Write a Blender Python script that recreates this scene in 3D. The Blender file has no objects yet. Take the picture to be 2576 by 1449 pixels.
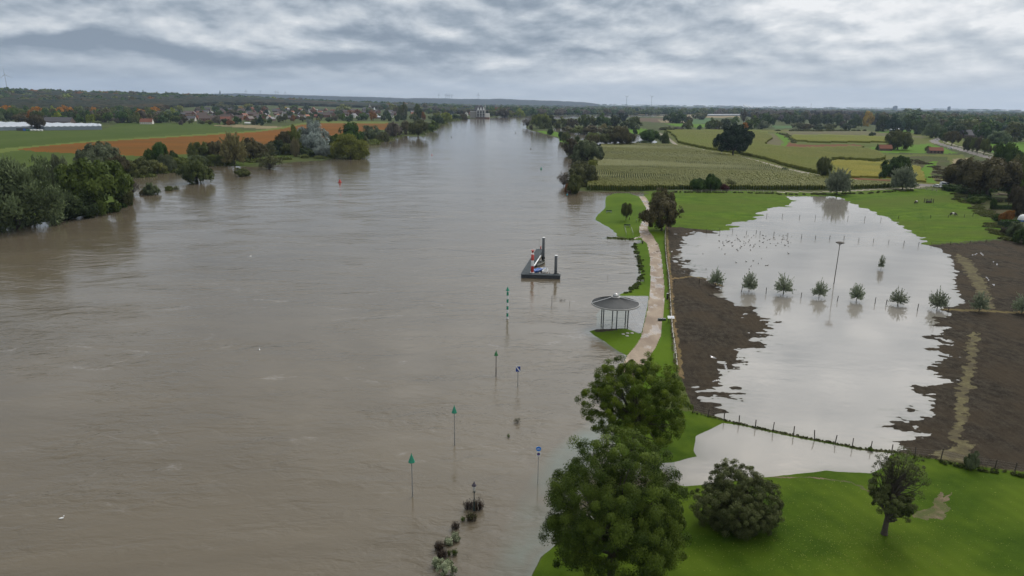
import bpy, math, random
import numpy as np
from mathutils import Vector, Matrix
C = bpy.context.scene.collection
rad = math.radians
PI = math.pi

# ---------------------------------------------------------------- camera
CAM_H = 40.0
PITCH = rad(15.18)
ROLL = rad(0.76)
cam_data = bpy.data.cameras.new("camera")
cam_data.lens = 24.0
cam_data.sensor_width = 36.0
cam_data.clip_start = 0.5
cam_data.clip_end = 60000.0
cam = bpy.data.objects.new("camera", cam_data)
C.objects.link(cam)
F_ = Vector((0, math.cos(PITCH), -math.sin(PITCH)))
U0 = Vector((0, math.sin(PITCH), math.cos(PITCH)))
X0 = Vector((1, 0, 0))
R_ = X0 * math.cos(ROLL) + U0 * math.sin(ROLL)
U_ = U0 * math.cos(ROLL) - X0 * math.sin(ROLL)
M = Matrix((R_, U_, -F_)).transposed().to_4x4()
M.translation = Vector((0, 0, CAM_H))
cam.matrix_world = M
bpy.context.scene.camera = cam

# ---------------------------------------------------------------- light and exposure
sc = bpy.context.scene
sc.view_settings.view_transform = 'Standard'
sc.view_settings.look = 'None'
sc.view_settings.exposure = 0.0
sc.view_settings.gamma = 1.0
SUN_EL, SUN_AZ = rad(42), rad(28)          # azimuth from +Y towards +X
sun_data = bpy.data.lights.new("sun", 'SUN')
sun_data.energy = 1.1
sun_data.angle = rad(14)
sun_data.color = (1.0, 0.96, 0.90)
sun = bpy.data.objects.new("sun", sun_data)
C.objects.link(sun)
sd = Vector((math.sin(SUN_AZ) * math.cos(SUN_EL), math.cos(SUN_AZ) * math.cos(SUN_EL), math.sin(SUN_EL)))
sun.rotation_euler = sd.to_track_quat('Z', 'Y').to_euler()
sun.location = (100, 300, 300)

FPX = 2576 * 24 / 36.0
def ray(px, py):
    d = R_ * ((px - 1288) / FPX) + U_ * (-(py - 724.5) / FPX) + F_
    return d
def at(px, py, z=0.0):
    """pixel of the 2576 wide photograph -> point on the level z"""
    d = ray(px, py)
    t = (z - CAM_H) / d.z
    return Vector((d.x * t, d.y * t, z))
def depth(p):
    return (Vector(p) - Vector((0, 0, CAM_H))).dot(F_)
def mpp(p):
    """metres per (2576 wide) pixel at a point"""
    return depth(p) / FPX
def top_z(base, py):
    """height z of the point straight above base that shows at row py"""
    lo, hi = base[2], 400.0
    for _ in range(50):
        m = (lo + hi) / 2
        v = Vector((base[0], base[1], m - CAM_H))
        y = 724.5 - FPX * v.dot(U_) / v.dot(F_)
        if y > py: lo = m
        else: hi = m
    return lo
def az_el(px, py):
    d = ray(px, py).normalized()
    return math.atan2(d.x, d.y), math.asin(d.z)

# ---------------------------------------------------------------- node helper
class NT:
    def __init__(s, tree):
        s.t = tree; s.n = tree.nodes; s.l = tree.links
    def node(s, typ, **kw):
        n = s.n.new(typ)
        for k, v in kw.items():
            if k == 'inp':
                for a, b in v.items():
                    if isinstance(b, bpy.types.NodeSocket): s.l.new(b, n.inputs[a])
                    else: n.inputs[a].default_value = b
            else: setattr(n, k, v)
        return n
    def math(s, op, a, b=None, c=None, clamp=False):
        n = s.n.new('ShaderNodeMath'); n.operation = op; n.use_clamp = clamp
        for i, v in enumerate((a, b, c)):
            if v is None: continue
            if isinstance(v, bpy.types.NodeSocket): s.l.new(v, n.inputs[i])
            else: n.inputs[i].default_value = v
        return n.outputs[0]
    def noise(s, vec, scale, detail=4, rough=0.5, dist=0.0):
        n = s.node('ShaderNodeTexNoise', inp={'Vector': vec, 'Scale': scale, 'Detail': detail, 'Roughness': rough, 'Distortion': dist})
        return n.outputs['Fac']
    def ramp(s, fac, stops, interp='LINEAR'):
        n = s.n.new('ShaderNodeValToRGB'); s.l.new(fac, n.inputs[0])
        n.color_ramp.interpolation = interp
        e = n.color_ramp.elements
        while len(e) < len(stops): e.new(0.5)
        for i, (p, c) in enumerate(stops):
            e[i].position = p
            e[i].color = c if len(c) == 4 else (*c, 1)
        return n.outputs[0]
    def mix(s, fac, a, b, mode='MIX'):
        n = s.n.new('ShaderNodeMix'); n.data_type = 'RGBA'; n.blend_type = mode
        for k, v in ((0, fac), (6, a), (7, b)):
            if isinstance(v, bpy.types.NodeSocket): s.l.new(v, n.inputs[k])
            else: n.inputs[k].default_value = v if k == 0 else ((*v, 1) if len(v) == 3 else v)
        return n.outputs[2]
    def mapr(s, v, a, b, c, d, smooth=False):
        n = s.n.new('ShaderNodeMapRange'); s.l.new(v, n.inputs[0])
        if smooth: n.interpolation_type = 'SMOOTHSTEP'
        for i, x in enumerate((a, b, c, d)): n.inputs[i + 1].default_value = x
        return n.outputs[0]

# ---------------------------------------------------------------- world: clear sky behind a broken cloud deck
w = bpy.data.worlds.new("World"); sc.world = w; w.use_nodes = True
nt = NT(w.node_tree); nt.n.clear()
tc = nt.node('ShaderNodeTexCoord')
sep = nt.node('ShaderNodeSeparateXYZ', inp={0: tc.outputs['Generated']})
azn = nt.math('ARCTAN2', sep.outputs[0], sep.outputs[1])
eln = nt.math('ARCSINE', sep.outputs[2])
elp = nt.math('MAXIMUM', eln, 0.0)
# plane-like mapping: clouds get thinner bands towards the horizon
vv = nt.math('POWER', nt.math('ADD', elp, 0.01), 0.62)
comb = nt.node('ShaderNodeCombineXYZ', inp={0: nt.math('MULTIPLY', azn, 1.0), 1: nt.math('MULTIPLY', vv, 1.75), 2: 0.3})
cv = comb.outputs[0]
warp = nt.noise(cv, 3.0, 3, 0.5)
n_big = nt.noise(cv, 5.2, 8, 0.52, 0.3)
n_mid = nt.noise(cv, 14.0, 9, 0.56, 0.2)
# cumulus tops are lit, undersides are grey: compare the density with that a little higher up
cup = nt.node('ShaderNodeVectorMath', operation='ADD', inp={0: cv, 1: (0.006, 0.030, 0.0)})
emb = nt.math('SUBTRACT', nt.noise(cv, 10.5, 8, 0.54, 0.1), nt.noise(cup.outputs[0], 10.5, 8, 0.54, 0.1))
comb2 = nt.node('ShaderNodeCombineXYZ', inp={0: nt.math('MULTIPLY', azn, 0.55), 1: nt.math('MULTIPLY', vv, 7.0), 2: 1.7})
n_str = nt.noise(comb2.outputs[0], 3.0, 5, 0.5, 0.1)
base = nt.math('ADD', nt.math('MULTIPLY', n_big, 0.5), nt.math('ADD', nt.math('MULTIPLY', n_mid, 0.30), nt.math('MULTIPLY', n_str, 0.20)))
base = nt.math('SUBTRACT', base, 0.50)          # centred on about 0
base = nt.math('MULTIPLY', base, 1.6)
wa = nt.math('MULTIPLY', nt.math('SUBTRACT', n_mid, 0.5), 0.36)
wb = nt.math('MULTIPLY', nt.math('SUBTRACT', n_big, 0.5), 0.09)
u = nt.math('ADD', azn, wa)
v = nt.math('ADD', eln, wb)
BLOBS = [  # px, py, half width px, half height px, amount (+ light, - dark)
    (330, 140, 520, 26, -0.30), (900, 150, 420, 24, -0.24), (260, 86, 330, 20, 0.26), (640, 66, 260, 24, 0.12),
    (1000, 62, 260, 22, 0.22), (1050, 104, 230, 20, -0.26), (1330, 60, 230, 55, -0.30), (1500, 96, 170, 26, 0.24),
    (1820, 82, 330, 22, -0.30), (1600, 150, 400, 20, 0.16), (2250, 40, 360, 60, 0.30), (2000, 160, 300, 18, 0.10),
    (2480, 150, 220, 26, 0.05), (600, 196, 700, 22, 0.08), (2250, 196, 700, 16, -0.05), (1500, 190, 420, 16, 0.06),
    (1250, 125, 260, 14, -0.16), (1330, 18, 420, 18, -0.12), (2420, 95, 200, 18, -0.10), (2130, 135, 120, 14, 0.16),
]
acc = nt.math('MULTIPLY_ADD', emb, 1.8, base)
for (bx, by, rx, ry, amt) in BLOBS:
    a0, e0 = az_el(bx, by)
    ua = nt.math('DIVIDE', nt.math('SUBTRACT', u, a0), rx / FPX)
    va = nt.math('DIVIDE', nt.math('SUBTRACT', v, e0), ry / FPX)
    q = nt.math('ADD', nt.math('MULTIPLY', ua, ua), nt.math('MULTIPLY', va, va))
    g = nt.math('EXPONENT', nt.math('MULTIPLY', q, -1.0))
    acc = nt.math('MULTIPLY_ADD', g, amt * 1.25, acc)
# hazy flat band right above the horizon
hz = nt.mapr(elp, 0.0, 0.075, 0.0, 1.0, True)
acc = nt.math('MULTIPLY', acc, nt.math('ADD', nt.math('MULTIPLY', hz, 0.75), 0.25))
# brighter towards the veiled sun (ahead, to the right, high)
rgt = nt.mapr(azn, -0.65, 0.75, -0.10, 0.22)
acc = nt.math('ADD', nt.math('ADD', acc, rgt), 0.47)
warmf = nt.mapr(eln, 0.15, 0.6, 0.0, 0.75, True)
cloud = nt.ramp(acc, [(0.0, (0.20, 0.245, 0.305)), (0.25, (0.285, 0.335, 0.395)), (0.5, (0.435, 0.480, 0.530)),
                      (0.75, (0.60, 0.63, 0.66)), (1.0, (0.79, 0.80, 0.81))])
cloud = nt.mix(warmf, cloud, nt.mix(1.0, cloud, (1.10, 1.0, 0.88), 'MULTIPLY'))
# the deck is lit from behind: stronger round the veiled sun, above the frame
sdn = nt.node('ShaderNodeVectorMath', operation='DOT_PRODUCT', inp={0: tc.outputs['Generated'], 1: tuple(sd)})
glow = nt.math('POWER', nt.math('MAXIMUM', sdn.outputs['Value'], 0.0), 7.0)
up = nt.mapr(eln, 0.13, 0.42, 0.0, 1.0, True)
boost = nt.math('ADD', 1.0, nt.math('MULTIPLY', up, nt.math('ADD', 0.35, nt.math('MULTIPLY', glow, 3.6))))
skyt = nt.node('ShaderNodeTexSky', sky_type='NISHITA', sun_disc=False, sun_elevation=SUN_EL, sun_rotation=SUN_AZ, altitude=40.0, air_density=1.0, dust_density=2.0)
bg1 = nt.node('ShaderNodeBackground', inp={0: skyt.outputs[0], 1: 0.05})
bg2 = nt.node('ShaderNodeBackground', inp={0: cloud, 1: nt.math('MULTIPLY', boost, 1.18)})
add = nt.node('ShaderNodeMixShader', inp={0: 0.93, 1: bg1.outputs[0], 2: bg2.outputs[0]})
nt.node('ShaderNodeOutputWorld', inp={0: add.outputs[0]})
# ---------------------------------------------------------------- numpy noise
def _h(ix, iy, seed=0):
    n = (ix.astype(np.int64) * 374761393 + iy.astype(np.int64) * 668265263 + seed * 2147483647 + 12345) & 0xFFFFFFFF
    n = ((n ^ (n >> 13)) * 1274126177) & 0xFFFFFFFF
    n = n ^ (n >> 16)
    return (n & 0xFFFF) / 65535.0
def vnoise(x, y, seed=0):
    ix, iy = np.floor(x), np.floor(y)
    fx, fy = x - ix, y - iy
    fx = fx * fx * (3 - 2 * fx); fy = fy * fy * (3 - 2 * fy)
    a, b, c, d = _h(ix, iy, seed), _h(ix + 1, iy, seed), _h(ix, iy + 1, seed), _h(ix + 1, iy + 1, seed)
    return (a * (1 - fx) + b * fx) * (1 - fy) + (c * (1 - fx) + d * fx) * fy
def fbm(x, y, octs=4, seed=0):
    s, a, t = 0, 1.0, 0
    for o in range(octs):
        s = s + a * vnoise(x * 2 ** o, y * 2 ** o, seed + o * 7); t += a; a *= 0.5
    return s / t - 0.5
def inside(X, Y, poly):
    res = np.zeros(X.shape, bool)
    x0, y0 = poly[:, 0].min(), poly[:, 1].min(); x1, y1 = poly[:, 0].max(), poly[:, 1].max()
    sel = np.where((X >= x0) & (X <= x1) & (Y >= y0) & (Y <= y1))[0]
    x, y = X[sel], Y[sel]
    r = np.zeros(x.shape, bool)
    n = len(poly)
    for i in range(n):
        ax, ay = poly[i]; bx, by = poly[(i + 1) % n]
        if ay == by: continue
        c = ((ay > y) != (by > y))
        r ^= c & (x < (bx - ax) * (y - ay) / (by - ay) + ax)
    res[sel] = r
    return res
def dist_line(X, Y, pts, margin=40.0, closed=False):
    """distance to a polyline, only near it (else margin)"""
    out = np.full(X.shape, margin)
    x0, y0 = pts[:, 0].min() - margin, pts[:, 1].min() - margin; x1, y1 = pts[:, 0].max() + margin, pts[:, 1].max() + margin
    n = len(pts)
    for i in range(n if closed else n - 1):
        ax, ay = pts[i]; bx, by = pts[(i + 1) % n]
        lx, hx = min(ax, bx) - margin, max(ax, bx) + margin; ly, hy = min(ay, by) - margin, max(ay, by) + margin
        sel = np.where((X >= lx) & (X <= hx) & (Y >= ly) & (Y <= hy))[0]
        if not len(sel): continue
        x, y = X[sel] - ax, Y[sel] - ay
        dx, dy = bx - ax, by - ay
        t = np.clip((x * dx + y * dy) / (dx * dx + dy * dy + 1e-12), 0, 1)
        d = np.hypot(x - t * dx, y - t * dy)
        out[sel] = np.minimum(out[sel], d)
    return out
def W(px):   # list of pixels -> world polygon on the ground
    px = [(a, max(b, 260.2 + (a - 1288) * 0.01327)) for a, b in px]
    return np.array([[at(a, b)[0], at(a, b)[1]] for a, b in px])

# ---------------------------------------------------------------- outlines traced on the ground
RIVER = [(-500,600),(0,572),(60,568),(135,555),(200,545),(290,528),(325,505),(335,480),(330,455),(345,447),(386,439),(430,432),(469,426.5),(513,416),(557,412),(575,417),(634,420),(700,414),(711,410),(778,405),(822,403),(844,397),(880,396),(910,390),(921,378),(912,368),(926,359),(954,355),(975,353),(1005,341),(1034,343),(1070,343),(1072,332),(1099,329),(1097,316),(1127,307),(1172,299),(1218,298),(1270,295.5),(1320,293.2),(1420,291),(1500,290.2),(1560,289.8),(1700,290),(1700,292),(1560,294),(1480,296),(1404,299),(1340,302),(1325,310),(1323,322),(1336,329),(1346,331),(1380,341),(1404,348),(1408,357),(1420,363),(1428,381),(1446,397),(1450,413),(1440,430),(1430,450),(1440,478),(1475,481),(1560,482.5),(1590,483),(1618,484),(1622,488),(1618,493),(1606,494),(1590,489),(1584,486),(1549,486),(1526,493),(1523,509),(1522,526),(1503,540),(1499,553),(1514,563),(1533,573),(1549,586),(1554,595),(1523,599),(1560,603),(1611,604),(1614,611),(1593,614),(1607,637),(1611,658),(1611,685),(1614,697),(1613,702),(1610,717),(1590,729),(1557,743),(1569,744),(1632,744.5),(1630,760),(1624,790),(1617,826),(1612,838),(1606,838),(1574,826),(1500,828),(1481,833),(1495,845),(1522,859),(1543,875),(1560,886),(1578,894),(1590,905),(1600,930),(1585,980),(1560,1040),(1540,1100),(1570,1160),(1640,1167),(1694,1163),(1700,1219),(1600,1250),(1500,1300),(1400,1370),(1362,1402),(1338,1449),(1300,1560),(1250,2400),(-4500,2400),(-2500,800)]
BACKWATER = [(1392,322),(1422,323),(1440,334),(1475,337),(1560,338),(1610,340),(1655,357),(1645,362),(1604,365),(1511,366),(1470,352),(1432,350),(1415,338),(1395,329)]
SOUTH = [(1694,1163),(1753.5,1148.5),(1744.6,1134),(1750.6,1098),(1783,1081),(1818,1064),(1860,1069.5),(1901,1078.5),(1942,1088),(1985,1097),(2020,1104),(2078,1115),(2107,1120),(2143,1128),(2171,1133),(2254,1141),(2237,1146.5),(2234,1169),(2190,1190),(2107,1187),(2078,1184),(2034,1190),(1960,1196),(1800,1215),(1724,1222),(1700,1219)]
FLOOD = [(1973,494),(2098,494),(2120.5,500),(2142.6,511),(2171,524),(2213,542),(2241.5,553),(2261,562),(2285.6,575),(2303,590),(2325,606),(2338.5,616),(2369,628),(2391,652),(2404.6,678),(2398,707),(2413,740),(2422,766),(2371,779),(2382,787),(2366,813.5),(2358,861),(2358,927),(2342,967),(2318.5,1001),(2308,1038),(2279,1051.5),(2268,1085.6),(2266,1107),(2251,1112),(2270,1122),(2254,1134),(2171,1128),(2143,1122),(2107,1114.5),(2078,1109.5),(2020,1098.5),(1985,1091),(1942,1082),(1901,1073.5),(1860,1064.5),(1821,1056),(1797,1044),(1809,1025),(1797,1010),(1845,1003),(1826,996),(1850,976),(1814,979),(1845,950),(1823,947),(1840,933),(1857,911),(1855,872),(1901,874.6),(1927.6,867),(1901,857.6),(1925,845.5),(1927,826),(1925,811.6),(1891,794.6),(1881.6,773),(1855,770),(1833,758),(1819,742),(1816.5,720),(1797,713.5),(1790,702),(1742,696),(1757,685),(1746,674),(1740,670),(1718.5,655),(1715,611),(1713,593),(1731,584.5),(1780,583),(1825,579),(1861,570),(1821,566),(1878,555),(1913.5,544),(1909,535),(1944,522),(1977,520),(1999,504)]
SHALLOW = [(1215,1449),(1260,1330),(1330,1200),(1370,1140),(1440,1085),(1500,1040),(1560,1040),(1540,1110),(1420,1360),(1362,1410),(1330,1600),(1150,1700)]
DYKE = [(1700,1028),(1743,1038),(1780,1047),(1821,1058),(1901,1076),(1985,1094),(2078,1112),(2171,1130),(2254,1137),(2366,1160)]
TERRACE = [(1557,741),(1636,741),(1632,760),(1626,790),(1619,828),(1612,842),(1560,834),(1500,822),(1500,790),(1530,760)]
POLYS_W = {k: W(v) for k, v in dict(river=RIVER, back=BACKWATER, south=SOUTH, flood=FLOOD).items()}

# ---------------------------------------------------------------- the polar ground grid
dl = np.concatenate([np.arange(62, 40, -0.25), np.arange(40, 0.158, -0.055), [0.158]])
rr = CAM_H / np.tan(np.radians(dl))
az = np.radians(np.concatenate([np.arange(-60, -40, 0.5), np.arange(-40, 40, 0.075), np.arange(40, 60.1, 0.5)]))
NR, NC = len(rr), len(az)
RR, AA = np.meshgrid(rr, az, indexing='ij')
GX = (RR * np.sin(AA)).ravel(); GY = (RR * np.cos(AA)).ravel(); GR = RR.ravel()

def far_relief(x, y):
    """the wooded ridge on the left horizon"""
    r = np.hypot(x, y); a = np.degrees(np.arctan2(x, y))
    top = np.interp(a, [-60, -38, -26, -19, -15, -9, -2, 60], [56, 54, 47, 34, 22, 12, 0, 0])
    s = np.clip((r - 1900) / 2000.0, 0, 1); s = s * s * (3 - 2 * s)
    back = 1 - np.clip((r - 4600) / 3000.0, 0, 1)
    rim = np.clip((r - 9300) / 3500.0, 0, 1)
    return top * s * back + 17.0 * rim * rim * (3 - 2 * rim)
def ground_height(x, y, fine=True):
    r = np.hypot(x, y)
    wx = fbm(x / 3.0, y / 3.0, 4, 3)
    sd = np.full(x.shape, 40.0)
    amp = np.interp(r, [60, 200, 500, 3000], [1.0, 2.2, 5, 14])
    for k, poly in POLYS_W.items():
        d = dist_line(x, y, poly, 40.0, True)
        ins = inside(x, y, poly)
        sd = np.minimum(sd, np.where(ins, -d, d))
    soil = zone_soft(x, y)
    left = np.clip((92 - x) / 12, 0, 1) * (soil > .7)
    mead = ((soil > .5) & (soil < .7)).astype(float)
    rag = wx * amp * (0.35 + 1.6 * soil + 3.0 * left) + fbm(x / 9.0, y / 2.2, 4, 13) * (0.5 + 5.5 * left + 12.0 * mead) * soil
    fur = fbm(x / 1.8, y / 0.7, 4, 9) * soil * (1.7 + 4.5 * left)
    dS = dist_line(x, y, W(DYKE), 40.0); nd = np.clip((dS - 0.5) / 5.0, 0.08, 1)
    s2 = sd + (rag + fur) * nd
    h = np.where(s2 > 0, 0.62 * (1 - np.exp(-np.clip(s2, 0, 50) / np.where(soil > 0.5, 16.0, 7.0))), np.clip(s2 * 0.08, -1.6, 0))
    h = h + fbm(x / 1.2, y / 1.2, 3, 21) * 0.05 * soil
    h = h + np.clip(s2 / 20, 0, 1) * fbm(x / 45, y / 45, 3, 5) * 0.25
    return h + far_relief(x, y), sd, s2

# zones: name -> (polygons, polylines with widths)
SOIL_W = [W([(1674,574),(1692,575),(1812,582.5),(1990,600),(2000,1092),(1821,1056),(1743,1037),(1702,930),(1692,800),(1685,650)]),
          W([(2330,617),(2391,616.6),(2480,612),(2576,606.7),(3400,575),(3400,1340),(2576,1197),(2431,1176),(2366,1161),(2254,1135),(2050,1000),(2300,640)])]
def zone_soft(x, y):
    s = np.zeros(x.shape)
    for p in SOIL_W: s = np.maximum(s, inside(x, y, p).astype(float))
    fl = inside(x, y, POLYS_W['flood'])
    med = inside(x, y, W([(1900,470),(2300,470),(2335,616),(1812,583)]))
    s = np.where(fl & (s < .5), 0.8, s)
    s = np.where(med, 0.6, s)
    return s
GZ, GSD, GS2 = ground_height(GX, GY)

ZONES = []   # (name, material key, [polys px], [(line px, width m)], raise)
def zone(name, mat, polys=(), lines=(), lift=0.0): ZONES.append((name, mat, [W(p) for p in polys], [(W(l), wd) for l, wd in lines], lift))
zone('left_meadow', 'green_left', [[(-900,330),(256,330),(300,310),(580,311),(530,318),(640,331),(755,311),(975,308),(975,330),(700,405),(450,445),(330,510),(-900,700)]])
zone('stubble_field', 'straw', [[(531,318),(600,315.5),(690,319),(722,323),(690,328),(600,322.5)]])
zone('field_margin', 'lime', [[(-900,385),(0,377),(253,355),(511,339),(639,331),(711,321),(790,306),(975,307.5),(975,312),(800,315),(755,318),(711,329),(570,342),(253,361),(41.6,382),(0,388),(-900,402)]])
zone('mustard_field', 'orange', [[(41.6,378.7),(123,369),(253,358.6),(511,343),(570,339),(639,335),(711,326),(755.6,315.5),(800,312),(958,313),(975,311.5),(973,327),(906,335),(850,352),(700,372),(560,387),(447,392),(364,396),(296,393),(200,389.5),(93,385)]])
zone('meadow', 'meadow', [[(1618,483),(2130,485.5),(2340,478),(2400,488),(2440,520),(2500,560),(2535,606),(2338,617),(2300,640),(1812,583),(1690,574),(1672,572),(1660,500)]])
zone('rough_grass', 'rough', [[(2340,470),(2700,480),(3400,520),(3400,580),(2576,606),(2535,606),(2500,560),(2440,520),(2400,488)]])
zone('park_lawn', 'lawn', [[(1540,484.5),(1590,484),(1607,493),(1620,492),(1645,484),(1664,484),(1676,570),(1674,600),(1676,650),(1684,720),(1690,800),(1700,940),(1600,1000),(1440,900),(1470,820),(1520,740),(1590,640),(1590,606),(1480,570),(1500,500)]])
zone('mud', 'soil', [[(1489,824),(1520,817),(1562,820),(1574,826),(1540,833),(1510,838),(1496,836)]])
zone('field', 'soil', [])
ZONES[-1] = ('plowed_field', 'soil', SOIL_W, [], 0.0)
zone('dry_grass_strip', 'straw2', [], [([(1676,572),(1676,600),(1679,640),(1684,702),(1689,773),(1693,811),(1700,860),(1706,905),(1712,950)], 0.75),
      ([(1742,696),(1790,706),(1800,716),(1822,722)], 0.9), ([(1684,704),(1742,697)], 0.9),
      ([(2371,779),(2440,783),(2576,792),(2800,805)], 1.6)])
zone('stubble_strip', 'stubble', [[(2350,1160),(2352,1138),(2388,1130),(2402,1122),(2388,1105),(2395,1085),(2402,1046),(2400,993),(2420,953),(2430,920),(2432,880),(2430,850),(2450,838),(2462,846),(2452,880),(2450,915),(2448,955),(2432,990),(2428,1046),(2418,1085),(2420,1110),(2442,1125),(2436,1150),(2420,1166),(2400,1170)],
      [(2410,640),(2440,660),(2480,720),(2500,778),(2470,778),(2450,730),(2425,680),(2400,645)]])
zone('lawn', 'lawn_near', [[(1560,1030),(1743,1039.5),(1821,1058.6),(1901,1076),(1985,1094),(2078,1112),(2171,1130),(2254,1138.5),(2366,1163),(2576,1199),(3600,1370),(3600,2400),(1150,2400),(1338,1449),(1500,1150)]])
zone('bare_patch', 'straw3', [[(2290,1312),(2300,1298),(2340,1290),(2352,1270),(2362,1246),(2370,1246),(2378,1262),(2392,1246),(2388,1262),(2372,1275),(2385,1290),(2370,1308),(2362,1316),(2330,1320)]], [([(1900,1203),(1960,1202),(2040,1203),(2080,1207),(2130,1216),(2165,1228),(2185,1243)], 0.28)])
zone('dyke', 'rough', [], [([(1743,1038),(1780,1047),(1821,1058),(1901,1076),(1985,1094),(2078,1112),(2171,1130),(2254,1137),(2366,1160),(2576,1196),(3000,1270)], 0.5)])
# far fields on the right
zone('far_field', 'drygreen', [[(1660,329),(1890,328),(2171,329),(2420,345),(2420,372),(2345,366),(2340,372),(2222,390),(2420,392),(2440,420),(2400,470),(2285,470),(2156,460),(2082,452),(1965,427),(1914,413),(1844,395),(1811,390),(1696,368),(1690,350)]])
zone('far_maize_field', 'maize_top', [[(1702,361),(1700,350),(1685,338),(1672,331),(1890,330.5),(1930,336),(1945,350),(1922,369),(1957,374),(2020,377),(2171,374),(2220,394),(2225,405),(2200,410),(2150,406),(2107,404),(2090,405),(2086,412),(2100,440),(2140,452),(2082,447),(1975,422),(1925,405),(1850,389),(1770,377)]], (), 2.0)
zone('far_brown_field', 'browngrey', [[(1965,331),(2171,331),(2330,347),(2320,350),(2171,342),(1990,341)], [(1921,368),(1942,350),(1925,337),(1945,338),(1968,361),(1957,372)]])
zone('far_maize_field', 'maize_yel', [[(1995,343),(2171,345),(2300,352),(2290,362),(2171,361),(2050,362),(2000,357),(1985,350)]], (), 1.6)
zone('yellow_field', 'yellow', [[(2090,411),(2107,407),(2235,414),(2236,452),(2132,450),(2100,440)], [(2278,419),(2312,424),(2326,448),(2327,462),(2290,461),(2270,440)]], (), 0.9)
zone('far_meadow', 'meadow_far', [[(1947,335),(1960,338),(1985,352),(1977,372),(1957,372),(1970,360)], [(1574,324),(1622,326),(1640,334),(1612,340),(1585,337)],
      [(1668,311.5),(1773,313),(1773,321),(1760,324),(1690,318)], [(2162,377),(2207,371),(2340,364),(2411,389),(2222,387)],
      [(2316,428),(2335,409),(2357,409),(2335,443),(2355,463),(2329,463)], [(2440,362),(2576,360),(2800,362),(2800,400),(2520,392),(2470,380)], [(2190,333),(2260,330),(2298,329),(2298,336),(2240,337)], [(1346,331),(1380,340),(1404,346),(1408,357),(1424,363),(1440,372),(1470,366),(1425,349),(1400,333)]])
zone('far_green_field', 'bluegreen', [[(1737,302),(1787,299),(1787,312),(1740,313)], [(1940,318),(2000,318),(2010,322),(1950,326)]])
zone('far_brown_field', 'brown', [[(1598,299),(1680,298),(1720,309),(1690,312),(1600,306)]])
zone('red_brown_field', 'redbrown', [[(1972,374),(1985,360),(1992,364),(2030,367),(2146,365),(2171,370),(2135,373),(2020,377)], [(2140,451),(2236,455),(2236,459),(2150,456)]])
zone('far_stubble_field', 'straw', [[(1575,290),(1780,289),(1860,292),(1860,297.5),(1700,297),(1575,293.5)], [(1655,303),(1730,308),(1735,311),(1660,309)], [(2395,402),(2440,400),(2430,425),(2390,430)]])
zone('scrub_ground', 'scrub', [[(2225,405),(2300,395),(2380,398),(2395,425),(2360,462),(2340,445),(2357,409),(2335,409),(2316,426),(2280,418)]])
zone('maize_ground', 'soilgreen', [[(1475,480),(1480,462),(1500,445),(1497,425),(1491,412),(1512,367),(1604,366),(1690,368),(1811,391),(1844,397),(1880,405),(1914,415),(1965,430),(2020,444),(2090,455),(2156,462),(2218,467),(2300,472),(2200,478),(2107,481),(1900,482),(1700,482),(1600,483)]])
zone('dirt_track', 'track', [], [([(1640,332),(1660,338),(1672,345),(1682,352),(1690,360),(1700,367),(1760,378),(1811,388),(1844.7,393.5),(1880,401),(1914,411),(1965.6,425),(2020,437),(2082.6,449),(2156,457),(2218,463),(2285,467),(2360,471)], 4.0),
      ([(1960,485.5),(2040,485.8),(2107,485),(2181,481.6),(2250,479),(2307,476),(2320,472)], 2.6)])
zone('road', 'asphalt', [], [([(2368,349),(2357,352),(2347.7,356),(2349,359.5),(2362,364),(2384.8,370.5),(2431,383.4),(2495.8,402),(2580,428),(2700,470)], 9.0), ([(2285,467),(2330,470),(2400,473)], 9.0)])
zone('cycle_path', 'track', [], [([(2368,351),(2374,358),(2384,363),(2400,368),(2440,378),(2500,394),(2560,412)], 3.0)])
zone('path', 'path', [[(1606,495),(1618,516),(1625,526),(1623,546),(1609,570),(1607,586),(1611,600),(1627,616),(1634,650),(1635,702),(1633.5,738),(1631,755),(1626,790),(1617,826),(1613,843),(1610,856),(1596,876),(1578,894),(1560,930),(1590,960),(1612,930),(1631,903),(1648.5,878),(1661,849),(1664,817),(1668,790),(1670.5,734),(1668,702),(1662,646),(1655,620),(1643,600),(1629,584.5),(1628.6,574),(1638,553),(1634,540),(1632,514),(1620,494.6)]], [([(1612,598),(1590,603)], 0.8)])

zone('puddle', 'puddle', [], [([(2449,645),(2456,640),(2464,639)], .22), ([(2466,640),(2474,646)], .2), ([(2492,660),(2506,669)], .18), ([(2480,700),(2486,708)], .2), ([(2494,718),(2498,723)], .25), ([(1792,961),(1812,954),(1823,947),(1824,930),(1822,914)], .28), ([(1806,930),(1815,935)], .5), ([(1788,899),(1797,903)], .4)])
# soft cell lookup: the outlines waver a little, as field edges do
wr = np.clip(GR * 0.0022, 0.06, 3.0)
LX = GX + fbm(GX / 1.7, GY / 1.7, 2, 31) * wr * 1.6 + fbm(GX / 14, GY / 14, 2, 35) * wr
LY = GY + fbm(GX / 1.7, GY / 1.7, 2, 41) * wr * 3.0
ZID = np.zeros(GX.shape, np.int16)
for zi, (nm, mk, polys, lines, lift) in enumerate(ZONES):
    crisp = nm in ('path', 'road', 'dirt_track', 'cycle_path')
    x, y = (GX, GY) if crisp else (LX, LY)
    if nm in ('stubble_strip', 'dry_grass_strip', 'bare_patch', 'stubble_field'):
        am = 1.8 if nm == 'stubble_strip' else 0.9
        x = GX + fbm(GX / 1.6, GY / 0.8, 4, 61) * am * 1.3; y = GY + fbm(GX / 1.2, GY / 1.2, 3, 62) * am
    m = np.zeros(GX.shape, bool)
    for p in polys: m |= inside(x, y, p)
    for l, wd in lines: m |= dist_line(x, y, l, 15.0) < wd / 2
    ZID[m] = zi + 1
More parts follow.
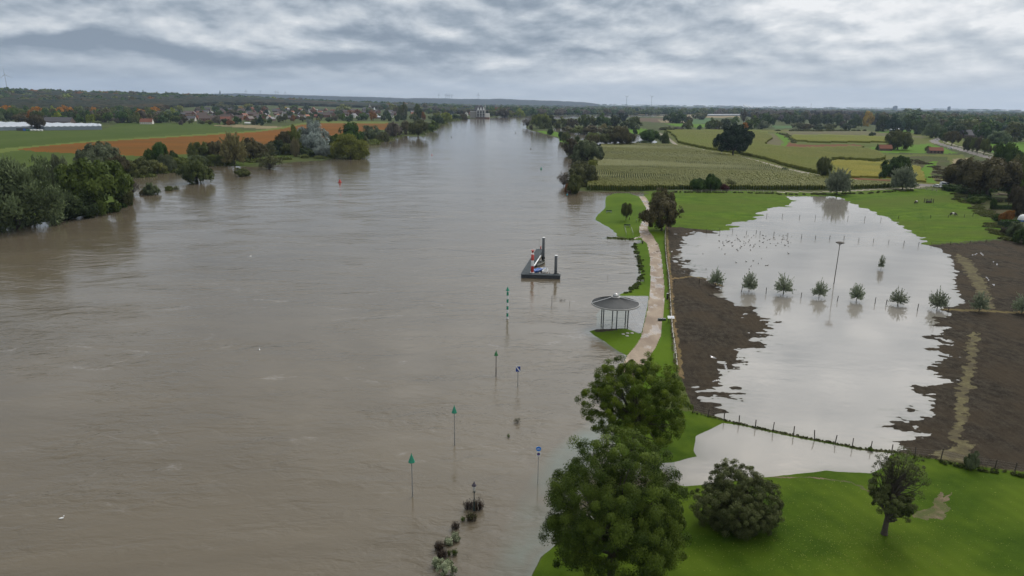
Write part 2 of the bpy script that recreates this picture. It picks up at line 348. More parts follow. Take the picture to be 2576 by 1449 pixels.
# grid cells take the zone of their lower left vertex
idx = np.arange(NR * NC).reshape(NR, NC)
q = np.stack([idx[:-1, :-1], idx[:-1, 1:], idx[1:, 1:], idx[1:, :-1]], -1).reshape(-1, 4)
CZ = ZID[q[:, 0]]
GH = GZ.copy()
# the path is graded: smoother and just above the water
pid = [i for i, z in enumerate(ZONES) if z[0] == 'path'][0] + 1
pm = ZID == pid
GH[pm] = np.maximum(GH[pm] * 0.5 + 0.07, 0.05) + fbm(GX[pm] / 2.0, GY[pm] / 3.5, 3, 77) * 0.12

def mesh_np(name, verts, faces, mat=None, smooth=False, attrs=None):
    me = bpy.data.meshes.new(name)
    nv, nf, k = len(verts), len(faces), faces.shape[1]
    me.vertices.add(nv); me.vertices.foreach_set('co', np.ascontiguousarray(verts, np.float32).ravel())
    me.loops.add(nf * k); me.loops.foreach_set('vertex_index', np.ascontiguousarray(faces, np.int32).ravel())
    me.polygons.add(nf); me.polygons.foreach_set('loop_start', np.arange(0, nf * k, k, dtype=np.int32))
    me.polygons.foreach_set('loop_total', np.full(nf, k, np.int32))
    if smooth: me.polygons.foreach_set('use_smooth', np.ones(nf, bool))
    for an, (dom, arr) in (attrs or {}).items():
        a = me.attributes.new(an, 'FLOAT', dom); a.data.foreach_set('value', np.ascontiguousarray(arr, np.float32))
    me.update(calc_edges=True)
    if mat: me.materials.append(mat)
    return me
def link(name, me, parent=None, **props):
    o = bpy.data.objects.new(name, me); C.objects.link(o)
    if parent: o.parent = parent
    for k, v in props.items(): o[k] = v
    return o
def submesh(verts, faces):
    u, inv = np.unique(faces.ravel(), return_inverse=True)
    return verts[u], inv.reshape(faces.shape), u

# ---------------------------------------------------------------- materials
MATS = {}
def new_mat(name):
    m = bpy.data.materials.new(name); m.use_nodes = True
    t = NT(m.node_tree); t.n.clear()
    out = t.node('ShaderNodeOutputMaterial')
    bsdf = t.node('ShaderNodeBsdfPrincipled')
    t.l.new(bsdf.outputs[0], out.inputs[0])
    return m, t, bsdf, out
def ground_mat(name, c1, c2, c3=None, s1=0.25, s2=2.5, s3=0.02, bump=0.3, bdist=0.1, rough=0.9, stretch=(1, 1, 1), rot=0.0, wet=0.0, lines=None, spec=0.04, con=0.14):
    m, t, b, out = new_mat(name)
    geo = t.node('ShaderNodeNewGeometry')
    mp = t.node('ShaderNodeMapping', inp={0: geo.outputs['Position'], 2: (0, 0, rot), 3: stretch})
    p = mp.outputs[0]
    n1, n2, n3 = t.noise(p, s1, 5, 0.6), t.noise(p, s2, 6, 0.65), t.noise(p, s3, 3, 0.5)
    f = t.math('ADD', t.math('MULTIPLY', n1, 0.5), t.math('MULTIPLY', n2, 0.5))
    f = t.mapr(f, 0.5 - con, 0.5 + con, 0.0, 1.0)
    col = t.mix(f, c1, c2)
    if c3 is not None: col = t.mix(t.mapr(n3, 0.42, 0.62, 0.0, 0.85), col, c3)
    if lines:
        wv = t.node('ShaderNodeTexWave', inp={'Vector': p, 'Scale': lines[0], 'Distortion': lines[2], 'Detail': 2.0, 'Detail Scale': 0.4})
        col = t.mix(t.math('MULTIPLY', wv.outputs['Fac'], lines[1]), col, tuple(0.55 * c for c in c1))
    t.l.new(col, b.inputs['Base Color'])
    b.inputs['Specular IOR Level'].default_value = spec
    if wet:
        rw = t.mapr(t.noise(p, 0.35, 5, 0.6), 0.52, 0.60, rough, wet)
        t.l.new(rw, b.inputs['Roughness'])
    else: b.inputs['Roughness'].default_value = rough
    bp = t.node('ShaderNodeBump', inp={'Strength': bump, 'Distance': bdist, 'Height': t.noise(p, s2 * 2.2, 5, 0.7)})
    t.l.new(bp.outputs[0], b.inputs['Normal'])
    MATS[name] = m
    return m
ground_mat('base', (0.045, 0.065, 0.016), (0.085, 0.095, 0.03), (0.04, 0.05, 0.018), s1=0.05, s2=0.4)
ground_mat('green_left', (0.052, 0.078, 0.014), (0.070, 0.096, 0.018), (0.05, 0.078, 0.012), s1=0.03, s2=0.3, stretch=(1, .4, 1))
ground_mat('straw', (0.20, 0.16, 0.09), (0.27, 0.22, 0.13), (0.15, 0.13, 0.07), s1=0.05, s2=0.4)
ground_mat('straw2', (0.10, 0.075, 0.04), (0.22, 0.15, 0.075), (0.07, 0.075, 0.025), s1=0.5, s2=4)
ground_mat('straw3', (0.10, 0.080, 0.048), (0.19, 0.145, 0.100), (0.065, 0.085, 0.025), s1=1.0, s2=8, s3=0.6)
ground_mat('stubble', (0.07, 0.060, 0.036), (0.16, 0.142, 0.072), (0.07, 0.058, 0.04), s1=1.2, s2=6, s3=0.4)
ground_mat('lime', (0.095, 0.125, 0.026), (0.125, 0.150, 0.034), s1=0.03, s2=0.3)
ground_mat('orange', (0.150, 0.055, 0.006), (0.205, 0.080, 0.009), (0.125, 0.062, 0.010), s1=0.03, s2=0.25, s3=0.012, stretch=(.35, 1, 1), rot=rad(12), lines=(0.12, 0.25, 1.5))
ground_mat('meadow', (0.042, 0.088, 0.006), (0.098, 0.160, 0.010), (0.078, 0.110, 0.014), s1=0.22, s2=2.2, s3=0.03, bump=0.8, bdist=0.25, stretch=(.6, 1.4, 1), con=0.085)
ground_mat('rough', (0.035, 0.055, 0.014), (0.085, 0.09, 0.035), (0.075, 0.065, 0.035), s1=0.2, s2=1.5, s3=0.06, bump=0.8, bdist=0.3)
ground_mat('lawn', (0.048, 0.092, 0.005), (0.070, 0.122, 0.008), (0.088, 0.140, 0.010), s1=0.12, s2=1.6, s3=0.04, bump=0.3, con=0.085)
ground_mat('lawn_near', (0.032, 0.064, 0.004), (0.054, 0.094, 0.007), (0.080, 0.122, 0.010), s1=0.28, s2=7.0, s3=0.10, bump=0.6, bdist=0.08, stretch=(1, 1.3, 1), rot=rad(-14), lines=(0.16, 0.12, 3.0), con=0.085)
ground_mat('soil', (0.034, 0.028, 0.020), (0.088, 0.074, 0.056), (0.078, 0.060, 0.040), s1=0.9, s2=6.5, s3=0.16, bump=1.0, bdist=0.35, stretch=(1.0, 0.6, 1), rot=rad(4), lines=(0.35, 0.10, 4.0), con=0.085)
ground_mat('drygreen', (0.082, 0.092, 0.018), (0.125, 0.128, 0.028), (0.066, 0.092, 0.014), s1=0.02, s2=0.2, s3=0.01)
ground_mat('maize_top', (0.092, 0.104, 0.018), (0.140, 0.140, 0.028), (0.115, 0.135, 0.022), s1=0.04, s2=0.5, s3=0.008, bump=1.0, bdist=0.8, stretch=(1, .5, 1), lines=(0.28, 0.30, 3.0))
ground_mat('maize_yel', (0.115, 0.130, 0.018), (0.165, 0.165, 0.026), (0.11, 0.13, 0.025), s1=0.04, s2=0.5, s3=0.01, bump=1.0, bdist=0.8)
ground_mat('yellow', (0.17, 0.155, 0.022), (0.25, 0.215, 0.032), (0.13, 0.14, 0.022), s1=0.08, s2=0.8, s3=0.02, bump=0.9, bdist=0.5, lines=(0.3, 0.35, 3.0))
ground_mat('browngrey', (0.095, 0.085, 0.045), (0.13, 0.115, 0.06), (0.11, 0.115, 0.045), s1=0.03, s2=0.3)
ground_mat('meadow_far', (0.062, 0.135, 0.006), (0.09, 0.17, 0.01), s1=0.05, s2=0.5)
ground_mat('bluegreen', (0.05, 0.10, 0.035), (0.075, 0.135, 0.045), s1=0.05, s2=0.4)
ground_mat('brown', (0.085, 0.060, 0.040), (0.12, 0.085, 0.055), s1=0.03, s2=0.3)
ground_mat('redbrown', (0.115, 0.045, 0.020), (0.15, 0.066, 0.030), s1=0.05, s2=0.4)
ground_mat('scrub', (0.055, 0.055, 0.025), (0.10, 0.085, 0.045), (0.06, 0.085, 0.02), s1=0.08, s2=0.9, s3=0.03, bump=1.0, bdist=0.6)
ground_mat('soilgreen', (0.030, 0.036, 0.012), (0.045, 0.05, 0.018), s1=0.3, s2=2)
ground_mat('track', (0.25, 0.22, 0.18), (0.34, 0.30, 0.26), (0.16, 0.15, 0.09), s1=0.2, s2=1.5, s3=0.05)
ground_mat('asphalt', (0.17, 0.155, 0.145), (0.22, 0.20, 0.19), s1=0.2, s2=1.5)
ground_mat('puddle', (0.10, 0.09, 0.08), (0.13, 0.12, 0.105), s1=1, s2=5, bump=0.0, rough=0.04, spec=0.5)
ground_mat('path', (0.23, 0.175, 0.125), (0.34, 0.27, 0.20), (0.19, 0.14, 0.10), s1=0.45, s2=5.0, s3=0.22, bump=0.25, bdist=0.04, wet=0.10, stretch=(1, .5, 1), spec=0.5)

def water_mat(name, deep, shallow, bump, rough, wave_s, streak, foam=False):
    m, t, b, out = new_mat(name)
    geo = t.node('ShaderNodeNewGeometry')
    P = geo.outputs['Position']
    mp = t.node('ShaderNodeMapping', inp={0: P, 2: (0, 0, rad(-22)), 3: (1.0, 2.1, 1.0)})
    p = mp.outputs[0]
    at_ = t.node('ShaderNodeAttribute', attribute_name='shallow')
    sh = at_.outputs['Fac']
    big = t.noise(mp.outputs[0], 0.022, 4, 0.6, 1.2)
    silt = t.mix(t.mapr(big, 0.4, 0.62, 0.0, 1.0), deep, tuple(c * 1.16 for c in deep))
    col = t.mix(sh, silt, shallow)
    if foam:
        fm = t.math('MULTIPLY', t.mapr(t.noise(p, 0.05, 6, 0.62, 2.4), 0.60, 0.72, 0.0, 1.0, True), t.mapr(t.noise(p, 1.3, 4, 0.6), 0.4, 0.6, 0.1, 1.0))
        col = t.mix(t.math('MULTIPLY', fm, 0.5), col, (0.30, 0.28, 0.26))
    t.l.new(col, b.inputs['Base Color'])
    b.inputs['IOR'].default_value = 1.34
    b.inputs['Specular IOR Level'].default_value = 0.5
    b.inputs['Roughness'].default_value = rough
    w1 = t.noise(p, wave_s, 4, 0.55, 0.6)
    w2 = t.noise(p, wave_s * 0.27, 3, 0.5, 0.8)
    w3 = t.noise(p, wave_s * 0.06, 3, 0.5, 1.0)
    patch = t.mapr(t.noise(p, 0.03, 4, 0.6, 1.5), 0.38, 0.62, streak, 1.0, True)
    calm = t.mapr(sh, 0.0, 1.0, 1.0, 0.18)
    hgt = t.math('ADD', t.math('MULTIPLY', w1, 0.10), t.math('ADD', t.math('MULTIPLY', w2, 0.30), t.math('MULTIPLY', w3, 0.65)))
    ln = t.node('ShaderNodeVectorMath', operation='LENGTH', inp={0: P})
    farf = t.mapr(ln.outputs['Value'], 60, 700, 1.0, 0.20)
    bp = t.node('ShaderNodeBump', inp={'Strength': t.math('MULTIPLY', farf, t.math('MULTIPLY', t.math('MULTIPLY', patch, calm), bump)), 'Distance': 1.0, 'Height': hgt})
    t.l.new(bp.outputs[0], b.inputs['Normal'])
    return m
M_RIVER = water_mat('river_water', (0.108, 0.089, 0.062), (0.120, 0.150, 0.125), 0.75, 0.10, 1.0, 0.18, True)
M_FLOOD = water_mat('flood_water', (0.205, 0.190, 0.168), (0.15, 0.145, 0.115), 0.10, 0.055, 0.8, 0.25)

# ---------------------------------------------------------------- build the ground pieces and the two waters
V3 = np.stack([GX, GY, GH], -1)
in_flood = inside(GX, GY, W([(1672,484),(2620,484),(3400,560),(3400,1500),(1690,1500),(1696,1160),(1745,1035),(1700,930),(1684,700),(1672,620)]))
def build_zone(name, matkey, mask, lift):
    f = q[mask]
    if not len(f): return
    v, f2, u = submesh(V3, f)
    v = v.copy()
    if lift:
        v0 = v.copy()
        v[:, 2] += lift + fbm(v[:, 0] / 2.0, v[:, 1] / 2.0, 3, 55) * 0.9
        # skirt: quads down from boundary edges
        e = np.concatenate([f2[:, [0, 1]], f2[:, [1, 2]], f2[:, [2, 3]], f2[:, [3, 0]]])
        key = np.sort(e, 1); kk = key[:, 0].astype(np.int64) * (len(v) + 1) + key[:, 1]
        uq, first, cnt = np.unique(kk, return_index=True, return_counts=True)
        be = e[first[cnt == 1]]
        n0 = len(v)
        v = np.concatenate([v, v0])
        sk = np.stack([be[:, 1], be[:, 0], be[:, 0] + n0, be[:, 1] + n0], -1)
        f2 = np.concatenate([f2, sk])
    me = mesh_np(name, v, f2, MATS[matkey], smooth=True)
    return link(name, me, kind='structure')
build_zone('ground', 'base', CZ == 0, 0)
for zi, (nm, mk, polys, lines, lift) in enumerate(ZONES):
    build_zone(nm, mk, CZ == zi + 1, lift)
# water wherever the ground comes near or below the level
wet = (GH[q].min(1) < 0.03) & (GS2[q].min(1) < 14)
sh_poly = inside(GX, GY, W(SHALLOW)) | inside(GX, GY, W(TERRACE))
sh_noise = fbm(GX / 5.0, GY / 9.0, 4, 91)
dsh = dist_line(GX, GY, W(SHALLOW), 8.0, True)
shv = np.where(inside(GX, GY, W(SHALLOW)), np.clip(dsh / 2.0, 0, 1) * (0.60 + 1.8 * sh_noise), 0.0)
shv = np.maximum(shv, np.where(inside(GX, GY, W(TERRACE)), 0.55, 0))
shv = np.maximum(shv, np.clip(1 + GS2 / 1.5, 0, 1) * np.clip((700 - GR) / 400, 0, 1) * 0.6)
wv = np.stack([GX, GY, np.zeros_like(GX)], -1)
for nm, mt, msk in (('river', M_RIVER, wet & ~in_flood[q[:, 0]]), ('flood_water', M_FLOOD, wet & in_flood[q[:, 0]])):
    v, f2, u = submesh(wv, q[msk])
    me = mesh_np(nm, v, f2, mt, smooth=True, attrs={'shallow': ('POINT', np.clip(shv[u], 0, 1))})
    link(nm, me, kind='structure')
TP = W([(1578,746),(1631.5,746.5),(1630,765),(1624.5,790),(1617.5,826),(1612.5,838),(1592,833),(1580,822),(1584,790),(1581,765)])
m, t_, b_, o_ = new_mat('wet_slabs'); geo = t_.node('ShaderNodeNewGeometry')
bk = t_.node('ShaderNodeTexBrick', offset=0.0, inp={'Vector': geo.outputs['Position'], 'Color1': (.12, .112, .10, 1), 'Color2': (.145, .135, .12, 1), 'Mortar': (.05, .045, .04, 1), 'Scale': 0.55, 'Mortar Size': 0.022, 'Brick Width': 1.0, 'Row Height': 1.0})
t_.l.new(bk.outputs[0], b_.inputs['Base Color']); t_.l.new(t_.mapr(t_.noise(geo.outputs['Position'], .6, 4), .4, .6, .05, .35), b_.inputs['Roughness'])
link('terrace', mesh_np('terrace', np.concatenate([TP, np.full((len(TP), 1), 0.02)], 1), np.array([list(range(len(TP)))[::-1]]), m), kind='structure')
def gz(x, y):
    """ground height at a point, from the polar grid"""
    r = math.hypot(x, y)
    d = math.degrees(math.atan2(CAM_H, r))
    i = int(np.clip(np.searchsorted(-dl, -d) - 1, 0, NR - 2))
    j = int(np.clip(np.searchsorted(az, math.atan2(x, y)) - 1, 0, NC - 2))
    return float(GH[i * NC + j])
def grd(px, py, water_ok=True):
    p = at(px, py)
    z = gz(p.x, p.y)
    if z < 0: z = 0.0
    if math.hypot(p.x, p.y) > 1700:      # rising land: walk along the sight line
        d = ray(px, py); hl = math.hypot(d.x, d.y); r = 1500.0
        while r < 11000:
            x, y = d.x / hl * r, d.y / hl * r; z = max(gz(x, y), 0)
            if CAM_H + d.z / hl * r <= z: return Vector((x, y, z))
            r *= 1.006
    p = at(px, py, z)
    return Vector((p.x, p.y, z))
# ---------------------------------------------------------------- leaves and wood
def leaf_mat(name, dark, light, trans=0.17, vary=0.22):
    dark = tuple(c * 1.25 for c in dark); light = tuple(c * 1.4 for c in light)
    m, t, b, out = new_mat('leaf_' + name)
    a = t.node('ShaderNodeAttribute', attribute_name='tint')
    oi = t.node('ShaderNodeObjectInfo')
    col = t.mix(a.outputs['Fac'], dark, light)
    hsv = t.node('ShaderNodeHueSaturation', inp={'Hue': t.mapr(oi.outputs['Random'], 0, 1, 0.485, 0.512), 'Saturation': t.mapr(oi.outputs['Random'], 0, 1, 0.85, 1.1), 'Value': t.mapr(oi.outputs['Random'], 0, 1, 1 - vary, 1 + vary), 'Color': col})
    t.l.new(hsv.outputs[0], b.inputs['Base Color'])
    b.inputs['Roughness'].default_value = 0.6
    b.inputs['Specular IOR Level'].default_value = 0.10
    tr = t.node('ShaderNodeBsdfTranslucent', inp={0: hsv.outputs[0]})
    mx = t.node('ShaderNodeMixShader', inp={0: trans, 1: b.outputs[0], 2: tr.outputs[0]})
    t.l.new(mx.outputs[0], out.inputs[0])
    MATS['leaf_' + name] = m
    return m
for nm, d, l in (
    ('green', (0.028, 0.048, 0.008), (0.078, 0.108, 0.018)), ('dark', (0.020, 0.038, 0.010), (0.050, 0.080, 0.018)),
    ('olive', (0.046, 0.056, 0.016), (0.100, 0.112, 0.032)), ('lime', (0.085, 0.105, 0.016), (0.17, 0.185, 0.03)),
    ('grey', (0.048, 0.064, 0.028), (0.120, 0.146, 0.072)), ('silver', (0.085, 0.102, 0.090), (0.22, 0.25, 0.23)),
    ('brown', (0.042, 0.037, 0.018), (0.084, 0.073, 0.033)), ('orange', (0.16, 0.065, 0.012), (0.32, 0.13, 0.02)),
    ('rust', (0.10, 0.045, 0.018), (0.19, 0.085, 0.03)), ('conifer', (0.010, 0.022, 0.012), (0.026, 0.046, 0.022)),
    ('greybrown', (0.066, 0.056, 0.044), (0.115, 0.098, 0.075)), ('tan', (0.10, 0.090, 0.038), (0.20, 0.18, 0.080)),
    ('yellow', (0.22, 0.15, 0.015), (0.40, 0.28, 0.03)), ('red', (0.05, 0.012, 0.010), (0.10, 0.025, 0.015)),
    ('ash', (0.016, 0.034, 0.003), (0.100, 0.134, 0.012)), ('maple', (0.011, 0.024, 0.003), (0.074, 0.106, 0.012)),
    ('beige', (0.075, 0.09, 0.045), (0.24, 0.26, 0.17)), ('twig', (0.035, 0.026, 0.020), (0.075, 0.055, 0.042)), ('maize', (0.040, 0.062, 0.008), (0.125, 0.125, 0.026)), ('dome', (0.022, 0.028, 0.009), (0.096, 0.108, 0.040)), ('pollard', (0.095, 0.114, 0.068), (0.225, 0.252, 0.172))):
    leaf_mat(nm, d, l)
def plain_mat(name, col, rough=0.6, var=0.12, scale=3.0, bump=0.0, metal=0.0, col2=None, spec=0.5):
    m, t, b, out = new_mat(name)
    tcn = t.node('ShaderNodeTexCoord')
    n = t.noise(tcn.outputs['Object'], scale, 5, 0.6)
    lo = col2 if col2 else tuple(c * (1 - var) for c in col)
    hi = tuple(min(1, c * (1 + var)) for c in col)
    t.l.new(t.mix(t.mapr(n, 0.35, 0.65, 0, 1), lo, hi), b.inputs['Base Color'])
    b.inputs['Roughness'].default_value = rough; b.inputs['Metallic'].default_value = metal
    b.inputs['Specular IOR Level'].default_value = spec
    if bump:
        bp = t.node('ShaderNodeBump', inp={'Strength': bump, 'Distance': 0.05, 'Height': n}); t.l.new(bp.outputs[0], b.inputs['Normal'])
    MATS[name] = m
    return m
plain_mat('bark', (0.055, 0.045, 0.035), 0.9, 0.35, 6.0, 0.6)
plain_mat('bark_grey', (0.12, 0.11, 0.095), 0.9, 0.3, 6.0, 0.6)

RNG = np.random.default_rng(7)
def unit(v): return v / (np.linalg.norm(v, axis=-1, keepdims=True) + 1e-9)
def quads(cen, nor, size, asp=0.55, rng=RNG, axis=None):
    n = len(cen)
    t = unit(np.cross(nor, rng.normal(size=(n, 3)))) if axis is None else unit(axis)
    b = unit(np.cross(nor, t))
    s = size[:, None]
    v = np.stack([cen - t * s, cen - b * s * asp, cen + t * s, cen + b * s * asp], 1).reshape(-1, 3)
    f = np.arange(n * 4).reshape(n, 4)
    return v, f
def tubes(paths, sides=6):
    V, Fc = [], []; off = 0
    for p in paths:
        p = np.array(p, float)
        for i in range(len(p)):
            d = p[min(i + 1, len(p) - 1), :3] - p[max(i - 1, 0), :3]; d = d / (np.linalg.norm(d) + 1e-9)
            a = np.cross(d, [0.3, 0.9, 0.1]); a /= np.linalg.norm(a) + 1e-9; b = np.cross(d, a)
            for k in range(sides):
                t = 2 * PI * k / sides
                V.append(p[i, :3] + (a * math.cos(t) + b * math.sin(t)) * p[i, 3])
        for i in range(len(p) - 1):
            for k in range(sides):
                k2 = (k + 1) % sides
                Fc.append((off + i * sides + k, off + i * sides + k2, off + (i + 1) * sides + k2, off + (i + 1) * sides + k))
        off += len(p) * sides
    return np.array(V), np.array(Fc)
def crown_mesh(name, lobes, nclump, nleaf, csize, lsize, seed=1, low=0.25, upright=0.0, core=0.0, asp=0.55, gap=0.0, shell=(0.62, 1.0), norm=False):
    """lobes: (cx,cy,cz,rx,ry,rz). Leaves sit in clumps through the outer part of the lobes."""
    g = np.random.default_rng(seed)
    wts = np.array([l[3] * l[5] for l in lobes]); wts = wts / wts.sum()
    cl, cout = [], []
    while len(cl) < nclump:
        L = lobes[g.choice(len(lobes), p=wts)]
        d = unit(g.normal(size=3))
        if d[2] < -0.2 and g.random() > low: continue
        k = g.uniform(*shell)
        c = np.array(L[:3]) + d * np.array(L[3:]) * k
        if c[2] < 0.02: continue
        cl.append(c); cout.append(d)
    cl = np.array(cl); cout = np.array(cout)
    ctint = g.random(nclump); crad = csize * g.uniform(0.6, 1.35, nclump)
    if gap: keepc = g.random(nclump) > gap; cl, cout, ctint, crad = cl[keepc], cout[keepc], ctint[keepc], crad[keepc]
    ci = g.integers(0, len(cl), nleaf)
    d = unit(g.normal(size=(nleaf, 3)) + cout[ci] * 0.9 + np.array([0, 0, 0.35]))
    rr_ = crad[ci] * g.random(nleaf) ** 0.45
    zs = np.array([1, 1, 0.9 + upright])
    cen = cl[ci] + d * rr_[:, None] * zs
    nor = unit(d * 0.9 + cout[ci] * 0.5 + g.normal(size=(nleaf, 3)) * 0.55)
    sz = lsize * g.uniform(0.6, 1.3, nleaf)
    axis = None
    if upright: axis = unit(d * 0.6 + np.array([0, 0, upright * 2]) + g.normal(size=(nleaf, 3)) * 0.4)
    v, f = quads(cen, nor, sz, asp, g, axis)
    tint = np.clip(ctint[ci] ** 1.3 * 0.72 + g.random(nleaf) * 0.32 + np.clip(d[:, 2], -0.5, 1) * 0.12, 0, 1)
    if norm:
        k = np.array([1 / np.percentile(np.abs(v[:, 0]), 98.5), 1 / np.percentile(np.abs(v[:, 1]), 98.5), 1 / np.percentile(v[:, 2], 99.7)])
        v *= k; cl = cl * k
    v[:, 2] = np.maximum(v[:, 2], 0.002)
    me = mesh_np(name, v, f, None, False, {'tint': ('FACE', tint)})
    return me, cl
def wood_mesh(name, cl, r0, hfork, seed=1, nb=9, lean=0.0, sides=6):
    g = np.random.default_rng(seed + 100)
    P = [[(0, 0, -0.04, r0 * 1.25), (lean * .2, 0, hfork * 0.5, r0 * 0.9), (lean * .5, 0, hfork, r0 * 0.75), (lean, 0, hfork * 1.6, r0 * 0.42), (lean, 0, min(hfork * 2.2, .85), r0 * 0.2)]]
    for i in g.choice(len(cl), min(nb, len(cl)), replace=False):
        c = cl[i]; s = np.array([lean * .5, 0, hfork * g.uniform(0.8, 1.3)])
        m = s * 0.5 + c * 0.5 + g.normal(size=3) * 0.05; m[2] -= 0.03
        P.append([(*s, r0 * 0.5), (*m, r0 * 0.28), (*c, r0 * 0.08)])
    v, f = tubes(P, sides)
    me = mesh_np(name, v, f, MATS['bark'], True)
    return me
PROTO = {}
def proto(key, lobes, nclump, nleaf, csize, lsize, seed, r0=0.05, hf=0.25, wood=True, nb=9, **kw):
    cm, cl = crown_mesh('crown', lobes, nclump, nleaf, csize, lsize, seed, norm=True, **kw)
    wm = wood_mesh('trunk', cl, r0, hf, seed, nb) if wood else None
    PROTO[key] = (cm, wm)
# unit protos: radius 1 across, height 1
RND = [(0, 0, .60, .80, .80, .36), (.35, .2, .50, .55, .55, .26), (-.4, -.1, .55, .52, .55, .26), (.05, -.35, .47, .6, .5, .24), (0, .3, .72, .5, .5, .24)]
BSH = [(0, 0, .45, .82, .82, .50), (.4, .1, .35, .52, .55, .33), (-.42, -.15, .38, .52, .5, .36), (.1, -.4, .30, .6, .5, .30), (-.1, .3, .62, .5, .5, .34), (.3, -.1, .68, .35, .35, .26)]
WID = [(0, 0, .42, .6, .6, .45), (.45, .1, .33, .5, .5, .32), (-.5, 0, .36, .46, .5, .34), (.1, -.4, .28, .6, .5, .28), (-.2, .2, .55, .45, .45, .35)]
COL = [(0, 0, .52, .8, .8, .46), (.1, .1, .72, .6, .6, .26), (-.15, 0, .30, .75, .7, .26)]
for s in range(4):
    g0 = np.random.default_rng(50 + s)
    jit = lambda L: [tuple(np.array(l) * g0.uniform(0.86, 1.12, 6)) for l in L]
    proto('round_mid%d' % s, jit(RND), 90, 15000, 0.20, 0.042, 10 + s, 0.06, 0.24)
    proto('bush_mid%d' % s, jit(BSH), 110, 16000, 0.19, 0.042, 20 + s, 0.05, 0.2)
    proto('round_far%d' % s, jit(RND), 34, 1700, 0.26, 0.10, 30 + s, 0.06, 0.22, nb=4)
    proto('bush_far%d' % s, jit(BSH), 34, 1800, 0.26, 0.10, 40 + s, 0.05, 0.2, nb=3)
proto('willow_mid0', jit(BSH), 120, 22000, 0.20, 0.040, 61, 0.05, 0.2, upright=0.25, asp=0.38)
proto('willow_mid1', jit(WID), 110, 20000, 0.20, 0.040, 62, 0.05, 0.2, upright=0.25, asp=0.38)
proto('feather_mid0', [(0, 0, .55, .62, .62, .48), (.3, 0, .45, .5, .5, .36), (-.3, .1, .42, .5, .5, .34)], 90, 13000, 0.17, 0.050, 63, 0.06, 0.15, upright=1.2, asp=0.28, nb=26)
proto('sparse_mid0', jit(RND), 60, 2300, 0.2, 0.035, 64, 0.05, 0.18, nb=46, gap=0.1)
proto('sparse_far0', jit(RND), 40, 500, 0.26, 0.07, 65, 0.05, 0.18, nb=22)
proto('poplar_far0', COL, 40, 1900, 0.26, 0.09, 66, 0.06, 0.12, upright=0.6, nb=4)
proto('conifer_far0', [(0, 0, .22, .9, .9, .22), (0, 0, .45, .62, .62, .22), (0, 0, .68, .38, .38, .20), (0, 0, .86, .16, .16, .14)], 60, 1900, 0.16, 0.10, 67, 0.05, 0.3, nb=1)
proto('oak_mid0', jit(RND) + [(.6, 0, .36, .35, .4, .16), (-.62, 0, .36, .34, .4, .15)], 110, 17000, 0.16, 0.036, 68, 0.055, 0.2, nb=40, low=0.5, gap=0.12)

def inst(mesh, name, parent, mat=None):
    o = bpy.data.objects.new(name, mesh); C.objects.link(o); o.parent = parent
    if mat is not None:
        if not mesh.materials: mesh.materials.append(mat)
        o.material_slots[0].link = 'OBJECT'; o.material_slots[0].material = mat
    return o
def empty(name, loc, rz=0.0, **props):
    o = bpy.data.objects.new(name, None); C.objects.link(o)
    o.location = loc; o.rotation_euler = (0, 0, rz); o.empty_display_size = 0.5
    for k, v in props.items(): o[k] = v
    return o
TREE_COUNT = {}
def tree(kind, mat, px, yb, wpx, yt, label, group=None, name='tree', category=None, rz=None, base=None, fl=1.0):
    b = base if base is not None else grd(px, yb)
    b = Vector(b); b.z = min(b.z, gz(b.x, b.y)) - 0.05 if gz(b.x, b.y) > -1.5 else b.z
    h = max(top_z(b, yt) - b.z, 0.6)
    R = wpx * mpp((b.x, b.y, b.z + h * 0.5)) / 2
    ks = [k for k in PROTO if k.startswith(kind)]
    n = TREE_COUNT.get(kind, 0); TREE_COUNT[kind] = n + 1
    cm, wm = PROTO[ks[n % len(ks)]]
    rz = RNG.uniform(0, 2 * PI) if rz is None else rz
    cat = category or ('bush' if name in ('bush', 'shrub') else 'tree')
    e = empty(name, b, rz, label=label, category=cat)
    if group: e['group'] = group
    e.scale = (R * 1.04, R * 1.04 * fl, h * 1.02)
    inst(cm, 'crown' if cat == 'tree' else 'foliage', e, MATS['leaf_' + mat])
    if wm is not None:
        t = inst(wm, 'trunk' if cat == 'tree' else 'stem', e)
        k = h / R if R > 0 else 1
    return e

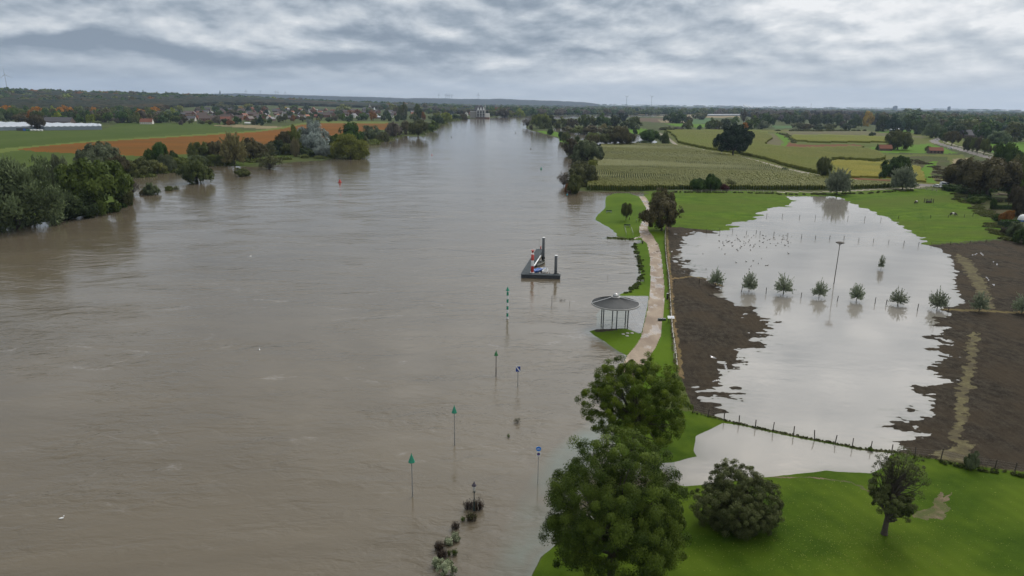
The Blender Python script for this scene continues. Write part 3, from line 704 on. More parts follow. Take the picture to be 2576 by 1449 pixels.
T = [ # kind, leaf, x, base y, width, top y, name, label
 ('willow_mid', 'grey', 48, 574, 215, 404, 'tree', 'huge grey green willow at the left edge, its crown hanging over the brown river'),
 ('willow_mid', 'grey', 152, 500, 62, 398, 'tree', 'slender grey willow top showing between the two huge riverside trees on the left'),
 ('bush_mid', 'green', 250, 534, 150, 405, 'tree', 'large dark green leafy tree right of the huge grey willow on the left bank'),
 ('bush_mid', 'dark', 180, 547, 112, 474, 'bush', 'dark thicket at the waterline between the two huge trees on the left bank'),
 ('bush_mid', 'olive', 312, 518, 40, 452, 'tree', 'small olive green tree leaning over the water at the right end of the left grove'),
 ('sparse_mid', 'greybrown', 334, 492, 34, 446, 'tree', 'nearly bare grey tree beside the left grove, standing in the flood'),
 ('bush_mid', 'grey', 252, 428, 92, 361, 'tree', 'round grey olive tree in front of the orange field behind the left grove'),
 ('bush_mid', 'brown', 303, 446, 44, 393, 'bush', 'brownish bush at the foot of the round grey olive tree'),
 ('bush_mid', 'olive', 350, 442, 66, 396, 'bush', 'wide olive bush on the flooded bay behind the left grove'),
 ('bush_mid', 'lime', 394, 436, 42, 403, 'bush', 'yellowish green bush on the shore of the left bay'),
 ('willow_mid', 'grey', 421, 432, 40, 390, 'bush', 'grey green willow bush on the shore of the left bay below two dark trees'),
 ('bush_mid', 'olive', 455, 426, 46, 396, 'bush', 'low olive bush at the right end of the left bay'),
 ('round_mid', 'dark', 406, 410, 34, 359, 'tree', 'tall dark oval tree standing in front of the orange field'),
 ('bush_mid', 'green', 381, 410, 30, 376, 'tree', 'small green cone shaped tree left of the tall dark oval one'),
 ('bush_mid', 'dark', 437, 410, 20, 379, 'tree', 'small dark tree right of the tall dark oval one'),
 ('bush_mid', 'grey', 382, 490, 34, 460, 'shrub', 'grey green shrub standing alone in the river near the bare grey tree'),
 ('bush_mid', 'brown', 362, 489, 18, 477, 'shrub', 'tiny brown shrub half drowned left of the grey green shrub in the river'),
 ('bush_mid', 'olive', 426, 479, 18, 468, 'shrub', 'tiny round shrub top poking from the river'),
 ('sparse_mid', 'olive', 444, 477, 18, 466, 'shrub', 'sparse twiggy shrub top trailing in the river current'),
 ('bush_mid', 'green', 497, 460, 72, 398, 'tree', 'dense dark green tree standing alone in the brown river'),
 ('bush_mid', 'olive', 609, 443, 34, 423, 'shrub', 'flattened olive shrub in the river below the tall feathery tree'),
 ('sparse_mid', 'olive', 678, 425, 66, 384, 'tree', 'leaning sparse willow bowed over the left riverbank'),
 ('bush_mid', 'olive', 503, 402, 50, 358, 'bush', 'olive bush in front of the orange field left of the feathery tree'),
 ('bush_mid', 'brown', 543, 400, 46, 356, 'bush', 'grey brown bush just left of the tall feathery tree'),
 ('willow_mid', 'grey', 495, 417, 50, 392, 'bush', 'low grey green bank shrub above the lone tree in the river'),
 ('willow_mid', 'olive', 543, 415, 50, 390, 'bush', 'low olive bank shrub below the grey brown bush'),
 ('bush_mid', 'brown', 637, 402, 58, 348, 'bush', 'big brown bush right of the tall feathery tree'),
 ('bush_mid', 'olive', 676, 392, 34, 359, 'bush', 'green bush between the big brown bush and the silver poplar'),
 ('bush_mid', 'dark', 697, 388, 38, 353, 'bush', 'dark green bush left of the silver poplar'),
 ('bush_mid', 'olive', 727, 390, 34, 361, 'bush', 'olive bush at the foot of the brownish tree beside the silver poplar'),
 ('round_mid', 'brown', 719, 386, 38, 332, 'tree', 'brownish round tree two crowns left of the silver poplar'),
 ('bush_mid', 'olive', 747, 386, 34, 317, 'tree', 'olive tree pressed against the left side of the silver poplar'),
 ('bush_mid', 'silver', 786, 384, 78, 306, 'tree', 'large silver white poplar on the left riverbank'),
 ('feather_mid', 'tan', 745, 394, 20, 349, 'shrub', 'narrow upright tan shrub at the foot of the silver poplar'),
 ('willow_mid', 'silver', 813, 393, 56, 367, 'bush', 'low silvery willow bush at the right foot of the silver poplar'),
 ('bush_mid', 'dark', 772, 394, 34, 373, 'bush', 'dark low bush directly under the silver poplar'),
 ('willow_mid', 'lime', 882, 399, 80, 340, 'tree', 'round yellow olive willow at the waterline right of the silver poplar'),
 ('round_mid', 'dark', 884, 370, 52, 310, 'tree', 'dark round tree against the orange field above the yellow olive willow'),
 ('bush_mid', 'green', 848, 374, 40, 338, 'bush', 'green bush between the silver poplar and the dark round tree'),
 ('bush_mid', 'olive', 906, 367, 40, 338, 'bush', 'grey green bush right of the yellow olive willow'),
 ('bush_mid', 'grey', 938, 353, 48, 317, 'bush', 'grey green bush on the bank where the orange field narrows'),
 ('bush_mid', 'olive', 962, 356, 34, 333, 'bush', 'low olive bush at the waterline right of the orange field'),
 ('bush_far', 'greybrown', 990, 347, 38, 308, 'tree', 'dark grey brown round tree at the right tip of the orange field'),
 ('bush_far', 'brown', 1020, 338, 36, 304, 'tree', 'olive brown tree behind the bank, next to the round grey brown one'),
 ('round_mid', 'olive', 1052, 345, 48, 302, 'tree', 'broad olive tree standing in the flood where the left bank curves'),
 ('bush_far', 'green', 1084, 331, 34, 303, 'tree', 'bright green tree on the curve of the left bank'),
 ('bush_far', 'dark', 1101, 314, 30, 289, 'tree', 'dark green round tree on the left bank below the village'),
 ('bush_far', 'lime', 1122, 307, 28, 283, 'tree', 'yellow green tree on the left bank near the riverside hotel'),
 ('bush_far', 'green', 1054, 302, 24, 262, 'tree', 'tall dense green tree rising above the village edge'),
 ('poplar_far', 'olive', 1014, 300, 20, 259, 'tree', 'tall olive poplar above the village right of the church'),
 ('bush_far', 'dark', 1146, 300, 28, 286, 'bush', 'dark bushes by the water left of the white gabled house'),
 ('bush_far', 'brown', 1164, 299, 22, 285, 'bush', 'brown bushes beside the white gabled house'),
 ('bush_far', 'brown', 1264, 296, 34, 275, 'tree', 'dark brown round tree over the moored white boats on the far bank'),
 ('bush_far', 'lime', 1283, 295, 16, 278, 'tree', 'narrow yellow green tree on the far bank, right of the moored boats'),
 ('bush_far', 'lime', 1308, 294, 24, 273, 'tree', 'round yellow green tree on the far bank where the river bends'),
 ('bush_far', 'olive', 1240, 293, 22, 276, 'tree', 'olive tree on the far bank right of the hotel lawn'),
 # right bank, far point and backwater
 ('sparse_mid', 'greybrown', 1326, 321, 28, 293, 'tree', 'bare brown tree standing in the river at the tip of the right bank'),
 ('round_far', 'brown', 1336, 329, 8, 315, 'tree', 'tiny tree in the river just below the bare brown one'),
 ('bush_mid', 'olive', 1360, 323, 48, 286, 'tree', 'large olive tree at the tip of the right bank'),
 ('bush_far', 'lime', 1378, 320, 18, 292, 'tree', 'yellowish crown tucked behind the large olive tree at the right bank tip'),
 ('bush_far', 'dark', 1388, 322, 20, 290, 'tree', 'dark green tree at the top of the right bank backwater'),
 ('bush_far', 'olive', 1407, 322, 32, 294, 'tree', 'olive green tree at the head of the backwater'),
 ('bush_far', 'brown', 1437, 322, 34, 298, 'tree', 'brown green tree above the backwater, between two greener ones'),
 ('bush_far', 'green', 1470, 321, 28, 288, 'tree', 'green tree above the brown scrub of the backwater'),
 ('bush_far', 'olive', 1493, 321, 24, 293, 'tree', 'olive tree behind the brown scrub of the backwater'),
 ('bush_far', 'dark', 1519, 322, 38, 286, 'tree', 'dark green broad tree behind the brown scrub'),
 ('bush_far', 'dark', 1545, 322, 30, 289, 'tree', 'dark green tree right of the broad dark one behind the scrub'),
 ('bush_far', 'conifer', 1565, 306, 26, 284, 'tree', 'very dark round tree far behind the backwater'),
 ('bush_far', 'green', 1588, 325, 50, 293, 'tree', 'wide green dark tree between backwater and bright pasture'),
 ('bush_far', 'brown', 1432, 332, 34, 317, 'bush', 'brown scrub at the left end of the backwater island'),
 ('bush_far', 'olive', 1456, 337, 38, 318, 'bush', 'olive brown scrub on the backwater island, second from its left end'),
 ('bush_far', 'brown', 1487, 338, 46, 315, 'bush', 'brown scrub in the middle of the backwater island'),
 ('bush_far', 'tan', 1517, 330, 24, 311, 'bush', 'pale tan scrub on top of the backwater island'),
 ('bush_far', 'olive', 1528, 338, 44, 317, 'bush', 'olive scrub at the right end of the backwater island'),
 ('bush_far', 'dark', 1597, 339, 11, 323, 'tree', 'small dark tree alone on the bright pasture by the backwater'),
 ('round_mid', 'olive', 1490, 367, 38, 335, 'tree', 'olive tree with visible trunk at the left end of the row above the maize'),
 ('round_mid', 'olive', 1522, 367, 38, 337, 'tree', 'olive tree in the row above the maize with water seen between its trunks'),
 ('round_mid', 'brown', 1559, 367, 56, 318, 'tree', 'tallest brown green tree of the row above the maize'),
 ('round_mid', 'olive', 1582, 366, 28, 337, 'tree', 'small olive tree right of the tallest one above the maize'),
 ('round_mid', 'dark', 1633, 364, 50, 327, 'tree', 'broad dark green tree above the maize beside the track bend'),
 ('bush_far', 'dark', 1622, 365, 36, 353, 'bush', 'dark low scrub under the broad dark tree beside the track bend'),
 ('bush_mid', 'green', 1672, 365, 21, 332, 'tree', 'upright green tree at the track bend by the maize'),
 ('bush_mid', 'dark', 1384.5, 338.5, 15, 323, 'bush', 'trimmed dark green bush standing in the river off the right bank'),
 ('bush_mid', 'dark', 1411, 354, 13, 331, 'tree', 'narrow dark green tree on the right bank'),
 ('bush_mid', 'olive', 1423, 358, 22, 332, 'tree', 'small olive tree beside the narrow dark one on the right bank'),
 ('bush_mid', 'green', 1451, 358, 14, 341, 'bush', 'small round green bush against the backwater'),
 ('round_mid', 'brown', 1491, 370, 36, 341, 'tree', 'autumn brown tree behind the large grey green one on the right bank'),
 ('bush_mid', 'brown', 1441, 392, 46, 349, 'bush', 'brown green bush overhanging the river left of the large grey green tree'),
 ('bush_mid', 'grey', 1478, 410, 70, 355, 'tree', 'large grey green tree between river and maize on the right bank'),
 ('bush_mid', 'lime', 1490, 422, 24, 402, 'bush', 'small yellow green bush at the maize corner on the right bank'),
 ('bush_mid', 'olive', 1466, 462, 72, 408, 'tree', 'big olive brown tree at the lower end of the right bank grove'),
 ('bush_mid', 'green', 1467, 455, 28, 413, 'bush', 'darker green bush inside the lower right bank grove'),
 ('sparse_mid', 'greybrown', 1418, 469, 32, 432, 'bush', 'sparse grey bush leaning out over the river'),
 ('round_mid', 'olive', 1447, 487, 42, 440, 'tree', 'small olive tree with thin dark trunk in the water at the maize corner'),
 ('bush_mid', 'rust', 1436, 483, 34, 463, 'bush', 'rust red bush at the water beside the small tree with dark trunk'),
 # middle distance, right
 ('oak_mid', 'conifer', 1843, 392.5, 90, 315, 'tree', 'big dark oak standing alone beside the track in the maize'),
 ('bush_far', 'dark', 1686, 309, 36, 283, 'tree', 'dark tree clump on the left of the brown field'),
 ('bush_far', 'dark', 1708, 310, 34, 279, 'tree', 'tallest dark tree behind the brown field'),
 ('bush_far', 'brown', 1730, 308, 22, 292, 'tree', 'small brown tree at the edge of the blue green field'),
 ('bush_far', 'olive', 1760, 301, 34, 283, 'tree', 'olive dome shaped tree group on the tan far field'),
 ('bush_far', 'olive', 1729, 327, 26, 301, 'tree', 'olive tree in the hedge below the brown field'),
 ('bush_far', 'green', 1785, 327, 26, 297, 'tree', 'green tree left of a darker one in the hedge near the lone oak'),
 ('bush_far', 'olive', 1806, 326, 22, 303, 'tree', 'pale olive tree in the hedge near the lone oak'),
 ('bush_far', 'dark', 1824, 325, 24, 298, 'tree', 'dark green tree in the hedge just above the lone oak'),
 ('bush_far', 'green', 1847, 313, 24, 292, 'tree', 'green tree behind the lone oak'),
 ('sparse_mid', 'brown', 1870, 312, 20, 272, 'tree', 'tall bare brown tree rising above the hedge right of the lone oak'),
 ('bush_far', 'green', 1889, 326, 34, 291, 'tree', 'green tree in front of the tall bare one'),
 ('bush_far', 'orange', 1873, 326, 16, 308, 'bush', 'small orange bush in front of the tall bare tree'),
 ('bush_far', 'grey', 1918, 325, 28, 303, 'tree', 'low grey green round tree right of the lone oak'),
 ('bush_far', 'dark', 1930, 321, 36, 287, 'tree', 'dark tree behind the low grey green round one'),
 ('bush_far', 'dark', 1759, 326, 12, 314, 'bush', 'small dark bush on the far meadow'),
 ('bush_far', 'olive', 1677, 328, 30, 318, 'bush', 'low olive hedge bush at the left end of the far hedge'),
 ('bush_far', 'brown', 1704, 328, 30, 319, 'bush', 'low brown hedge bush of the far hedge'),
 ('bush_far', 'dark', 1978, 312, 22, 289, 'tree', 'small dark tree at the left of the far oak row'),
 ('bush_far', 'dark', 2004, 314, 38, 285, 'tree', 'broad dark oak, first of the far oak row'),
 ('bush_far', 'dark', 2050, 316, 32, 288, 'tree', 'dark oak, second of the far oak row'),
 ('bush_far', 'dark', 2079, 316, 32, 287, 'tree', 'dark oak, third of the far oak row'),
 ('bush_far', 'dark', 2106, 316, 26, 289, 'tree', 'dark oak, fourth of the far oak row'),
 ('bush_far', 'dark', 2148, 322, 32, 289, 'tree', 'dark oak at the right end of the far oak row'),
 ('bush_far', 'brown', 2122, 322, 20, 303, 'tree', 'autumn brown tree between the far oaks'),
 ('bush_far', 'olive', 2008, 324, 30, 308, 'bush', 'olive scrub in front of the first far oak'),
 ('bush_far', 'brown', 2034, 326, 30, 311, 'bush', 'brown scrub in front of the second far oak'),
 ('bush_far', 'dark', 2060, 328, 24, 312, 'bush', 'dark scrub in front of the third far oak'),
 ('bush_far', 'olive', 2088, 327, 30, 311, 'bush', 'olive scrub in front of the fourth far oak'),
 ('bush_far', 'dark', 2128, 327, 24, 309, 'bush', 'dark round scrub at the end of the far oak row'),
 ('round_mid', 'olive', 2070, 451, 32, 397, 'tree', 'slim young tree between the maize track and the yellow field'),
 ('bush_mid', 'dark', 1755, 480, 38, 450, 'bush', 'dark round bush at the lower maize edge'),
 ('bush_mid', 'dark', 1789, 480, 38, 438, 'bush', 'taller dark green bush at the lower maize edge'),
 ('sparse_mid', 'olive', 1837, 474, 26, 449, 'shrub', 'sparse olive shrub growing in the lower maize edge'),
 ('bush_mid', 'red', 1822, 479, 20, 463, 'shrub', 'dark red shrub at the lower maize edge'),
 ('bush_mid', 'grey', 1973, 433, 18, 422, 'shrub', 'grey shrub beside the maize track'),
 ('bush_far', 'yellow', 2183, 318, 26, 280, 'tree', 'golden yellow tree in front of the dark wood'),
 ('bush_far', 'conifer', 2203, 314, 18, 286, 'tree', 'very dark tree right of the golden one'),
 ('bush_mid', 'olive', 2257, 377, 60, 329, 'tree', 'broad green tree over the little red roofed barn'),
 ('conifer_far', 'dark', 2205.5, 380, 8, 362, 'tree', 'slim dark conical tree by the red roofed barn'),
 ('bush_far', 'dark', 2194, 344, 15, 332, 'bush', 'small dark bush in the grey green field strip'),
 ('bush_far', 'olive', 2333, 383, 13, 367, 'bush', 'small round tree beside the brick shed'),
 ('oak_mid', 'dark', 2248, 458, 72, 394, 'tree', 'dark oak at the corner of the yellow field'),
 # wood right
 ('bush_far', 'dark', 2222, 331, 40, 290, 'tree', 'dark tree at the left corner of the wood behind the fields'),
 ('bush_far', 'conifer', 2252, 332, 46, 288, 'tree', 'very dark tree, second from the left corner of the wood'),
 ('bush_far', 'dark', 2284, 331, 42, 287, 'tree', 'dark tree in the front of the wood above the bright strip'),
 ('bush_far', 'dark', 2313, 338, 36, 303, 'tree', 'dark tree at the wood edge left of the road bend'),
 ('bush_mid', 'grey', 2344, 347, 40, 303, 'tree', 'grey olive tree at the road bend'),
 ('bush_far', 'dark', 2368, 352, 26, 322, 'tree', 'dark tree behind the road bend'),
 ('bush_far', 'dark', 2392, 346, 60, 305, 'tree', 'dark broad tree of the wood beyond the road bend'),
 ('bush_far', 'olive', 2440, 340, 60, 298, 'tree', 'olive crown of the wood behind the grey farmhouse'),
 ('bush_far', 'dark', 2480, 352, 52, 306, 'tree', 'dark crown of the wood right of the grey farmhouse'),
 ('bush_mid', 'grey', 2511, 362, 50, 330, 'tree', 'grey green round tree right of the grey farmhouse'),
 ('bush_far', 'olive', 2555, 356, 60, 308, 'tree', 'olive crown of the wood near the right edge'),
 ('bush_far', 'dark', 2600, 362, 60, 312, 'tree', 'dark crown of the wood cut by the right edge'),
 ('bush_mid', 'brown', 2465, 478, 0, 0, '', ''),
 ('round_mid', 'olive', 2375, 362, 15, 334, 'tree', 'first roadside tree after the bend, thin crown'),
 ('round_mid', 'brown', 2394, 366, 32, 331, 'tree', 'broad brown green roadside tree, nearest to the bend'),
 ('round_mid', 'olive', 2433, 381, 22, 344, 'tree', 'slim roadside tree, left one of the row of five'),
 ('round_mid', 'olive', 2446, 383, 17, 347, 'tree', 'slim roadside tree, second of the row of five'),
 ('round_mid', 'brown', 2458, 387, 18, 347, 'tree', 'slim roadside tree, middle of the row of five'),
 ('round_mid', 'olive', 2474, 390, 22, 350, 'tree', 'slim roadside tree, fourth of the row of five'),
 ('round_mid', 'brown', 2488, 386, 12, 367, 'tree', 'smallest roadside tree of the row of five'),
 ('round_mid', 'olive', 2506, 390, 18, 362, 'tree', 'roadside tree left of the big dark one by the road'),
 ('bush_mid', 'dark', 2528, 452, 76, 362, 'tree', 'big dark tree hiding the road at the right'),
 ('bush_mid', 'olive', 2570, 468, 60, 388, 'tree', 'olive tree right of the big dark one at the right edge'),
 ('bush_mid', 'brown', 2428, 474, 96, 404, 'tree', 'wide brown green tree above the parked white cars'),
 ('round_mid', 'brown', 2480, 497, 124, 400, 'tree', 'huge brown green round tree with a short trunk by the garden lawn'),
 ('bush_mid', 'green', 2566, 500, 60, 432, 'tree', 'mid green tree at the right edge above the garden'),
 ('bush_mid', 'brown', 2562, 545, 52, 470, 'tree', 'brown green tree at the right edge beside the garden hedges'),
 ('bush_mid', 'dark', 2395, 480, 44, 464, 'bush', 'dark green bush right below the parked white van'),
 ('bush_mid', 'dark', 2425, 487, 40, 468, 'bush', 'dark bush at the foot of the wide brown green tree'),
 ('bush_mid', 'green', 2456, 512, 36, 494, 'bush', 'green bush at the left corner of the garden'),
 ('bush_mid', 'rust', 2531, 560, 30, 530, 'bush', 'orange brown bush in the garden at the right'),
 ('bush_mid', 'dark', 2497, 527, 14, 500, 'bush', 'small dark upright bush at the garden corner'),
 ('bush_mid', 'dark', 2508, 556, 20, 538, 'bush', 'dark bush left of the orange brown one'),
 ('bush_mid', 'grey', 2552, 596, 36, 560, 'bush', 'grey green bush below the dark garden hedge'),
 ('bush_mid', 'dark', 2574, 612, 40, 572, 'bush', 'very dark bush at the right edge above the ploughed field'),
 ('bush_mid', 'brown', 2535, 590, 30, 572, 'bush', 'brown low bush at the meadow corner'),
 # park
 ('round_mid', 'olive', 1574.5, 554.5, 25, 512, 'tree', 'young tree on the park lawn between two benches'),
 ('bush_mid', 'brown', 1667, 533, 62, 476, 'tree', 'round brown tree behind, of the pair beside the path'),
 ('round_mid', 'brown', 1664, 580, 88, 503, 'tree', 'round dark tree in front, of the pair beside the path, with crooked trunk'),
 ('bush_mid', 'grey', 2442, 1178, 30, 1138, 'tree', 'thin sapling by the lawn fence left of the right edge'),
]
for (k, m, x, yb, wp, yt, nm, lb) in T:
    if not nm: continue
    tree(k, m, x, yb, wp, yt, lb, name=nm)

# ---------------------------------------------------------------- the four trees close to the camera, each with its own leaves
def big_tree(px, yb, lobes, nclump, nleaf, csize, lsize, mat, label, r0, hf, seed, nb=30, name='tree', **kw):
    b = grd(px, yb); b.z -= 0.05
    cm, cl = crown_mesh('crown', lobes, nclump, nleaf, csize, lsize, seed, **kw)
    e = empty(name, b, 0, label=label, category='tree' if name == 'tree' else 'bush')
    inst(cm, 'crown' if name == 'tree' else 'foliage', e, MATS['leaf_' + mat])
    g = np.random.default_rng(seed)
    P = [[(0, 0, -0.3, r0 * 1.4), (0, 0, 0.5, r0), (0.05, 0.05, hf, r0 * .8), (0.1, 0, hf * 1.7, r0 * .5), (0.0, 0, hf * 2.6, r0 * .25)]]
    for i in g.choice(len(cl), nb, replace=False):
        c = cl[i]; s = np.array([0.05, 0, hf * g.uniform(0.75, 1.9)])
        m1 = s * .65 + c * .35 + g.normal(size=3) * .25; m2 = s * .3 + c * .7 + g.normal(size=3) * .3
        P.append([(*s, r0 * .42), (*m1, r0 * .26), (*m2, r0 * .13), (*c, r0 * .04)])
    v, f = tubes(P, 8)
    inst(mesh_np('trunk', v, f, MATS['bark'], True), 'trunk' if name == 'tree' else 'stem', e)
    return e
def L(*a): return a
# sizes from the photograph
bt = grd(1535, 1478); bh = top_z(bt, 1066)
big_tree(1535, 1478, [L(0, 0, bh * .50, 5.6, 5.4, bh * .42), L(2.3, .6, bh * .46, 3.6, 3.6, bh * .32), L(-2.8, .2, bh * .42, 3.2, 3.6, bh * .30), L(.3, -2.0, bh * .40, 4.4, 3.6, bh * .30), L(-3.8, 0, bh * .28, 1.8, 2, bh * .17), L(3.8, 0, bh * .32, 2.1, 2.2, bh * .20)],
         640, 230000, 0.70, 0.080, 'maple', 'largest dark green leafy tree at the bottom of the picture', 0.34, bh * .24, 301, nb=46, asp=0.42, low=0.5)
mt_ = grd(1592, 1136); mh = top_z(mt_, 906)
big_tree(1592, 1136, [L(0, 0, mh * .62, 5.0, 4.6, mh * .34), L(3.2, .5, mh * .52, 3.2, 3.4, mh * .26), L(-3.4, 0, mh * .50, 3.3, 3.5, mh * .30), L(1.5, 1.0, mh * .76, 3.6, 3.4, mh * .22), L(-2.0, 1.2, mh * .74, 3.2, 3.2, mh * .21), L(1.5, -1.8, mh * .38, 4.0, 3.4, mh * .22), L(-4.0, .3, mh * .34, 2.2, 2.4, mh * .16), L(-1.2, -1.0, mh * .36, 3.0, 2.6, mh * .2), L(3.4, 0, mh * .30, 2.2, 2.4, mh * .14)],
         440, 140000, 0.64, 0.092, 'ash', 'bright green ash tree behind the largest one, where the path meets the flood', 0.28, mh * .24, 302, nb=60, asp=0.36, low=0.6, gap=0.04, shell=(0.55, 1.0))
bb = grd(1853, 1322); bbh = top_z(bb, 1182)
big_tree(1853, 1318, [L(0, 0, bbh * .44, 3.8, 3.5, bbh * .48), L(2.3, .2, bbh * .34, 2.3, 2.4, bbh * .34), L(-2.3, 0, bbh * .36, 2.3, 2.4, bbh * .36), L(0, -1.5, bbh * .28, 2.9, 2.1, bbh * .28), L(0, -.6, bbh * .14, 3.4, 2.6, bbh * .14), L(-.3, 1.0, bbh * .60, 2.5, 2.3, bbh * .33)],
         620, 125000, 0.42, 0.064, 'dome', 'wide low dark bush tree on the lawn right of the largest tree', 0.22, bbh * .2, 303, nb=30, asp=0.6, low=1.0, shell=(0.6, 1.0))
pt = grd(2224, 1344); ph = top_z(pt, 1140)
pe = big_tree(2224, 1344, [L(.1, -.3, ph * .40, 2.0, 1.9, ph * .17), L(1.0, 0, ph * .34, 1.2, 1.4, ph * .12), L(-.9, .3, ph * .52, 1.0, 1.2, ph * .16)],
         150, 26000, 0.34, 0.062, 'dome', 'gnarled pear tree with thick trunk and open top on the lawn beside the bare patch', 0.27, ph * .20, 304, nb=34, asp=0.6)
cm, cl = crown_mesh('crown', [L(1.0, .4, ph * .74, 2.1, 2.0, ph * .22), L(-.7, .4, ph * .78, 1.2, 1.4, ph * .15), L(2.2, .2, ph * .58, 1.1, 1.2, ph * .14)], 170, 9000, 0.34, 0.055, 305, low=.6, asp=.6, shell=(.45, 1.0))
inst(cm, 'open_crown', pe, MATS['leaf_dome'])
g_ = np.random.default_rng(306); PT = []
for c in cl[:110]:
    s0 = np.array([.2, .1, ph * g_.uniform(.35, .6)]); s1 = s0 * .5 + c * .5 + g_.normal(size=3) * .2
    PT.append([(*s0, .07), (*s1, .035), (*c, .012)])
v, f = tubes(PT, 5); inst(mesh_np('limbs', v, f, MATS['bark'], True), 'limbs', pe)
# ---------------------------------------------------------------- mesh builder for made things
class MB:
    def __init__(s): s.v = []; s.f = []; s.m = []
    def add(s, vs, fs, mi=0):
        o = len(s.v); s.v += [tuple(map(float, p)) for p in vs]; s.f += [tuple(o + i for i in f) for f in fs]; s.m += [mi] * len(fs); return s
    def box(s, c, d, rz=0.0, mi=0, taper=1.0, bev=0.0):
        cx, cy, cz = c; dx, dy, dz = (k / 2 for k in d); P = []
        for z, k in ((-dz, 1), (dz, taper)):
            for x, y in ((-dx, -dy), (dx, -dy), (dx, dy), (-dx, dy)):
                x, y = x * k, y * k
                P.append((cx + x * math.cos(rz) - y * math.sin(rz), cy + x * math.sin(rz) + y * math.cos(rz), cz + z))
        return s.add(P, [(3, 2, 1, 0), (4, 5, 6, 7), (0, 1, 5, 4), (1, 2, 6, 5), (2, 3, 7, 6), (3, 0, 4, 7)], mi)
    def lathe(s, prof, c=(0, 0, 0), n=20, mi=0, mis=None):
        base = []
        for r, z in prof:
            for k in range(n): base.append((c[0] + r * math.cos(2 * PI * k / n), c[1] + r * math.sin(2 * PI * k / n), c[2] + z))
        F = []; ms = []
        o = len(s.v)
        for i in range(len(prof) - 1):
            for k in range(n):
                F.append((i * n + k, i * n + (k + 1) % n, (i + 1) * n + (k + 1) % n, (i + 1) * n + k)); ms.append(mis[i] if mis else mi)
        F.append(tuple(range(n))[::-1]); ms.append(ms[0]); F.append(tuple((len(prof) - 1) * n + k for k in range(n))); ms.append(ms[-2] if len(ms) > 1 else mi)
        s.v += base; s.f += [tuple(o + i for i in f) for f in F]; s.m += ms
        return s
    def rod(s, a, b, r0, r1=None, n=8, mi=0):
        r1 = r0 if r1 is None else r1
        a, b = Vector(a), Vector(b); d = (b - a).normalized()
        x = d.orthogonal().normalized(); y = d.cross(x)
        P = [tuple(p + (x * math.cos(2 * PI * k / n) + y * math.sin(2 * PI * k / n)) * r) for p, r in ((a, r0), (b, r1)) for k in range(n)]
        F = [(k, (k + 1) % n, n + (k + 1) % n, n + k) for k in range(n)] + [tuple(range(n))[::-1], tuple(range(n, 2 * n))]
        return s.add(P, F, mi)
    def build(s, name, mats, parent=None, smooth=False, **props):
        me = bpy.data.meshes.new(name); me.from_pydata(s.v, [], s.f)
        for m in (mats if isinstance(mats, (list, tuple)) else [mats]): me.materials.append(MATS[m] if isinstance(m, str) else m)
        me.polygons.foreach_set('material_index', s.m)
        if smooth: me.polygons.foreach_set('use_smooth', [True] * len(s.f))
        me.update()
        o = bpy.data.objects.new(name, me); C.objects.link(o)
        if parent is not None: o.parent = parent
        for k, v in props.items(): o[k] = v
        return o
def copy_tree(o, parent=None):
    c = o.copy(); C.objects.link(c)
    if parent is not None: c.parent = parent
    for ch in [x for x in KIDS.get(o.name, [])]: copy_tree(ch, c)
    return c
KIDS = {}
def remember(root):
    """note the children of a thing so that it can be copied"""
    def rec(o):
        KIDS[o.name] = [c for c in bpy.data.objects if c.parent == o]
        for c in KIDS[o.name]: rec(c)
    rec(root)
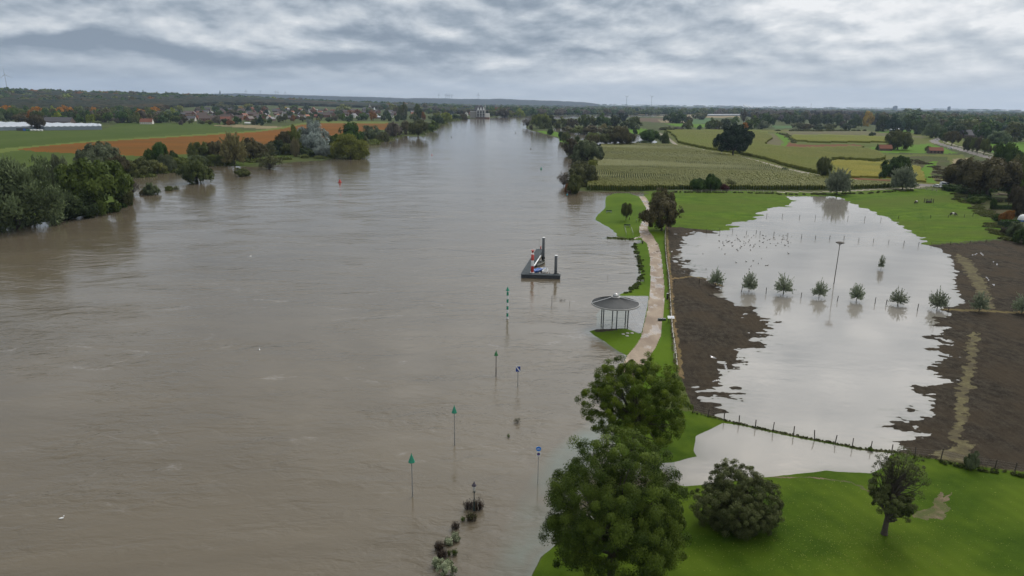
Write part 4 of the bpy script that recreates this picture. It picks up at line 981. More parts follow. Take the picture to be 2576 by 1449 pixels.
for nm, col, kw in (
    ('steel_dark', (0.055, 0.062, 0.068), dict(rough=0.55, var=0.3)), ('steel_grey', (0.20, 0.21, 0.21), dict(rough=0.45, var=0.15)),
    ('deck', (0.052, 0.062, 0.068), dict(rough=0.85, var=0.25, scale=1.2, spec=0.15)), ('hull_dark', (0.030, 0.036, 0.042), dict(rough=0.6, var=0.4)),
    ('white', (0.72, 0.73, 0.73), dict(rough=0.45, var=0.06)), ('red', (0.40, 0.035, 0.025), dict(rough=0.5, var=0.12)),
    ('green_mark', (0.015, 0.22, 0.13), dict(rough=0.45, var=0.12)), ('green_old', (0.035, 0.17, 0.055), dict(rough=0.6, var=0.25)),
    ('navy', (0.015, 0.045, 0.25), dict(rough=0.4, var=0.08)), ('sign_blue', (0.01, 0.20, 0.72), dict(rough=0.35, var=0.04)),
    ('tarp_blue', (0.03, 0.12, 0.42), dict(rough=0.5, var=0.35, scale=1.5)), ('rust_pole', (0.09, 0.07, 0.055), dict(rough=0.8, var=0.4, col2=(0.05, 0.045, 0.04))),
    ('galv', (0.25, 0.25, 0.24), dict(rough=0.45, var=0.2)), ('black', (0.012, 0.013, 0.014), dict(rough=0.5, var=0.2)),
    ('roof_zinc', (0.040, 0.044, 0.046), dict(rough=0.6, var=0.25, scale=0.8, spec=0.2)), ('zinc_light', (0.26, 0.26, 0.25), dict(rough=0.5, var=0.15)),
    ('seam', (0.018, 0.020, 0.022), dict(rough=0.5, var=0.1)), ('dome', (0.42, 0.41, 0.40), dict(rough=0.15, var=0.1, metal=0.6)),
    ('wood_post', (0.17, 0.14, 0.10), dict(rough=0.85, var=0.35, scale=8)), ('wood_pale', (0.38, 0.35, 0.30), dict(rough=0.8, var=0.2, scale=6)),
    ('wood_dark', (0.055, 0.045, 0.035), dict(rough=0.85, var=0.35, scale=8)), ('concrete', (0.33, 0.31, 0.29), dict(rough=0.75, var=0.12, scale=1.5)),
    ('lantern_green', (0.012, 0.03, 0.028), dict(rough=0.35, var=0.2)), ('lantern_top', (0.05, 0.04, 0.06), dict(rough=0.5, var=0.2)),
    ('lantern_glass', (0.55, 0.55, 0.52), dict(rough=0.25, var=0.05)), ('brick', (0.16, 0.075, 0.05), dict(rough=0.85, var=0.25)),
    ('brick_brown', (0.11, 0.075, 0.06), dict(rough=0.85, var=0.25)), ('plaster', (0.62, 0.60, 0.56), dict(rough=0.8, var=0.08)), ('roof_red', (0.19, 0.065, 0.035), dict(rough=0.8, var=0.25)),
    ('roof_orange', (0.27, 0.10, 0.045), dict(rough=0.8, var=0.2)), ('roof_slate', (0.075, 0.07, 0.078), dict(rough=0.6, var=0.2)), ('roof_brown', (0.10, 0.07, 0.06), dict(rough=0.7, var=0.25)),
    ('stone', (0.24, 0.23, 0.21), dict(rough=0.85, var=0.15, scale=0.4)), ('window_dark', (0.02, 0.024, 0.03), dict(rough=0.12, var=0.1)),
    ('greenhouse_roof', (0.42, 0.45, 0.49), dict(rough=0.3, var=0.06)), ('greenhouse_wall', (0.19, 0.23, 0.27), dict(rough=0.25, var=0.15)),
    ('cow_black', (0.018, 0.010, 0.008), dict(rough=0.7, var=0.3)), ('cow_white', (0.66, 0.63, 0.58), dict(rough=0.7, var=0.08)),
    ('tyre', (0.012, 0.012, 0.012), dict(rough=0.8, var=0.2)), ('car_white', (0.70, 0.71, 0.72), dict(rough=0.22, var=0.03)),
    ('glass_dark', (0.03, 0.04, 0.05), dict(rough=0.08, var=0.1)), ('nest', (0.055, 0.045, 0.035), dict(rough=0.95, var=0.5, scale=9, bump=1.0)),
    ('bird', (0.10, 0.09, 0.08), dict(rough=0.8, var=0.3)), ('bird_white', (0.75, 0.75, 0.74), dict(rough=0.7, var=0.05)), ('turbine', (0.40, 0.43, 0.46), dict(rough=0.5, var=0.03)),
    ('hedge_dark', (0.018, 0.035, 0.010), dict(rough=0.9, var=0.5, scale=5, bump=1.0)), ('teal', (0.02, 0.25, 0.33), dict(rough=0.5, var=0.1)), ('boat_grey', (0.13, 0.135, 0.12), dict(rough=0.6, var=0.25)), ('boat_in', (0.06, 0.065, 0.05), dict(rough=0.7, var=0.3)), ('tower_block', (0.16, 0.20, 0.25), dict(rough=0.7, var=0.1)),
    ('red_far', (0.30, 0.05, 0.03), dict(rough=0.6)), ('steam_pile', (0.6, 0.6, 0.6), dict(rough=0.9))):
    plain_mat(nm, col, **kw)

def thing(name, p, label, cat, rz=0.0, group=None):
    e = empty(name, p, rz, label=label, category=cat)
    if group: e['group'] = group
    return e

# ---------------------------------------------------------------- standing crops
def maize_rows(name, poly_px, spacing, direction, label, mat='leaf_maize', h=2.25, bend=7.0, step=1.3):
    poly = W(poly_px)
    cx, cy = poly.mean(0); ca, sa = math.cos(direction), math.sin(direction)
    # local frame: s runs along the rows, t across
    rel = poly - [cx, cy]
    S = rel[:, 0] * sa + rel[:, 1] * ca; Tt = rel[:, 0] * ca - rel[:, 1] * sa
    ts = np.arange(Tt.min() - 25, Tt.max() + 25, spacing); ss = np.arange(S.min(), S.max(), step)
    TT, SS = np.meshgrid(ts, ss, indexing='ij')
    bx = TT + bend * np.sin(SS / 38.0) + 3.0 * np.sin(SS / 15.0 + TT / 60.0) + fbm(SS / 9, TT / 40, 2, 3) * 1.2
    X = cx + bx * ca + SS * sa; Y = cy - bx * sa + SS * ca
    ins = inside(X.ravel(), Y.ravel(), poly).reshape(X.shape)
    gap = vnoise(X / 2.2, Y / 2.2, 8) < 0.045
    nz = h * (1 + 0.26 * fbm(X / 1.1, Y / 1.1, 2, 15) * 2) + fbm(X / 30, Y / 30, 2, 5) * 0.6
    nz = np.where(gap, nz * 0.45, nz)
    prof = [(-.36, 0.0, .0), (-.34, .62, .25), (-.10, .96, 1.0), (.10, 1.0, 1.0), (.34, .62, .25), (.36, 0.0, .0)]
    K = len(prof); n1, n2 = X.shape
    g = np.random.default_rng(4)
    V = np.zeros((n1, n2, K, 3)); tint = np.zeros((n1, n2, K))
    gzv = 0.5
    for k, (o, zf, tn) in enumerate(prof):
        jx = g.normal(size=(n1, n2)) * 0.07 + o * spacing
        V[:, :, k, 0] = X + jx * ca; V[:, :, k, 1] = Y - jx * sa
        V[:, :, k, 2] = gzv + nz * zf + (g.normal(size=(n1, n2)) * 0.12 if zf > 0 else -0.4)
        tint[:, :, k] = np.clip(tn * 0.85 + g.normal(size=(n1, n2)) * 0.14, 0, 1)
    id_ = np.arange(n1 * n2 * K).reshape(n1, n2, K)
    ok = ins[:, :-1] & ins[:, 1:]
    i, j = np.where(ok)
    F = np.concatenate([np.stack([id_[i, j, k], id_[i, j, k + 1], id_[i, j + 1, k + 1], id_[i, j + 1, k]], -1) for k in range(K - 1)])
    # end caps where a row stops
    st = np.zeros_like(ins); st[:, 1:] = ins[:, 1:] & ~ins[:, :-1]; st[:, 0] = ins[:, 0]
    i, j = np.where(st)
    F = np.concatenate([F, np.stack([id_[i, j, 1], id_[i, j, 4], id_[i, j, 5], id_[i, j, 0]], -1), np.stack([id_[i, j, 2], id_[i, j, 3], id_[i, j, 4], id_[i, j, 1]], -1)])
    v, f2, u = submesh(V.reshape(-1, 3), F)
    me = mesh_np(name, v, f2, MATS[mat], False, {'tint': ('POINT', tint.ravel()[u])})
    return link(name, me, kind='stuff', label=label)
MAIZE = [(1475,479.5),(1480,462),(1500,445),(1497,425),(1491,412),(1505,385),(1513,367.5),(1604,366.5),(1690,369),(1811,392.5),(1844,398.5),(1880,407),(1914,417),(1965,432),(2020,446),(2090,457),(2156,464),(2218,468.5),(2290,471.5),(2200,477),(2107,479.5),(1900,480),(1700,480),(1600,481)]
maize_rows('maize', MAIZE, 1.2, rad(3), 'ripening maize in curved rows between the river and the track')

# ---------------------------------------------------------------- floating jetty with its piles and boats
A = at(1311, 690, 0.9); Bp = at(1409.5, 693, 0.9)
jdir = (Bp - A); jl = jdir.length; jrz = math.atan2(jdir.y, jdir.x)
far_o = at(1351, 626, 0.9); al = (far_o - A); arz = math.atan2(al.y, al.x); all_ = al.length
jet = thing('floating_jetty', (A.x, A.y, 0), 'L shaped dark floating jetty on the river with mooring piles and small boats', 'jetty')
def slab(name, p0, rz, length, width, z0, z1, mat, side=1):
    """a long slab from p0 along rz, its width to the left (side 1) of that direction"""
    dx, dy = math.cos(rz), math.sin(rz); nx, ny = -dy * side, dx * side
    c = (p0[0] + dx * length / 2 + nx * width / 2 - A.x, p0[1] + dy * length / 2 + ny * width / 2 - A.y, (z0 + z1) / 2)
    return MB().box(c, (length, width, z1 - z0), rz).build(name, mat, jet)
aw = 1.9
slab('hull', A, jrz, jl, 1.5, -0.3, 0.72, 'hull_dark')
slab('deck', A - Vector((.06, .06, 0)), jrz, jl + .12, 1.62, 0.72, 0.90, 'deck')
q0 = A + Vector((-math.sin(jrz), math.cos(jrz), 0)) * 1.62
slab('hull', q0, arz, all_ - 1.6, aw, -0.3, 0.70, 'hull_dark', -1)
slab('deck', q0 - Vector((.05, 0, 0)), arz, all_ - 1.5, aw + .1, 0.702, 0.885, 'deck', -1)
def jl_(p): return (p[0] - A.x, p[1] - A.y, p[2])
e0, e1 = at(1343.5, 669, 1.5), at(1360, 643.5, 1.2)
MB().rod(jl_(e0), jl_(e1), 0.16, 0.16, 10).build('fender_spar', 'white', jet)
for px, py in ((1336, 683), (1346, 664), (1354, 652), (1382, 688), (1404, 690)):
    p = at(px, py, 0.9); MB().rod(jl_(p), jl_((p.x, p.y, 1.15)), 0.09, 0.11, 8).build('bollard', 'black', jet)
MB().box(jl_((*at(1358, 686.5, 0.95)[:2], 0.95)), (0.3, 0.12, 0.12), jrz).build('cleat', 'white', jet)
def pile(px, yb, yt, dia, name, label, banded=False):
    b = at(px, yb, 0.9); zt = top_z(b, yt); r = dia / 2
    t = thing(name, (b.x, b.y, 0), label, 'pile')
    if banded:
        z0 = 0.9; hgt = zt - z0
        MB().lathe([(r, -3), (r, z0 + hgt * .36), (r, z0 + hgt * .365), (r, z0 + hgt * .67), (r, z0 + hgt * .675), (r, zt)], n=24, mis=[0, 0, 1, 0, 0]).build('post', ['red', 'white'], t, True)
        MB().lathe([(r * 1.04, zt), (r * 1.04, zt + .05)], n=24).build('cap', 'white', t)
        c0 = top_z(b, 637.3); c1 = top_z(b, 629.6)
        MB().rod((0, 0, zt), (0, 0, c0 + .1), 0.05).build('stem', 'red', t)
        MB().lathe([(0.04, c0), (0.40, c1), (0.38, c1 + .03)], n=20).build('topmark', 'red', t, label='red cone pointing down')
        MB().lathe([(r * 1.5, 0.905), (r * 1.5, 1.0)], n=20).build('collar', 'white', t)
    else:
        MB().lathe([(r, -3), (r, zt - .12)], n=24).build('post', 'steel_dark', t, True)
        MB().lathe([(r * 1.04, zt - .12), (r * 1.04, zt - .02), (r * .3, zt + .03)], n=24).build('cap', 'white', t)
        MB().lathe([(r * 1.35, 0.3), (r * 1.35, 1.0)], n=8).build('collar', 'black', t)
    return t
pile(1339, 685.5, 639.3, 0.70, 'mooring_pile', 'red and white banded pile with a red cone pointing down, on the jetty corner', True)
pile(1397.7, 688, 642, 0.70, 'mooring_pile', 'dark steel pile with white cap at the right end of the jetty front')
pile(1366.5, 646, 597, 0.72, 'mooring_pile', 'dark steel pile with white cap standing beside the long jetty arm')
b = at(1360.4, 626.5, 0.9); t = thing('marker_post', (b.x, b.y, 0), 'short red post at the far end of the jetty arm', 'post')
MB().lathe([(.16, .9), (.16, top_z(b, 620)), (.10, top_z(b, 619.3))], n=12).build('post', 'red', t)
b = at(1356, 684.5, 0.3); t = thing('slim_mast', (b.x, b.y, 0), 'thin pale mast rising from the boats at the jetty', 'mast')
MB().rod((0, 0, 0), (-.1, 0, top_z(b, 600)), 0.045, 0.02).build('pole', 'galv', t)

def boat(px, py, length, width, rz, label, hull_m, in_m, seat_m, tarp=None):
    p = at(px, py, 0.15); t = thing('rowing_boat', (p.x, p.y, 0), label, 'boat', rz)
    n = 14; out, inn, F = [], [], []
    mb = MB(); mi = MB()
    def ring(k, z, sc):
        P = []
        for i in range(n + 1):
            u_ = i / n; w_ = width / 2 * (math.sin(PI * min(u_ * 0.62 + 0.30, 1.0)) ** 0.75) * k
            P.append((length * (u_ - .5) * sc, w_, z + 0.16 * u_ ** 3))
        return P + [(x, -y, z_) for x, y, z_ in reversed(P)]
    R = [ring(.55, -.18, .92), ring(.92, .12, .98), ring(1.0, .48, 1.0), ring(.90, .49, .965), ring(.80, .10, .93), ring(.55, -.02, .88)]
    m_ = len(R[0]); V = [p_ for r_ in R for p_ in r_]
    def wall(a, b_): return [(a * m_ + i, a * m_ + (i + 1) % m_, b_ * m_ + (i + 1) % m_, b_ * m_ + i) for i in range(m_)]
    mb.add(V, [tuple(range(m_))[::-1]] + wall(0, 1) + wall(1, 2) + wall(2, 3)); mb.build('hull', hull_m, t)
    V2 = [p_ for r_ in R[3:] for p_ in r_]
    def wall2(a, b_): return [(a * m_ + i, a * m_ + (i + 1) % m_, b_ * m_ + (i + 1) % m_, b_ * m_ + i) for i in range(m_)]
    mi.add(V2, wall2(0, 1) + wall2(1, 2) + [tuple(2 * m_ + i for i in range(m_))]); mi.build('inside', in_m, t)
    for sx in (-.28, .02, .28):
        MB().box((length * sx, 0, .34), (.26, width * (.78 if sx < .2 else .62), .04)).build('bench', seat_m, t)
    if tarp:
        g = np.random.default_rng(3); mt = MB(); N = 7; P = []
        for i in range(N + 1):
            for j in range(N + 1):
                x = length * (-.48 + .62 * i / N); y = width * (-.5 + j / N) * (0.96)
                P.append((x, y, .54 + .16 * math.sin(3 * i) * (1 - abs(j / N - .5) * 2) + g.uniform(0, .09)))
        mt.add(P, [(i * (N + 1) + j, (i + 1) * (N + 1) + j, (i + 1) * (N + 1) + j + 1, i * (N + 1) + j + 1) for i in range(N) for j in range(N)]); mt.build('tarpaulin', tarp, t)
    return t
boat(1357.5, 664, 5.6, 1.75, rad(62), 'grey open rowing boat, the farthest of three boats in the jetty corner', 'boat_grey', 'boat_in', 'boat_grey')
boat(1355, 680.5, 4.4, 1.65, rad(48), 'blue and white boat half covered by a blue tarpaulin in the jetty corner', 'tarp_blue', 'white', 'white', 'tarp_blue')
boat(1372, 682, 3.0, 1.35, rad(78), 'small white dinghy right of the blue tarpaulin boat', 'white', 'white', 'zinc_light')

# ---------------------------------------------------------------- river marks
def cone_mark(px, yb, yt, y1, wpx, r_pole, label, cone_m, pole_m, sides=20, bands=False, name='river_mark'):
    b = at(px, yb); b.z = 0; zt = top_z(b, yt); z1 = top_z(b, y1); cr = wpx * mpp((b.x, b.y, z1)) / 2
    t = thing(name, b, label, 'river marker')
    if bands:
        zb = top_z(b, 734.4); N = 8; prof = [(r_pole, -1.5)]; mis = []; z0 = 0.45
        mis.append(1); prof.append((r_pole, z0))
        for i in range(7):
            z2 = z0 + (zb - z0) * (i + 1) / 7.0
            prof.append((r_pole, z2)); mis.append(0 if i % 2 == 0 else 1)
        MB().lathe(prof, n=16, mis=mis).build('pole', ['green_mark', 'white'], t)
        MB().rod((0, 0, zb), (0, 0, z1), .05).build('stem', 'green_mark', t)
    else:
        MB().rod((0, 0, -1.5), (0, 0, z1 * .42), r_pole * 1.35, r_pole * 1.35).build('pole_foot', pole_m, t)
        MB().rod((0, 0, z1 * .42), (0, 0, z1 + .1), r_pole).build('pole', pole_m, t)
    MB().lathe([(cr, z1), (cr, z1 + .04), (.03, zt)], n=sides).build('topmark', cone_m, t)
    MB().rod((0, 0, zt - .08), (0, 0, zt + .14), .035, .02).build('tip', cone_m, t)
    return t
cone_mark(1276.3, 801.7, 721.7, 731.2, 9.2, 0.19, 'green and white banded pole with a green cone on top, in the river', 'green_mark', 'white', bands=True)
cone_mark(1247.7, 946.6, 882.6, 894.5, 10.5, 0.055, 'old green cone on a dark rusty pole, nearest to the blue square board', 'green_old', 'rust_pole', sides=4)
cone_mark(1143.6, 1120, 1021, 1038, 13.3, 0.05, 'green cone on a thin grey pole, the middle one of the three lower cones', 'green_mark', 'galv')
cone_mark(1038, 1250, 1142.5, 1162, 16.6, 0.05, 'green cone on a thin grey pole, lowest and leftmost of the cone marks', 'green_mark', 'galv')
# blue square board with white diagonal
b = at(1302.5, 972); zt = top_z(b, 920.5); zb = top_z(b, 935); s_ = 12.2 * mpp((b.x, b.y, zt)); 
t = thing('waterway_sign', b, 'blue square board with white diagonal stripe on a pole in the river', 'sign', rad(3))
MB().rod((0, 0, -1.5), (0, 0, zb + .3), .055).build('pole', 'galv', t)
hb = zt - zb; zc = (zt + zb) / 2
MB().box((0, -.07, zc), (s_, .04, hb)).build('board', 'white', t)
MB().box((0, -.095, zc), (s_ * .93, .012, hb * .93)).build('blue_face', 'navy', t)
mbd = MB(); w2, h2, k_ = s_ * .465, hb * .465, .075
mbd.add([(-w2, -.105, zc + h2), (-w2 + k_ * 1.6, -.105, zc + h2), (w2, -.105, zc - h2 + k_ * 1.6), (w2, -.105, zc - h2), (w2 - k_ * 1.6, -.105, zc - h2), (-w2, -.105, zc + h2 - k_ * 1.6)], [(0, 1, 2, 3, 4, 5)][::-1])
mbd.build('diagonal_stripe', 'white', t)
# cycle path sign and no waiting zone board
b = at(1352.8, 1216.6); zc = top_z(b, 1128.5); r_ = 0.30
t = thing('cycle_path_sign', b, 'post with round blue bicycle sign above a white no parking board, in the flood', 'road sign', rad(-4))
MB().rod((0, 0, -1.2), (0, 0, zc + .25), .035).build('pole', 'galv', t)
def disc(name, x, z, r, y, mat, parent, n=28, r0=0.0):
    m_ = MB()
    if r0 == 0: m_.add([(x + r * math.cos(2 * PI * k / n), y, z + r * math.sin(2 * PI * k / n)) for k in range(n)] + [(x + r * math.cos(2 * PI * k / n), y + .012, z + r * math.sin(2 * PI * k / n)) for k in range(n)],
        [tuple(range(n)), tuple(range(n, 2 * n))[::-1]] + [(k, n + k, n + (k + 1) % n, (k + 1) % n) for k in range(n)])
    else: m_.add([(x + q_ * math.cos(2 * PI * k / n), y, z + q_ * math.sin(2 * PI * k / n)) for q_ in (r, r0) for k in range(n)], [(k, (k + 1) % n, n + (k + 1) % n, n + k) for k in range(n)])
    return m_.build(name, mat, parent) if parent else m_
dd = disc('round_board', 0, zc, r_, -.06, 'white', t)
disc('blue_face', 0, zc, r_ * .93, -.074, 'sign_blue', dd)
sy = MB(); yy = -.090
for sx in (-.115, .115):
    n = 20
    sy.add([(sx + q_ * math.cos(2 * PI * k / n), yy, zc - .04 + q_ * math.sin(2 * PI * k / n)) for q_ in (.078, .056) for k in range(n)], [(k, (k + 1) % n, n + (k + 1) % n, n + k) for k in range(n)])
def line2(m_, a, b_, w_, y):
    dx, dz = b_[0] - a[0], b_[1] - a[1]; l_ = math.hypot(dx, dz); nx, nz = -dz / l_ * w_, dx / l_ * w_
    m_.add([(a[0] + nx, y, zc + a[1] + nz), (a[0] - nx, y, zc + a[1] - nz), (b_[0] - nx, y, zc + b_[1] - nz), (b_[0] + nx, y, zc + b_[1] + nz)], [(0, 1, 2, 3)])
for a_, b_ in (((-.115, -.04), (-.06, .07)), ((-.06, .07), (.05, .07)), ((-.115, -.04), (-.01, -.04)), ((-.01, -.04), (-.06, .07)), ((-.01, -.04), (.05, .07)), ((.115, -.04), (.05, .10)), ((.05, .10), (.09, .11)), ((-.09, .09), (-.03, .09))):
    line2(sy, a_, b_, .011, yy)
sy.build('bicycle_symbol', 'white', dd)
zc2 = zc - .62
sq = MB().box((0, -.05, zc2), (.42, .02, .56)).build('white_board', 'white', t)
disc('red_ring', 0, zc2, .165, -.070, 'black', sq)
disc('blue_disc', 0, zc2, .135, -.084, 'navy', sq)
zc = zc2; m5 = MB(); line2(m5, (-.1, .1), (.1, -.1), .016, -.098); m5.build('slash', 'red', sq)
# old style street lantern
b = at(1192.8, 1284.7); zt = top_z(b, 1210); zl = top_z(b, 1233)
t = thing('street_lantern', b, 'old style green street lantern rising from flooded bushes', 'street lamp')
MB().lathe([(.11, -1.5), (.11, .25), (.075, .35), (.06, .9), (.085, .95), (.05, 1.05), (.042, zl - .25), (.07, zl - .22), (.04, zl - .1), (.03, zl)], n=12).build('pole', 'lantern_green', t, True)
for a_ in range(4):
    c_, s2_ = math.cos(a_ * PI / 2 + .5), math.sin(a_ * PI / 2 + .5)
    MB().rod((0, 0, zl - .32), (c_ * .17, s2_ * .17, zl - .22), .018).rod((c_ * .17, s2_ * .17, zl - .22), (c_ * .16, s2_ * .16, zl - .06), .016).build('bracket', 'lantern_green', t)
zh = zt - zl
MB().lathe([(.11, zl), (.20, zl + zh * .48)], n=6).build('glass', 'lantern_glass', t)
MB().lathe([(.25, zl + zh * .48), (.22, zl + zh * .58), (.10, zl + zh * .72), (.07, zl + zh * .76), (.08, zl + zh * .84), (.02, zl + zh * .92), (.01, zt)], n=6).build('hood', 'lantern_top', t)
# slim posts and stakes in the water
def post(px, yb, yt, r, mat, label, name='stake', cat='stake', top=None):
    b = at(px, yb); t = thing(name, b, label, cat); zt = top_z(b, yt)
    MB().rod((0, 0, -1), (0, 0, zt), r).build('pole', mat, t)
    if top: MB().lathe([(.30, zt - .55), (.30, zt - .15), (.05, zt + .1)], n=8).build('topmark', top, t)
    return t
post(1388, 769.5, 743, .05, 'rust_pole', 'bare thin stake in the water between jetty and pavilion')
post(1425.8, 513, 488, .07, 'galv', 'pole with small teal head in the shallow bay off the park lawn', 'river_pole', 'pole', 'teal')
post(1433, 770, 757, .03, 'rust_pole', 'tiny bent stick poking from the water left of the pavilion')
post(1529, 699, 688, .03, 'rust_pole', 'twig poking from the bay below the park lawn')
post(1699, 726, 706, .045, 'wood_post', 'wooden corner stake where soil meets the willow row')
def far_sign(px, yb, yt, label):
    b = at(px, yb); t = thing('river_board', b, label, 'sign'); zt = top_z(b, yt)
    MB().rod((0, 0, -1), (0, 0, zt), .12).build('pole', 'galv', t); MB().box((0, 0, zt), (1.6, .1, 1.6)).build('board', 'steel_dark', t)
far_sign(982.6, 371, 360, 'small dark square board on a pole in the river off the left bank')
def buoy(px, yb, yt, col, label, name='buoy'):
    b = at(px, yb); zt = top_z(b, yt); t = thing(name, b, label, 'buoy'); k = zt / 2.2
    MB().lathe([(.75 * k, -.3), (.85 * k, .12 * k), (.80 * k, .35 * k), (.42 * k, .9 * k), (.36 * k, 1.4 * k), (.12 * k, 1.55 * k)], n=16).build('float', col, t, True)
    MB().rod((0, 0, 1.5 * k), (0, 0, 1.9 * k), .05 * k).lathe([(.22 * k, 1.75 * k), (.22 * k, 2.05 * k), (.03, 2.2 * k)], n=10).build('topmark', 'steel_dark' if col == 'red' else col, t)
    return t
buoy(855, 459.5, 448, 'red', 'red river buoy in mid stream, nearest of the red ones')
buoy(1086.5, 390.5, 386.5, 'red', 'small red river buoy farther upstream')
buoy(1361.5, 425.5, 419, 'green_mark', 'green cone shaped buoy near the right bank')
buoy(1335.5, 375, 370.5, 'steel_grey', 'grey river buoy upstream of the green one')
buoy(1297, 334.5, 330.5, 'steel_grey', 'tiny grey buoy far upstream near the right bank')
buoy(1136, 345.5, 342, 'steel_dark', 'tiny dark buoy far upstream, lower one of the two off the left bank')
buoy(1149.5, 319.5, 316.5, 'steel_dark', 'tiny dark buoy far upstream, near the left bank bend')
buoy(934.5, 395, 392.8, 'steel_dark', 'low dark buoy beside the yellow olive willow')

# ---------------------------------------------------------------- round pavilion
pc = at(1545, 820, 0.05); R0 = 4.45; zr = top_z(pc, 764)
pv = thing('pavilion', (pc.x, pc.y, 0), 'round open pavilion with grey conical seamed roof standing in the flood', 'pavilion')
ctr = at(1547, 765, zr + .35); ox, oy = ctr.x - pc.x, ctr.y - pc.y
if math.hypot(ox, oy) > 1.5: ox, oy = 0.0, 0.0
hr = 1.25
n = 48
MB().lathe([(R0 - .25, zr - .10), (R0, zr - .06), (R0, zr + .14), (R0 - .08, zr + .19)], n=n).build('eaves_ring', 'zinc_light', pv)
rf = MB().lathe([(R0 - .12, zr + .20), (.62, zr + hr)], n=n).build('roof', 'roof_zinc', pv)
sm = MB()
for k in range(n):
    a_ = 2 * PI * (k + .5) / n; c_, s2_ = math.cos(a_), math.sin(a_)
    sm.rod(((R0 - .14) * c_, (R0 - .14) * s2_, zr + .22), (.64 * c_, .64 * s2_, zr + hr + .02), .022, n=4)
sm.build('seams', 'seam', rf)
for a_ in (rad(0), rad(180)):
    c_, s2_ = math.cos(a_ + .09), math.sin(a_ + .09)
    MB().rod(((R0 - .14) * c_, (R0 - .14) * s2_, zr + .26), (.7 * c_, .7 * s2_, zr + hr + .06), .06, n=6).build('ridge_strip', 'white', rf)
cp = MB().lathe([(.80, zr + hr - .04), (.82, zr + hr + .12), (.60, zr + hr + .18)], n=24).build('roof_collar', 'zinc_light', pv)
MB().lathe([(.56, zr + hr + .18), (.54, zr + hr + .40), (.42, zr + hr + .62), (.22, zr + hr + .75), (.02, zr + hr + .79)], n=24).build('skylight_dome', 'dome', cp, True)
for k in range(6):
    a_ = PI / 6 + k * PI / 3; x, y = 2.6 * math.cos(a_), 2.6 * math.sin(a_)
    MB().rod((x, y, -.3), (x, y, zr + .02), .10, n=12).build('post', 'steel_dark', pv)
    MB().rod((x * .98, y * .98, zr - .05), (x * .15, y * .15, zr + hr - .35), .05, n=6).build('rafter', 'steel_dark', pv)
# things round the pavilion
for i, (px, py, lb) in enumerate(((1568, 841, 'leftmost'), (1578.5, 838.5, 'rear'), (1577.6, 845.5, 'front'), (1590, 838.5, 'rightmost'))):
    b = grd(px, py); b.z = max(b.z, .05)
    o = MB().lathe([(.30, -.1), (.33, .06), (.28, .10)], n=16).build('stepping_stone', 'concrete', None, label='pale round stepping stone on the grass below the pavilion, %s of four' % lb, category='stepping stone', group='round stones below the pavilion')
    o.location = b
TW = [(1570,747),(1631,747),(1612,838),(1580,829)]
b = grd(1678.6, 752.5); t = thing('litter_bin', b, 'slim black litter bin with pale lid beside the path fence', 'bin')
MB().box((0, 0, .62), (.36, .36, 1.2)).build('body', 'black', t); MB().box((0, 0, 1.26), (.44, .42, .06)).build('lid', 'zinc_light', t)
b = grd(1687, 812); t = thing('information_board', b, 'tilted white information panel on posts at the path fence', 'information board', rad(-2))
for sx in (-.45, .45): MB().box((sx, .1, .5), (.1, .1, 1.1)).build('leg', 'wood_dark', t)
pnl = MB().add([(-.62, -.32, .92), (.62, -.32, .92), (.62, .30, 1.22), (-.62, .30, 1.22), (-.62, -.32, .97), (.62, -.32, .97), (.62, .30, 1.27), (-.62, .30, 1.27)], [(3, 2, 1, 0), (4, 5, 6, 7), (0, 1, 5, 4), (1, 2, 6, 5), (2, 3, 7, 6), (3, 0, 4, 7)]).build('panel', 'white', t)
MB().add([(-.56, -.06, 1.100), (.56, -.06, 1.100), (.56, .04, 1.150), (-.56, .04, 1.150)], [(0, 1, 2, 3)]).build('picture_strip', 'navy', pnl)
b = grd(1665, 806); 
for i, (dx, lb) in enumerate(((-.38, 'left'), (.38, 'right'))):
    t = thing('crate', (b.x + dx, b.y, b.z), 'dark green slatted crate on the path edge, %s one of the pair' % lb, 'crate', rad(4), 'crates on the path edge')
    mb = MB()
    for sy_ in (-.33, .33): mb.box((0, sy_, .2), (.66, .05, .36))
    for sx in (-.32, .32): mb.box((sx, 0, .2), (.05, .62, .36))
    mb.box((0, 0, .05), (.62, .62, .04)); mb.build('sides', 'lantern_green', t)
    mb = MB()
    for k in range(4): mb.box((-.24 + .16 * k, 0, .40), (.07, .66, .03))
    mb.build('slats', 'galv', t)
b = grd(1615.5, 712); t = thing('flooded_board', b, 'small half drowned green framed board at the water edge above the pavilion', 'board', rad(20))
mb = MB()
for sx in (-.5, .5): mb.box((sx, 0, .35), (.06, .06, 1.0))
mb.box((0, 0, .82), (1.0, .05, .06)); mb.build('frame', 'wood_dark', t); MB().box((.05, .02, .55), (.7, .03, .4)).build('panel', 'zinc_light', t)
b = grd(1616, 613); t = thing('bollard_post', b, 'short dark wooden post where the path meets the inlet', 'post'); MB().box((0, 0, .45), (.34, .34, .95)).build('post', 'wood_dark', t)

